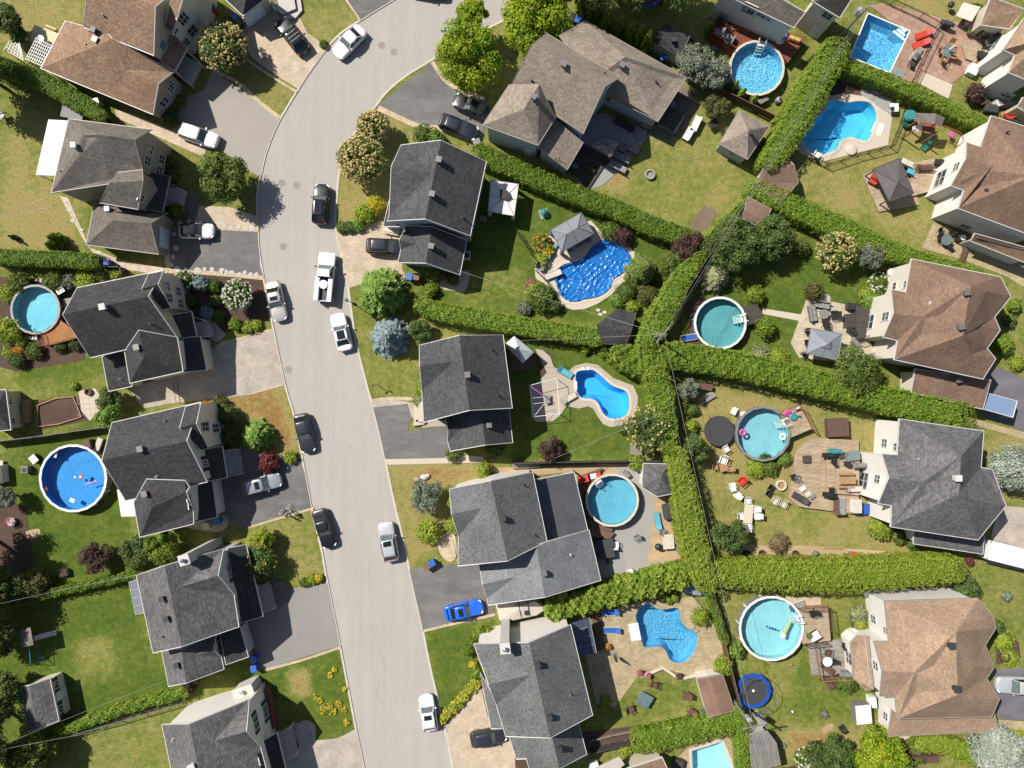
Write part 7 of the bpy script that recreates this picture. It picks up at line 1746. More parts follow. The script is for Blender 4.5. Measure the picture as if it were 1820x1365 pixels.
# seats, tables, loungers (prototypes and copies) --------------------------------------------
def mk_chair(mat,name="garden_chair",w_=.58,arms=True,legm=None,deep=.55):
    t=thing(name,"garden chair","chair");lm=legm or mat
    MB().box((0,0,.42),(deep,w_,.06)).build("seat",mat,t,bevel=.015)
    b=MB();b.add([(-deep/2,-w_/2,.43),(-deep/2,w_/2,.43),(-deep/2-.22,w_/2*.9,.92),(-deep/2-.22,-w_/2*.9,.92),(-deep/2+.05,-w_/2,.43),(-deep/2+.05,w_/2,.43),(-deep/2-.17,w_/2*.9,.92),(-deep/2-.17,-w_/2*.9,.92)],[(0,1,2,3),(7,6,5,4),(0,4,5,1),(1,5,6,2),(2,6,7,3),(3,7,4,0)]);b.build("backrest",mat,t)
    for sx in(-1,1):
        for sy in(-1,1):MB().bar((sx*deep*.42,sy*w_*.44,.42),(sx*deep*.5,sy*w_*.5,0),.025,5).build("leg",lm,t)
    if arms:
        for sy in(-1,1):MB().box((0,sy*w_*.53,.64),(deep,.07,.04)).bar((deep*.42,sy*w_*.53,.42),(deep*.42,sy*w_*.53,.64),.02,5).build("armrest",lm,t)
    return Proto(t)
CH={k:mk_chair(m_,nm)for k,m_,nm in(("white",PLW,"garden_chair"),("beige",PLB,"garden_chair"),("red",CLR,"garden_chair"),("black",BLK,"garden_chair"),("brown",WTB,"wicker_chair"),("grey",PLG,"garden_chair"),("orange",WT,"wooden_chair"))}
def chair(kind,x,y,rz,label,group=None,z=0.05,sc=None):return place(CH[kind].get(),P(x,y,z),math.radians(rz),label,group,sc)
def mk_lounger(mat,fr):
    t=thing("sun_lounger","sun lounger","sun lounger");MB().box((.2,0,.34),(1.35,.62,.06)).build("mattress",mat,t,bevel=.02)
    MB().add([(-.47,-.31,.32),(-.47,.31,.32),(-1.0,.31,.66),(-1.0,-.31,.66),(-.47,-.31,.38),(-.47,.31,.38),(-1.0,.31,.72),(-1.0,-.31,.72)],[(3,2,1,0),(4,5,6,7),(0,1,5,4),(1,2,6,5),(2,3,7,6),(3,0,4,7)]).build("backrest",mat,t)
    m=MB()
    for sy in(-1,1):m.bar((-1.0,sy*.35,.3),(.9,sy*.35,.3),.03,5)
    m.bar((.9,-.35,.3),(.9,.35,.3),.03,5).bar((-1.0,-.35,.3),(-1.0,.35,.3),.03,5);m.build("frame",fr,t)
    for sx in(-.8,.75):
        for sy in(-1,1):MB().bar((sx,sy*.33,.3),(sx,sy*.35,0),.025,5).build("leg",fr,t)
    return Proto(t)
LG={"blue":mk_lounger(CLB,PLW),"turq":mk_lounger(CLT,PLG),"white":mk_lounger(CLE,PLG),"brown":mk_lounger(WTB,WTB),"black":mk_lounger(CLK,BLK),"grey":mk_lounger(CLG,PLW),"red":mk_lounger(CLR,CLR)}
def lounger(kind,x,y,rz,label,z=.05,group=None):return place(LG[kind].get(),P(x,y,z),math.radians(rz),label,group)
def table(label,x,y,L,W,top,legm,rz=0,z=.05,round_=False,h=.72):
    t=thing("garden_table",label,"table",P(x,y,z),math.radians(rz))
    (MB().lathe([(L/2,h-.04),(L/2,h),(.02,h)],n=22)if round_ else MB().box((0,0,h-.02),(L,W,.05))).build("tabletop",top,t)
    for sx in(-1,1):
        for sy in(-1,1):MB().bar((sx*L*(.28 if round_ else .43),sy*W*(.28 if round_ else .4),h-.04),(sx*L*.36,sy*W*.36,0),.03,5).build("leg",legm,t)
    return t
def box_thing(name,label,cat,x,y,d,mat,rz=0,z=.05,lid=None,group=None,bevel=.03,lidname="lid"):
    t=thing(name,label,cat,P(x,y,z),math.radians(rz),group);MB().box((0,0,d[2]/2),d).build("body",mat,t,bevel=bevel)
    if lid:MB().box((0,0,d[2]+.04),(d[0]*1.04,d[1]*1.04,.08)).build(lidname,lid,t,bevel=bevel*.6)
    return t
def wbin(label,x,y,mat,lid,rz=0,z=.06,group="wheeled bins"):
    t=thing("wheeled_bin",label,"bin",P(x,y,z),math.radians(rz),group);MB().box((0,0,.5),(.62,.56,.96),taper=1.12).build("body",mat,t);MB().box((.02,0,1.02),(.78,.68,.08)).box((-.38,0,1.0),(.08,.5,.07)).build("lid",lid,t,bevel=.02)
    for sy in(-1,1):MB().bar((-.28,sy*.24,.1),(-.28,sy*.32,.1),.1,12).build("wheel",BLK,t)
    return t
def grill(label,x,y,rz=0,mat=BLK,z=.06):
    t=thing("barbecue",label,"barbecue",P(x,y,z),math.radians(rz));MB().box((0,0,.42),(1.0,.5,.8)).build("cabinet",mat,t,bevel=.02);m=MB();n=8
    m.loft([[(xx,.3*math.cos(math.pi*k/n),.84+.28*math.sin(math.pi*k/n))for k in range(n+1)]for xx in(-.42,.42)]);m.build("lid",mat,t)
    for sx in(-1,1):MB().box((sx*.68,0,.82),(.36,.48,.05)).build("side_shelf",mat,t)
    return t
frame()
# bins
for x,y,m_,l_,rz,lab in[(769,998,BIN,BIN,30,"blue wheeled bin beside the mottled house's asphalt drive"),(760,1004,BRN,BRN,30,"brown wheeled bin beside the blue one on the mottled house's drive"),(455,1166,BIN,BIN,100,"upper blue wheeled bin at the ash grey garage"),(456,1183,BIN,BIN,100,"lower blue wheeled bin at the ash grey garage"),(447,1154,BRN,BRN,100,"brown wheeled bin at the ash grey garage wall"),
    (187,468,BIN,BIN,0,"left blue wheeled bin on the stone path"),(196,468,BIN,BIN,0,"right blue wheeled bin on the stone path"),(730,494,BIN,BIN,80,"blue wheeled bin by the slate roofed garage"),(742,494,BRN,BRN,85,"brown wheeled bin by the slate roofed garage"),(391,924,BIN,BIN,10,"blue bin at the smoky grey house's porch end"),(372,932,PLB,PLB,10,"beige box bin at the smoky grey porch end"),
    (422,37,BIN,BIN,-40,"blue wheeled bin at the dark garage near the picture top"),(414,30,BRN,BRN,-40,"brown wheeled bin at the dark garage near the picture top"),(430,47,BLK,BLK,-40,"black wheeled bin at the dark garage near the picture top"),(1026,42,BIN,BIN,60,"blue wheeled bin beneath the yellow green maple"),(1016,36,BLK,BLK,60,"black wheeled bin beneath the yellow green maple"),(383,22,CLR,BIN,20,"red and blue box on the lawn at the dark garage"),
    (178,186,PLG,PLW,20,"grey box beside the brown house's side wall"),(848,257,PLG,PLG,20,"pale grey bin at the end of the tan edging"),(1176,107,BIN,BIN,20,"blue tub behind the dark grey shed")]:wbin(lab,x,y,m_,l_,rz)
# rear yards -- P yard
T(2,2)
for i,(x,y,r)in enumerate([(1538,722,100),(1572,785,140),(1645,828,-90),(1698,882,180),(1712,932,180),(1600,932,0),(1650,1005,90)]):
    chair("white",x,y,r,["white chair nearest the upright hedge, apart from the table","white chair below the lone one, beside its shadow","white chair at the upper end of the pale table","upper white chair on the eastern side of the pale table","lower white chair on the eastern side of the pale table","white chair on the western side of the pale table","white chair at the lower end of the pale table"][i],"white chairs round the pale lawn table",sc=1.15)
table("long pale table on the dry lawn among white chairs",1648,915,2.2,1.05,PLB,PLG,85);chair("red",1600,690,220,"red chair on the dry lawn below the orange table",sc=1.3)
table("orange topped table near the black trampoline",1478,592,1.0,.9,WT,WT,10);chair("white",1470,545,250,"white slatted chair above the orange table",sc=1.4);chair("orange",1425,585,0,"wooden chair beside the orange table, nearest the hedge",sc=1.1);chair("orange",1520,600,180,"wooden chair beside the orange table, on its sunny side",sc=1.1);chair("white",1497,460,30,"white stool below the black trampoline")
table("brown glass topped bench at the hedge corner above the trampoline",1350,30,1.6,.7,WTB,WTB,-10);lounger("grey",1370,105,30,"grey blue folding lounger near the hedge corner")
box_thing("pool_pump","white pool pump and filter above the pink ring pool","pool pump",1555,200,(.9,.5,.7),PLW,60);box_thing("pool_filter","white round pool filter beside the pool pump","pool filter",1612,218,(.5,.5,.8),PLW,10)
def mk_tyre():
    t=thing("half_buried_tyre","tyre","tyre");n=20;m=MB();prof=[(.26,.1),(.3,.22),(.42,.24),(.46,.12),(.42,0),(.3,0)]
    vs=[(r*math.cos(2*math.pi*k/n),r*math.sin(2*math.pi*k/n),z)for r,z in prof for k in range(n)];m.add(vs,[(j*n+k,j*n+(k+1)%n,((j+1)%6)*n+(k+1)%n,((j+1)%6)*n+k)for j in range(6)for k in range(n)][::1]);m.build("tread",RUB,t);MB().lathe([(.27,0),(.27,.08),(.02,.1)],n=14).build("soil_fill",SOIL,t);return Proto(t)
PT=mk_tyre();T(2,2)
for i,(x,y)in enumerate([(1645,1202),(1757,1202),(1880,1205),(1990,1205)]):place(PT.get(),P(x,y,.04),0,"black tyre used as a planter in the row along the golden hedge","tyres along the golden hedge")
T(3,2)
for x,y,k,r,lab,z in[(55,828,"beige",230,"left beige armchair by the fire ring",.05),(112,850,"beige",240,"lower beige armchair by the fire ring",.05),(15,775,"black",330,"black chair by the fire ring, lower one",.05),(33,736,"black",320,"black chair by the fire ring, upper one",.05),(470,545,"black",90,"black chair on the upper timber deck",.85),(455,750,"black",90,"black chair at the lower step of the upper deck",.85),(190,660,"black",20,"black chair at the deck's western corner",.5),(218,668,"grey",20,"grey chair at the deck's western corner",.5)]:chair(k,x,y,r,lab,z=z,sc=1.2 if k=="beige" else 1.0)
def ringpit(label,x,y,r,mat,inner,z=.05,h=.35):
    t=thing("fire_pit",label,"fire pit",P(x,y,z));n=18;m=MB()
    vs=[(rr*math.cos(2*math.pi*k/n),rr*math.sin(2*math.pi*k/n),zz)for rr,zz in((r*.7,0),(r*.7,h),(r,h),(r,0))for k in range(n)];m.add(vs,[(j*n+k,((j+1)%4)*n+k,((j+1)%4)*n+(k+1)%n,j*n+(k+1)%n)[::-1]for j in range(4)for k in range(n)]);m.build("stone_ring",mat,t);MB().lathe([(r*.68,0),(r*.68,.12),(.02,.14)],n=14).build("ash_bed",inner,t);return t
ringpit("round stone fire ring beside the wide weathered deck",107,720,.62,PLB,WT)
box_thing("hot_tub","large brown covered hot tub above the wide weathered deck","hot tub",488,312,(2.35,2.05,.9),WTB,3,.03,M("tub_cover_brown",alb("6b5144"),.6,.1));box_thing("planter_box","black square planter on the wide weathered deck","planter",287,537,(.85,.8,.35),WTD,0,.47);box_thing("hot_tub","white covered tub at the wide deck's lower corner","hot tub",625,862,(.95,1.5,.8),PLW,0,.47,CLE)
box_thing("blue_tarp_pile","crumpled bright blue tarpaulin below the white walls","tarpaulin",702,890,(1.1,1.2,.45),BLU,10,.05,bevel=.15);grill("grey barbecue on the upper timber deck",645,578,0,PLG,.85);box_thing("patio_heater","round black stove on the upper timber deck","stove",567,568,(.5,.5,.7),BLK,0,.85,BLK);grill("black barbecue lying at the wide deck's centre",432,785,-10,BLK,.47)
t=thing("picnic_table","timber picnic table with benches on the upper deck","picnic table",P(560,685,.83));MB().box((0,0,.7),(1.9,.75,.05)).build("tabletop",WT,t)
for sy in(-.75,.75):MB().box((0,sy,.42),(1.9,.28,.05)).build("bench",WT,t)
for sx in(-.7,.7):MB().bar((sx,-.75,.05),(sx,0,.7),.04,5).bar((sx,.75,.05),(sx,0,.7),.04,5).build("leg",WT,t)
grill("teal covered barbecue at the wide deck's upper edge",468,480,0,TEAL,.47);grill("black kettle barbecue beside the teal one",430,507,0,BLK,.47);table("dark glass table on the wide deck's shaded corner",595,512,1.7,1.1,GLS,BLK,10,.47);box_thing("black_pot","round black pot beside the dark glass table","plant pot",520,515,(.55,.55,.5),BLK,20,.47,SOIL)
for x,y,m_,lab in[(262,745,CLW,"white towel bundle on the deck, upper one"),(300,785,CLE,"white blanket bundle on the deck, larger one"),(330,800,PLG,"grey bundle on the deck beside the blanket")]:box_thing("towel_heap",lab,"towels",x,y,(.75,.5,.22),m_,35,.47,bevel=.09)
lounger("black",235,808,150,"dark lounger on the wide weathered deck",.47);lounger("brown",492,862,90,"brown folding chair at the wide deck's lower rim",.47);lounger("white",622,745,0,"white cushioned lounger beside the picnic table",.82)
lounger("grey",532,860,90,"grey lounger with slats at the wide deck's lower rim",.47)
for x,y,m_,r,lab in[(155,212,CPK,.42,"pink inflatable on the toy deck"),(195,240,TEAL,.45,"turquoise inflatable ring on the toy deck")]:
    t=thing("swim_ring",lab,"swim ring",P(x,y,1.13));n=18;MB().lathe([(r*.55,.12),(r*.7,.0),(r,.06),(r,.16),(r*.7,.22),(r*.56,.14)],n=n).build("tube",m_,t)
box_thing("toy_crocodile","green inflatable beside the turquoise ring","inflatable",240,238,(.5,.2,.15),SLG,-10,1.13,bevel=.05);box_thing("cool_box","small blue box on the toy deck's corner","cool box",222,178,(.45,.35,.3),BLU,20,1.13,PLW)
def swimring(label,x,y,z,r,m_):
    t=thing("swim_ring",label,"swim ring",P(x,y,z));n=20;m=MB();vs=[((r*.72+r*.28*math.cos(b))*math.cos(2*math.pi*k/n),(r*.72+r*.28*math.cos(b))*math.sin(2*math.pi*k/n),r*.26*math.sin(b)+.05)for b in[2*math.pi*j/8 for j in range(8)]for k in range(n)];m.add(vs,[(j*n+k,j*n+(k+1)%n,((j+1)%8)*n+(k+1)%n,((j+1)%8)*n+k)for j in range(8)for k in range(n)]);m.build("tube",m_,t,smooth=True);return t
swimring("white swim ring floating near the toy deck",122,380,1.09,.42,PLW);T(2,2);swimring("pink swim ring floating near the pool rim by the trampoline",1622,350,1.09,.42,CPK)
T(0,2)
for x,y,rz,m_,lab,d in[(570,662,70,CLR,"red and white float in the centre of the blue pool",(.62,.36,.1)),(318,750,20,CLR,"red and white float at the western rim of the blue pool",(.55,.45,.1)),(510,828,-30,PLW,"white float in the lower part of the blue pool",(.6,.45,.1)),(392,508,80,PLW,"white float at the upper rim of the blue pool",(.65,.35,.1)),(640,703,18,CPK,"long pink foam noodle in the blue pool",(1.5,.1,.1)),(530,665,0,PLW,"small white ball floating in the blue pool",(.22,.22,.15))]:
    t=thing("pool_float",lab,"pool float",P(x,y,.97),math.radians(rz),"floats in the blue pool");MB().box((0,0,.04),d).build("float_body",m_,t,bevel=.04)
    if m_ is CLR:MB().box((0,0,.1),(d[0]*.3,d[1]*.8,.03)).build("float_stripe",PLW,t)
t=thing("pool_heater","grey pool heater with a round fan beside the blue pool","pool heater",P(202,607,.05));MB().box((0,0,.4),(.8,.75,.8)).build("cabinet",PLG,t,bevel=.03);MB().lathe([(.3,.8),(.3,.83),(.05,.84)],n=16).build("fan",BLK,t)
box_thing("pool_pump","black and white pool pump beside the pool heater","pool pump",262,535,(.8,.9,.6),BLK,40,.05,PLW);box_thing("bin_bench","red brown box at the blue pool's upper rim","storage box",640,430,(.8,1.0,.9),WTB,10);lounger("white",700,440,70,"white pool ladder chair behind the smoky grey roof")
T(0,1)
box_thing("pool_pump","black pool pump with white hoses beside the redwood ringed pool","pool pump",450,700,(.9,.8,.7),BLK,30,.05,PLW)
for k in range(17):
    a=math.radians(198+k*6.2)if k<13 else math.radians(60+(k-13)*9);x=250+205*math.cos(a);y=830-205*math.sin(a)
    t=tag(MB().box((0,0,.09),(.36,.3,.18),0).build("white_stone",M("stone_white",alb("dcd8d4"),.8,.1,5),at=P(x,y,.03),bevel=.04),"white block in the ring of stones round the redwood pool","stone","white stones round the redwood pool");t.rotation_euler=(0,0,a)
# flagstones edging the western drive
FS=M("flagstone",alb("cfc8c0"),.85,.15,5);T(0,1)
for i,(x,y)in enumerate([(1395,555),(1440,548),(1490,552),(1510,575),(1560,560),(1590,572),(1630,570),(1680,585),(1720,575),(1765,588),(1800,592),(1215,460),(1222,300),(1240,400),(1205,515),(1260,215),(1330,212),(1390,220),(1545,225),(1580,240),(1620,255),(1680,250),(1730,258),(1775,262),(1250,545),(1310,545)]):
    p=P(x,y,.04);n=6;rr=random.uniform(.32,.5);m=MB().prism([(rr*random.uniform(.7,1.1)*math.cos(6.28*k/n),rr*random.uniform(.5,.9)*math.sin(6.28*k/n))for k in range(n)],0,.045);o=m.build("flagstone",FS,at=p);o.rotation_euler=(0,0,random.uniform(0,3));tag(o,"pale flagstone set along the edge of the stone bordered asphalt drive","flagstone","flagstones along the drive")
for i,(x,y)in enumerate([(460,70),(490,130),(510,205),(565,270),(700,430),(740,500),(860,510),(960,545)]):
    p=P(x,y,.05);n=6;m=MB().prism([(.4*random.uniform(.6,1.1)*math.cos(6.28*k/n),.3*random.uniform(.6,1.1)*math.sin(6.28*k/n))for k in range(n)],0,.03);tag(m.build("stepping_stone",FS,at=p),"white stepping stone in the pink path round the grey brown garage","stepping stone","stepping stones in the pink path")
# H terrace
T(2,0);ringpit("square stone fire pit with red bowl on the dry lawn",968,1230,.6,CAST,CASTD)
def sofa(label,x,y,rz,L=1.9,cm=CLG,fm=WTD,z=.06,W=.8,back=True):
    t=thing("outdoor_sofa",label,"sofa",P(x,y,z),math.radians(rz));MB().box((0,0,.2),(L,W,.3)).build("frame",fm,t,bevel=.02);n=max(1,round(L/.7))
    for k in range(n):MB().box((-L/2+(k+.5)*L/n,.05,.42),(L/n*.95,W*.82,.14)).build("cushion",cm,t,bevel=.04)
    if back:MB().box((0,-W/2+.06,.55),(L,.14,.5)).build("backrest",cm,t,bevel=.04)
    return t
sofa("grey cushioned sofa nearest the fawn house on the shaded terrace",835,1050,-28,1.9);sofa("middle grey cushioned sofa on the shaded terrace",770,1115,-28,2.1);sofa("grey cushioned sofa at the terrace's lower edge",740,1180,-28,2.2);sofa("small grey sofa seat beside the pavilion",775,1045,62,1.0)
sofa("white cushioned sofa set on the lawn edge beside the black hot tub",1285,880,65,1.9,CLW,WTB);sofa("white cushioned sofa with blue grey cushions, lower of the lawn edge pair",1235,950,60,1.6,CLW,WTB)
box_thing("hot_tub","black covered hot tub at the fawn house corner","hot tub",1110,860,(2.2,2.2,.95),PLG,-30,.05,BLK);box_thing("firewood_stack","dark oval fire table on the shaded terrace","fire table",940,890,(1.2,.75,.5),BLK,-20,.06,WT);box_thing("cushion_cube","grey cube stool on the shaded terrace","stool",893,968,(.6,.6,.4),CLG,20);box_thing("chest_freezer","pale chest behind the black hot tub","storage chest",1118,745,(.6,.9,.8),PLG,20);sofa("long dark sofa against the fawn house's inner wall",790,880,-28,2.6,CLK);box_thing("step_block","pale grey block by the terrace stairs","block",440,1170,(.8,.5,.3),PLG,-20)
table("dark slab table on the path near the fawn shed",1405,885,1.1,.9,BLK,BLK,30);chair("black",1480,940,40,"black chair beside the fawn shed's wall")
# L deck things
T(2,0);box_thing("covered_barbecue","grey covered barbecue on the red deck corner","barbecue",1500,105,(.8,1.3,1.0),CLG,-25,1.12,bevel=.12);sofa("grey corner sofa on the red deck",1470,255,-30,1.9,CLG,WTD,1.12);sofa("grey sofa piece at the red deck's lower corner",1525,290,60,1.2,CLG,WTD,1.12,back=True);parasol("folded grey side parasol above the red deck's sofa",[(1480,195),(1510,190),(1500,240),(1485,245)],2.9,(1495,218),CLG)
for i,(x,y)in enumerate([(1655,130),(1690,150),(1735,175)]):chair("grey",x,y,-60,["first grey chair along the grey house's wall, nearest the barbecue","middle grey chair along the grey house's wall","third grey chair along the grey house's wall, nearest the pool"][i],z=1.12,sc=1.2)
chair("black",1455,165,0,"black stool chair by the red deck's covered barbecue",z=1.12)
T(3,0);t=thing("inflatable_unicorn","white inflatable with lilac shade on the red deck","inflatable",P(98,285,1.13),.3);MB().lathe([(.1,0),(.5,.05),(.55,.25),(.2,.35)],n=14).build("inflatable_body",CLW,t);MB().box((.1,.5,.3),(.3,.5,.3),.3).build("inflatable_head",CLW,t,bevel=.1);lounger("blue",125,230,80,"blue striped lounger on the red deck",1.12);sofa("yellow cushioned bench with red boards on the red deck",200,285,-20,1.3,M("cloth_yellow",alb("c8c060"),.8,.1),WTR,1.12,.5,False)
box_thing("pool_pump","black pool equipment below the deck pool","pool pump",-30,720,(1.2,.6,.7),BLK,30,.05,PLG);t=thing("pool_filter","round grey sand filter beside the massive hedge","pool filter",P(85,715,.05));MB().lathe([(.35,0),(.4,.2),(.35,.7),(.1,.85)],n=14).build("tank",PLG,t);MB().bar((0,0,.8),(0,0,1.0),.08,8).build("valve",BLK,t)
# red patio
for x,y,r,lab in[(1098,252,200,"upper red lounger on the red paved patio"),(1080,318,200,"lower red lounger on the red paved patio")]:lounger("red",x,y,r,lab,.06)
T(3,0);table("glass topped table with a leaning white pole on the red paved patio",1262,378,1.5,.95,GLS,WT,65)
for x,y,r,lab in[(1222,370,-20,"tan chair on the pool side of the glass patio table"),(1240,430,60,"tan chair below the glass patio table"),(1300,405,160,"tan chair on the house side of the glass patio table"),(1285,330,250,"tan chair above the glass patio table")]:chair("orange",x,y,r,lab,z=.06,sc=1.15)
t=thing("side_parasol","folded white parasol leaning over the glass patio table","parasol",P(1262,378,.06));c=P(1262,378,.06);MB().bar((0,0,0),(0,0,2.1),.03,6).build("pole",PLW,t);MB().lathe([(.04,.9),(.14,1.1),(.12,1.7),(.03,2.2)],n=8).build("canopy",CLW,t)
grill("black covered barbecue at the fence corner of the red patio",1255,190,-20,CLK);t=thing("kettle_barbecue","round black kettle barbecue on the lawn by the red patio","barbecue",P(1278,60,.05));MB().lathe([(.1,.5),(.34,.7),(.36,.85),(.3,1.0),(.05,1.1)],n=18).build("bowl",BLK,t)
for k in range(3):a=2.1*k;MB().bar((.12*math.cos(a),.12*math.sin(a),.55),(.35*math.cos(a),.35*math.sin(a),0),.02,5).build("leg",BLK,t)
t=thing("folded_canopy","white leaning canopy swing with pink cushion at the lawn edge","swing seat",P(1365,130,.06),-.5);MB().add([(-.9,-.9,1.3),(.9,-.9,1.7),(.9,.9,1.9),(-.9,.8,1.4),(-.9,-.9,1.25),(.9,-.9,1.65),(.9,.9,1.85),(-.9,.8,1.35)],[(0,1,2,3),(7,6,5,4),(0,4,5,1),(1,5,6,2),(2,6,7,3),(3,7,4,0)]).build("canopy",CLE,t);MB().box((.9,.1,.5),(.5,1.5,.12)).build("seat",M("cloth_rose",alb("e0a8a8"),.8,.1),t,bevel=.03)
for sx in(-.8,.8):
    for sy in(-.8,.8):MB().bar((sx,sy,0),(sx,sy,1.4),.03,5).build("post",PLW,t)
box_thing("pool_steps_cover","grey step mat at the lower corner of the rectangular pool","mat",935,515,(1.5,.9,.05),CLS,-25,.05);lounger("black",1040,430,55,"dark lounger by the fence of the red patio");lounger("grey",1055,385,55,"grey lounger by the fence of the red patio");box_thing("storage_chest","white chest against the white house wall","storage chest",1440,505,(1.0,1.2,.7),PLW,-25,.05,CLW)
def pot(label,x,y,m_,leaf,r=.3,z=.05):
    t=thing("potted_plant",label,"plant pot",P(x,y,z));MB().lathe([(r*.7,0),(r,.42),(r*.85,.42),(r*.8,.36)],n=14).build("pot",m_,t);s=sph(160);s[:,2]=np.abs(s[:,2]);leaf_object("foliage",s*np.array([r*1.2,r*1.2,r*1.3])+np.array([0,0,.42]),s+RNG.normal(scale=.4,size=s.shape),np.full(160,.12),RNG.uniform(.2,.8,160),leaf,t)
pot("red pot with green plant on the red patio",1425,240,CLR,L_GREEN);pot("turquoise pot beside the rough gravel by the freeform pool",935,715,TEAL,L_GREEN,.42)
table("white square table on the gravel by the freeform pool",885,772,1.0,.95,PLW,PLW,0);box_thing("stove_pot","black stove on the white square table","stove",890,765,(.4,.35,.2),BLK,20,.8);box_thing("stone_bench","grey stone slab by the brown fence corner","bench",775,645,(1.1,.5,.4),PLG,-25)
t=thing("round_float","round white lounger cushion on the freeform pool's rim","cushion",P(605,1055,.1));MB().lathe([(.6,0),(.66,.08),(.55,.16),(.05,.14)],n=20).build("cushion_body",CLE,t,smooth=True);chair("white",350,1095,60,"white chair on the freeform pool's lower rim",z=.1)
for x,y,lab,m_ in[(985,1155,"black and white sofa on the gazebo platform, upper one",CLE),(760,1260,"red cushioned sofa under the dark metal gazebo",CLR)]:sofa(lab,x,y,-25 if m_ is CLE else 60,1.5,m_,BLK,.22)
sofa("blue cushioned armchair on the gazebo platform",1010,1215,-25,.9,CLT,BLK,.22);grill("large black barbecue on the tan deck by the white house",1215,1155,-10,BLK,.52);lounger("brown",1110,1185,0,"brown bench on the tan deck's rail",.52)
frame(1640,180,4.55);table("round glass table on the tan pavers below the rust roofed house",165,1130,1.3,1.3,GLS,BLK,0,.06,True)
for x,y,r,lab in[(120,1110,0,"dark chair left of the round glass table"),(215,1075,200,"dark chair above the round glass table"),(190,1160,120,"dark chair below the round glass table"),(130,1060,300,"dark chair nearest the white house wall")]:chair("black",x,y,r,lab,z=.06)
t=thing("heat_pump","grey heat pump box at the rust roofed house's wall","heat pump",P(290,1115,.06),-.3);MB().box((0,0,.45),(1.0,.9,.9)).build("cabinet",BLK,t,bevel=.03);MB().lathe([(.33,.9),(.33,.95),(.05,.96)],n=16).build("fan",PLW,t)
lounger("brown",320,1240,70,"brown folding chair on the tan pavers by the garage door",.06)
# O patio
T(3,1);sofa("dark L shaped sofa, upper part on the paver patio",385,800,170,2.0,CLG,BLK);sofa("dark L shaped sofa, western part on the paver patio",325,860,-80,1.9,CLG,BLK);table("round grey table beside the dark L shaped sofa",397,868,1.1,1.1,PLG,BLK,0,.06,True);chair("black",468,870,180,"dark armchair east of the round grey table",z=.06,sc=1.3);chair("black",410,930,100,"dark armchair below the round grey table",z=.06,sc=1.3)
box_thing("storage_chest","long dark storage chest above the timber stairs","storage chest",605,815,(1.5,.75,.7),WTD,-5,.06,BLK);grill("grey covered barbecue beside the grey gazebo",620,1075,-55,PLG);grill("black barbecue by the timber stairs",595,995,-40,BLK);table("dark table under the light grey gazebo",410,1090,1.4,.9,WTD,WTD,-12)
for x,y,lab in[(290,985,"dark chair at the grey gazebo's upper post"),(285,1065,"dark chair at the grey gazebo's western side"),(270,1150,"dark chair at the grey gazebo's lower post")]:chair("black",x,y,0,lab,z=.06)
t=thing("satellite_dish","white dish beside the brown house's rear wall","satellite dish",P(882,570,1.0));MB().lathe([(.05,0),(.3,.06),(.42,.16),(.38,.17),(.05,.03)],n=18).build("dish",PLW,t);MB().bar((0,0,-1.0),(0,0,0),.03,6).build("mast",PLG,t);ringpit("flat pale stone at the patio's upper corner",425,755,.55,PLB,PLB,.05,.08);box_thing("pool_equipment","dark box beside the round pale stool at the gazebo corner","storage box",735,1160,(.8,.6,.7),PLG,20)
# covered pool yard
T(2,1);t=thing("garden_lantern","turquoise pagoda lantern on a paver in the slate roofed yard","lantern",P(225,158,.02),.3);MB().box((0,0,.03),(1.1,1.1,.08)).build("base_slab",CONCG,t);MB().lathe([(.25,.08),(.2,.5),(.5,.55),(.32,.75),(.3,.8),(.02,1.0)],n=6).build("lantern_body",TEAL,t)
chair("grey",205,535,-20,"turquoise chair on the covered pool's terrace",z=.06,sc=1.4);lounger("turq",275,420,60,"pale turquoise lounger beside the gazebo curtain");table("dark table under the grey panelled gazebo",470,370,1.4,.9,GLS,BLK,30,.06);chair("grey",525,340,120,"grey chair under the grey panelled gazebo",z=.06);chair("grey",410,410,30,"grey chair under the gazebo's lower corner",z=.06);lounger("white",285,590,200,"white pool steps chair at the covered pool's western rim",.1)
for i,(x,y)in enumerate([(605,835),(620,865),(650,850)]):tag(MB().prism([(.28*math.cos(k*1.05+i),.2*math.sin(k*1.05+i))for k in range(6)],0,.04).build("stepping_stone",FS,at=P(x,y,.03)),"pale stepping stone on the lawn above the black shed","stepping stone","stepping stones above the black shed")
lounger("blue",1240,1030,10,"blue folding lounger beside the teal pool's pump");box_thing("white_bucket","white tub in the gap beside the black shed","tub",895,1005,(.7,.6,.4),PLW,20)
lounger("turq",375,1275,35-65,"turquoise lounger beside the kidney pool",.06);T(2,2);lounger("white",402,108,30,"cream lounger below the kidney pool's white steps",.06)
for x,y,lab in[(497,-100,"left of two round white lids above the kidney pool"),(535,-100,"right of two round white lids above the kidney pool")]:tag(MB().lathe([(.2,0),(.2,.05),(.03,.06)],n=14).build("skimmer_lid",PLW,at=P(x,y,.06)),lab,"pool lid","pool lids by the kidney pool")
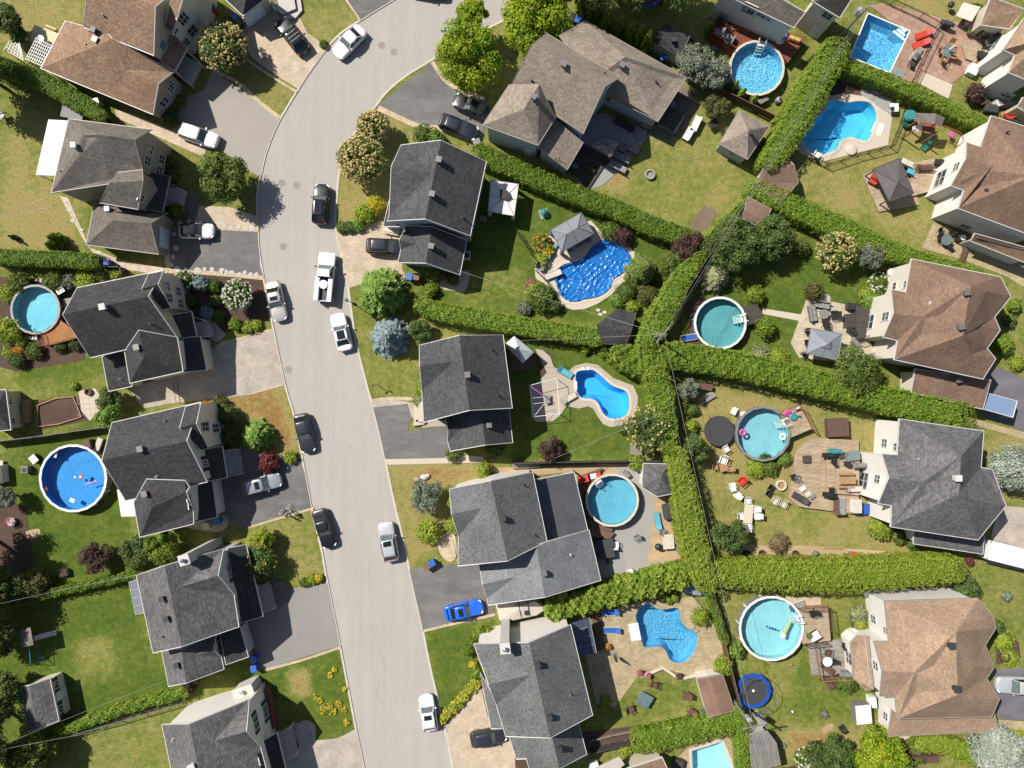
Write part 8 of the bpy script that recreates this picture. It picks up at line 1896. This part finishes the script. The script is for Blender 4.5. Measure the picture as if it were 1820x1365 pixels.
# J yard
lounger("turq",1020,965,100,"grey green lounger on the gravel yard");chair("grey",1055,1040,60,"grey chair below the grey green lounger");table("pale table on the gravel yard by the upright hedge",1090,1110,1.3,1.7,CLE,PLG,5);chair("grey",1155,1105,180,"grey chair east of the pale gravel yard table");chair("grey",1165,1160,170,"lower grey chair beside the pale gravel yard table");t=thing("kettle_barbecue","black kettle barbecue on the gravel yard","barbecue",P(1020,1145,.05));MB().lathe([(.1,.4),(.38,.6),(.42,.8),(.3,1.0),(.05,1.1)],n=18).build("bowl",BLK,t);MB().bar((0,0,0),(0,0,.5),.05,6).build("stand",BLK,t)
chair("grey",870,1085,200,"tipped camp chair on the gravel near the cream rimmed pool");box_thing("spa_cover","dark covered spa at the shaded concrete by the metal roof","hot tub",650,1155,(1.9,2.1,.9),BLK,8,.05,CLK);chair("white",722,1130,90,"white striped chair beside the dark covered spa",sc=1.1);box_thing("storage_bag","black tarpaulin covered heap under the hedge by the pool shed","covered heap",1100,900,(1.5,1.9,.9),CLK,10,.05,bevel=.3);sofa("red cushioned bench by the cream rimmed pool",500,672,15,1.2,CLR,WTB,.62)
def board(label,x,y,rz,z):
    t=thing("bodyboard",label,"bodyboard",P(x,y,z),math.radians(rz));MB().box((-.3,0,.05),(.7,.6,.08)).build("white_half",PLW,t,bevel=.03);MB().box((.32,0,.05),(.5,.58,.078)).build("red_half",CLR,t,bevel=.03);MB().box((-.72,0,.05),(.16,.55,.076)).build("blue_nose",BLU,t,bevel=.02)
board("red white and blue board by the pool ladder",590,655,10,.66);board("red white and blue board at the golden hedge's corner",1185,1265,70,.06);box_thing("pool_pump","pool pump on pavers at the cream rimmed pool","pool pump",803,640,(.8,.5,.5),BLK,-50,.05,PLG);box_thing("bbq_box","black box on the shaded concrete","box",675,1250,(.5,.5,.5),BLK,10);chair("white",822,1325,100,"white chair at the shaggy hedge's end")
frame(780,810,4.55)
t=thing("tarp_shelter","beige tarpaulin shelter with black frame below the pale grey roof","shelter",P(665,1250,0),.08)
t.rotation_euler=(0,0,0);q=[P(*v)for v in((458,1195,1.6),(545,1192,1.9),(780,1180,1.9),(872,1235,1.6),(790,1290,1.6),(600,1332,1.6),(490,1332,1.5))]
MB().add(q+[P(640,1245,2.0)]+[Vector((v.x,v.y,.0))for v in q],[(i,(i+1)%7,7)for i in range(7)]+[(i,8+i,8+(i+1)%7,(i+1)%7)for i in range(7)]).build("cover",CLE,t,org=t.location)
m=MB();m.bar(P(620,1180,2.1),P(735,1170,2.1),.05,5).bar(P(620,1210,2.1),P(735,1190,2.1),.05,5).bar(P(640,1170,2.1),P(665,1310,1.9),.04,5).bar(P(715,1165,2.1),P(730,1280,1.9),.04,5);m.box(tuple(P(710,1270,1.9)),(.5,.5,.2));m.build("rack",BLK,t,org=t.location)
# K yard
T(2,3);lounger("blue",697,390,180,"blue and white lounger on the tan pavers");lounger("blue",690,265,180,"blue lounger in the shaggy hedge's shade");table("glass topped square table on the mottled house's rear lawn",925,868,1.5,1.6,GLS,BLK,60)
for x,y,r,lab in[(990,768,250,"wicker chair above the glass topped table"),(1215,840,170,"wicker chair nearest the flat brown shed"),(830,935,20,"wicker chair nearest the dark lawn wedge"),(1255,955,150,"wicker chair at the lawn's lower corner")]:chair("brown",x,y,r,lab,"wicker chairs on the rear lawn",sc=1.25)
pot("orange flower pot on the brown deck corner",672,500,WT,L_ORG,.3,.05);pot("lilac pot at the lawn wall",955,705,M("pot_lilac",alb("d8c0d0"),.6,.05),L_PINK,.28);pot("lilac round pot on the low wall end",1168,708,M("pot_violet",alb("a890b8"),.6,.05),L_PURP,.32);pot("terracotta pot with pink flowers beside the paver corner",895,685,WT,L_PINK,.3)
tag(ribbon("low_wall",COPE,[(900,715),(985,685),(1060,655),(1180,735),(1300,705)],.3,9,z1=.3,z0=0,smooth=False),"low pale stone wall between the tan pavers and rear lawn","wall");box_thing("grey_tarp","grey tarp covered box beside the brown fence's upper end","covered box",1255,100,(2.2,1.1,.7),CLS,-5,.05,CLS,bevel=.1);box_thing("blue_can","blue bucket at the brown fence's upper end","bucket",1348,145,(.35,.35,.4),BLU);box_thing("heat_pump","white heat pump unit at the picture bottom","heat pump",570,1320,(1.0,.6,.8),PLW,5,.05,PLW);box_thing("dark_shelter","dark plank box beside the pale pool at the picture bottom","box",1160,1330,(1.0,1.4,.8),WTD,-10,.05,WK)
lounger("grey",1740,1010,-50,"blue grey ladder seat at the blue trampoline's lower side");tag(MB().lathe([(.12,0),(.2,.1),(.12,.22)],n=10).build("garden_ball",BLU,at=P(1338,962,.02)),"small blue ball by the flat brown shed","ball");ringpit("dark round pot on the lawn's dry edge",1245,1030,.28,BLK,SOIL);ringpit("small dark pot nearest the clipped hedge",1085,1068,.26,BLK,SOIL)
# Q yard
T(3,3);table("round table with white cloth on the grey lower deck",420,602,1.1,1.1,CLW,BLK,0,.5,True);chair("brown",425,545,260,"brown chair above the white cloth table",z=.5,sc=1.15);lounger("brown",430,658,-40,"brown lounger below the white cloth table",.5);chair("black",465,605,180,"blue cushioned chair beside the white cloth table",z=.5);grill("grey barbecue at the grey deck's lower corner",555,690,-5,PLG,.5);chair("black",545,490,90,"black chair by the sunroom wall",z=.5)
chair("black",320,268,200,"blue grey chair at the timber pool deck's upper corner",z=1.18,sc=1.2);sofa("blue and white sun seat on the timber pool deck",335,425,30,1.2,CLW,BLK,1.18);pot("blue pot on the timber pool deck",298,425,BLU,L_GREEN,.28,1.18);lounger("grey",215,215,20,"blue and white float beside the pale mint pool",.2);lounger("brown",440,755,-60,"left wooden chair frame below the grey deck");lounger("brown",500,745,-70,"right wooden chair frame below the grey deck");box_thing("storage_cabinet","white cabinet with a sloping lid on the lawn beside the tan house","cabinet",650,950,(1.7,2.1,1.4),PLG,5,.03,PLW);box_thing("white_box","small white box beside the pale bed","box",610,395,(.6,.6,.5),PLW,3)
t=thing("swim_noodle","lime and white floating bridge in the pale mint pool","pool float",P(150,380,1.1),math.radians(65));MB().box((0,0,.05),(1.6,.35,.12)).build("float_body",M("vinyl_lime",alb("c8dc8a"),.4,.05),t,bevel=.05);MB().box((-1.0,0,.05),(.5,.6,.12)).build("float_end",PLW,t,bevel=.05)
for i,(x,y)in enumerate([(12,370),(30,378),(50,382),(68,388)]):tag(MB().lathe([(.09,0),(.13,.05),(.08,.1)],n=10).build("dark_float",BLU,at=P(x,y,1.09)),"small dark float in the string across the pale mint pool","pool float","dark floats in the mint pool")
for x,y,m_,lab in[(185,635,WT,"orange ball on the lawn below the mint pool"),(190,965,PLW,"white ball on the lawn near the blue trampoline")]:tag(MB().lathe([(.05,0),(.15,.06),(.15,.2),(.05,.27)],n=12).build("lawn_ball",m_,at=P(x,y,.03),smooth=True),lab,"ball")
chair("grey",405,972,30,"small grey frame on the lawn, nearer the house");chair("black",525,1070,120,"small black frame on the lawn near the bare patch");pot("white pot beside the tiny pale bush",1695,150,PLW,L_SILV,.25);pot("brown plant tub in the front bed of the tan house",1665,575,WTB,L_PURP,.5)
ringpit("dark manhole like ring at the plank shed",120,1200,.3,PLG,TEAL);lounger("brown",1300-150,1300,0,"pale timber steps by the brown fence",.05)
# C vegetable plot, D yard, B, A, misc
T(0,2);box_thing("timber_stack","stack of rough tan boards beside the beige shed","timber stack",200,200,(.8,2.6,.5),WT,0,.03,WT,bevel=.02);ringpit("round brown tub on the pale concrete",628,65,.42,WTB,SOIL);tag(ribbon("bed_border",WT,[(270,160),(400,110),(520,100),(580,240),(420,290),(270,310)],.12,9,closed=True,z1=.22,z0=0,smooth=False),"timber border round the brown vegetable plot","bed border")
m=MB();[m.bar(P(540+40*k,100,.05),P(560+40*k,230,.05),.03,4)for k in range(4)];[m.bar(P(540,110+40*k,.06),P(690,100+40*k,.06),.03,4)for k in range(4)];tag(m.build("trellis",TRG,org=P(610,160,.0)),"flat grey trellis lying on the pale concrete","trellis");lounger("white",15,600,88,"white slatted lounger at the western edge");box_thing("garden_hut","white panelled hut roof at the western edge, beside the dark lawn","hut",15,640,(1.6,2.0,1.0),PLW,5,.03,WTD)
pot("pile of white and red flowers in the dark soil bed",95,975,PLW,L_PINK,.5);box_thing("planter_box","dark stone planter near the purple smoke tree","planter",465,1330,(.9,.8,.5),PLG,10,.03,SOIL)
T(0,1);t=thing("chiminea","black tall garden stove on the bare lawn ring","stove",P(118,330,.02));MB().lathe([(.3,0),(.36,.35),(.3,.7),(.13,.95),(.12,1.7)],n=14).build("stove_body",BLK,t)
T(0,0);box_thing("utility_trailer","dark blue framed trailer bed beside the cedar hedge","trailer",530,800,(2.5,1.5,.5),M("navy_frame",(.02,.03,.1),.5,.1),-12,.2,CLG);box_thing("ac_unit","white air conditioner at the brown house's side wall","air conditioner",705,745,(.8,.8,.8),PLW,-30,.05,PLG);box_thing("blue_cover","blue sheeted box beside the air conditioner","box",665,720,(.7,.5,.7),BLU,-30);t=table("white round table on the pale yellow deck",310,295,.9,.9,PLW,PLW,0,.53,True);chair("black",35,830,20,"dark folding frame on the western lawn",sc=1.5);box_thing("bench_board","pale bench rail at the pale deck's upper rim","bench",375,205,(1.3,.2,.45),WTP,-22,.5)
T(1,1);t=thing("air_conditioner","beige air conditioner with fan behind the slate roofed garage","air conditioner",P(1485,458,.05));MB().box((0,0,.4),(.8,1.0,.8)).build("cabinet",PLB,t,bevel=.03);MB().lathe([(.34,.8),(.34,.84),(.05,.85)],n=16).build("fan",BLK,t);box_thing("potting_bench","brown box bench beneath the torn canopy","bench",1600,195,(.8,.6,.5),WTG,0);box_thing("log_pile","red brown log pile by the garage wall","log pile",1310,605,(.9,.6,.5),WTR,10,.05,bevel=.1)
t=thing("front_boat","beige covered shape beside the dark wagon at the slate roofed porch","covered frame",P(960,280,.05),-.15);MB().loft([[(-.9+0*k,w_*.5,z)for w_,z in((-.6,0),(-.5,.5),(.5,.5),(.6,0))]for k in(0,)]+[[(.9,w_*.5,z)for w_,z in((-.8,0),(-.6,.7),(.6,.7),(.8,0))]]).build("cover",CLE,t)
T(1,2);
for i,(x,y,r)in enumerate([(1135,680,.45),(1185,665,.5),(1205,655,.35)]):s_=blob_sphere((0,0,.15),(r,r*.75,r*.6),9,5);tag(MB().add([(a*random.uniform(.85,1.15),b*random.uniform(.85,1.15),c_)for a,b,c_ in s_[0]],s_[1]).build("boulder",MASON if i else CAST,at=P(x,y,.02)),["reddish boulder on the dry front lawn","large pale boulder beside the reddish one","small pale boulder at the dry front lawn's group end"][i],"boulder")
T(2,2);box_thing("plank_pile","pile of grey boards at the plank fence","timber stack",100,578,(3.2,.7,.4),WTG,3,.03,bevel=.02);box_thing("grey_bench","brown stone bench beside the cream tree over the hedge","bench",870,470,(1.4,1.2,.35),WTG,3)
T(3,2);box_thing("metal_gate","black metal gate panel lying along the golden hedge","gate",985,1232,(3.6,.8,.12),BLK,-8,.05);box_thing("toy_cart","toy cart with teal and red top beside the golden hedge","toy cart",605,1205,(.8,.6,.4),TEAL,0,.05,CLR);box_thing("timber_rail","pale driftwood logs on the bare strip","logs",480,1165,(2.2,.14,.14),WT,-3,.05);pot("white painted pot near the dry grass tuft",340,1195,PLW,L_SILV,.3);pot("red watering can beside the golden shrub",955,1110,CLR,L_RED,.25);pot("wooden barrel planter at the hedge end by the trailer",1415,1250,WTB,L_RED,.45);box_thing("utility_sink","round white tub at the white wall's upper corner","tub",810,285,(1.2,.7,.5),PLW,-8,.05,PLW)
frame(1680,0,6.207);chair("grey",490,455,200,"grey chair at the shuttered wall, nearest the sliding door",z=.06,sc=1.2);chair("grey",440,500,20,"grey chair at the shuttered wall, lower one",z=.06,sc=1.2);pot("leafy pot under the shuttered window",415,410,BLK,L_GREEN,.35);grill("dark barbecue by the pale timber dais",380,640,-20,BLK,.1);t=thing("air_conditioner","white air conditioner at the grey wall of the white house","air conditioner",P(565,1150,.05),.3);MB().box((0,0,.4),(.85,.85,.8)).build("cabinet",PLW,t,bevel=.03);MB().lathe([(.34,.8),(.34,.84),(.05,.85)],n=16).build("fan",PLG,t)
box_thing("covered_heap","black covered garden furniture below the grey wall","covered heap",480,1215,(1.6,1.0,.7),CLK,-10,.05,bevel=.2);chair("red",650,1285,120,"red chair below the grey wall of the white house",z=.05);pot("pink flower pot below the grey wall",700,1220,CLE,L_PINK,.3);box_thing("green_can","green watering can and tub by the purple shrub","tub",415,1100,(.6,.5,.4),GRN,20);grill("green grey barbecue at the grey wall",650,1175,-20,PLG);table("brown side table by the purple shrub",380,1145,.8,.6,WTB,WTB,20)
# fallen rug-like dark planks and small ladder on the paver drive
T(0,2);m=MB();a,b,c_,d=(P(x,y,.5)for x,y in((1215,-20),(1245,-20),(1265,130),(1235,135)));m.bar(a,d,.03,4).bar(b,c_,.03,4);[m.bar(a.lerp(d,k/6),b.lerp(c_,k/6),.02,4)for k in range(7)];tag(m.build("ladder",BLK,org=P(1240,55,0)),"black ladder on the shaded grey paver drive","ladder")
# ---------------------------------------------------------------- two people and a bicycle on the drive corner
SKIN=M("skin",alb("c99a7c"),.6,.05);HAIRD=M("hair_dark",(.03,.022,.018),.7,.2,12);SHIRT=M("shirt_rose",alb("d8b4b0"),.85,.06);SHIRW=M("shirt_white",alb("e6e2e6"),.85,.06);TROU=M("trousers_dark",(.025,.028,.04),.85,.1);SHOE=M("shoe",alb("cfc8c4"),.6,.1)
def person(label,x,y,rz,top,legs,h=1.7,lean=0.12,arm=.5):
    t=thing("person",label,"person",P(x,y,.05),rz);s=h/1.72
    bm=bmesh.new();sk=None;V_={}
    J=dict(pel=(0,0,.92,.15),bel=(.02*lean*5,0,1.06,.135),che=(lean*.5,0,1.3,.165),nek=(lean*.85,0,1.47,.058),hea=(lean*1.05,0,1.56,.075),top=(lean*1.05+.01,0,1.68,.088))
    for sd,sg in(("L",1),("R",-1)):
        J.update({"hip"+sd:(0,sg*.1,.86,.095),"kne"+sd:(.06*sg,sg*.11,.48,.062),"ank"+sd:(.05*sg-.04,sg*.11,.09,.042),"toe"+sd:(.05*sg+.12,sg*.12,.04,.036),"sho"+sd:(lean*.6,sg*.19,1.38,.062),"elb"+sd:(lean*.6+.05,sg*.25,1.1,.044),"wri"+sd:(lean*.6+.05+arm*.35,sg*.2,.98+.1*arm,.031),"pal"+sd:(lean*.6+.05+arm*.35+.07,sg*.19,.97+.1*arm,.036)})
        for k in range(4):J["f%d"%k+sd]=(lean*.6+.05+arm*.35+.155-.012*abs(k-1),sg*(.165+.02*k),.945+.1*arm,.011)
        J["thu"+sd]=(lean*.6+.05+arm*.35+.1,sg*.145,.955+.1*arm,.012)
    E=[("pel","bel"),("bel","che"),("che","nek"),("nek","hea"),("hea","top")]
    for sd in "LR":E+=[("pel","hip"+sd),("hip"+sd,"kne"+sd),("kne"+sd,"ank"+sd),("ank"+sd,"toe"+sd),("che","sho"+sd),("sho"+sd,"elb"+sd),("elb"+sd,"wri"+sd),("wri"+sd,"pal"+sd),("pal"+sd,"thu"+sd)]+[("pal"+sd,"f%d"%k+sd)for k in range(4)]
    names=list(J);me=bpy.data.meshes.new("body");me.from_pydata([tuple(c*s for c in J[n][:3])for n in names],[(names.index(a),names.index(b))for a,b in E],[])
    o=bpy.data.objects.new("body",me);COL.objects.link(o);md=o.modifiers.new("skin",'SKIN');md.use_smooth_shade=True;sv=me.skin_vertices[0].data
    for i,n in enumerate(names):sv[i].radius=(J[n][3]*s,)*2;sv[i].use_root=n=="pel"
    ss=o.modifiers.new("sub",'SUBSURF');ss.levels=ss.render_levels=1
    dg=bpy.context.evaluated_depsgraph_get();me2=bpy.data.meshes.new_from_object(o.evaluated_get(dg));bpy.data.objects.remove(o)
    me2.name="body";me2.materials.clear()
    for m_ in(SKIN,top,legs,SHOE):me2.materials.append(m_)
    for p_ in me2.polygons:
        z=p_.center.z/s;r_=abs(p_.center.y)/s
        p_.material_index=3 if z<.1 else 2 if z<.95 and r_<.19 else 1 if .9<z<1.46 and r_<.255 and p_.center.x/s<lean*.6+.16 else 0
        p_.use_smooth=True
    b=link("body",me2,t);hx=(lean*1.05+.0)*s
    vs,fs=blob_sphere((hx-.012,0,1.655*s),(.108*s,.098*s,.1*s),12,8);vs=[(a,b_,max(c_,1.58*s+(a-hx)*.6))for a,b_,c_ in vs];MB().add(vs,fs).build("hair",HAIRD,t,smooth=True)
    m=MB();m.lathe([(.012,0),(.016,.02),(.006,.035)],(hx+.092*s,0,1.585*s),8);m.build("nose",SKIN,t)
    for sg in(-1,1):MB().lathe([(.004,-.01),(.013,0),(.004,.01)],(hx+.08*s,sg*.035*s,1.615*s),8).build("eye",HAIRD,t);MB().box((hx,sg*.09*s,1.6*s),(.04,.02,.06)).build("ear",SKIN,t,bevel=.008)
    MB().box((hx+.088*s,0,1.545*s),(.012,.045,.01)).build("mouth",M("lips",alb("a86a60"),.6,.05),t,bevel=.004);return t
frame();person("person in a rose top and dark trousers at the drive corner, nearest the grass",514,915,math.radians(60),SHIRT,TROU,1.65,.16,.8);person("person in a white top and dark trousers nearest the kerb",522,909,math.radians(160),SHIRW,TROU,1.72,.12,.7)
t=thing("bicycle","bicycle with pale tyres lying against the two people on the drive corner","bicycle",P(506,903,.05),math.radians(35));t.rotation_euler=(math.radians(28),0,math.radians(35))
for sx in(-.52,.52):
    n=22;m=MB();m.tube([(sx+.33*math.cos(6.2832*k/n),0,.34+.33*math.sin(6.2832*k/n))for k in range(n+1)],.022,5);wl=m.build("wheel",PLW,t);m=MB();[m.bar((sx,0,.34),(sx+.32*math.cos(6.2832*k/9),0,.34+.32*math.sin(6.2832*k/9)),.004,3)for k in range(9)];m.build("spokes",GALV,wl)
MB().bar((-.52,0,.34),(-.12,0,.3),.02,6).bar((-.12,0,.3),(-.2,0,.8),.022,6).bar((-.12,0,.3),(.36,0,.78),.024,6).bar((-.18,0,.72),(.36,0,.82),.022,6).bar((.36,0,.85),(.52,0,.34),.022,6).bar((-.52,0,.34),(-.18,0,.72),.016,6).build("frame",BLK,t);MB().box((-.21,0,.86),(.26,.12,.06)).build("saddle",BLK,t,bevel=.02);MB().bar((.36,0,.85),(.38,0,1.0),.016,5).bar((.36,-.28,1.0),(.36,.28,1.0),.015,5).build("handlebar",BLK,t);MB().bar((-.12,-.12,.3),(-.12,.12,.3),.012,5).lathe([(.09,-.01),(.09,.01)],(-.12,0,.3),12).build("crank",GALV,t)
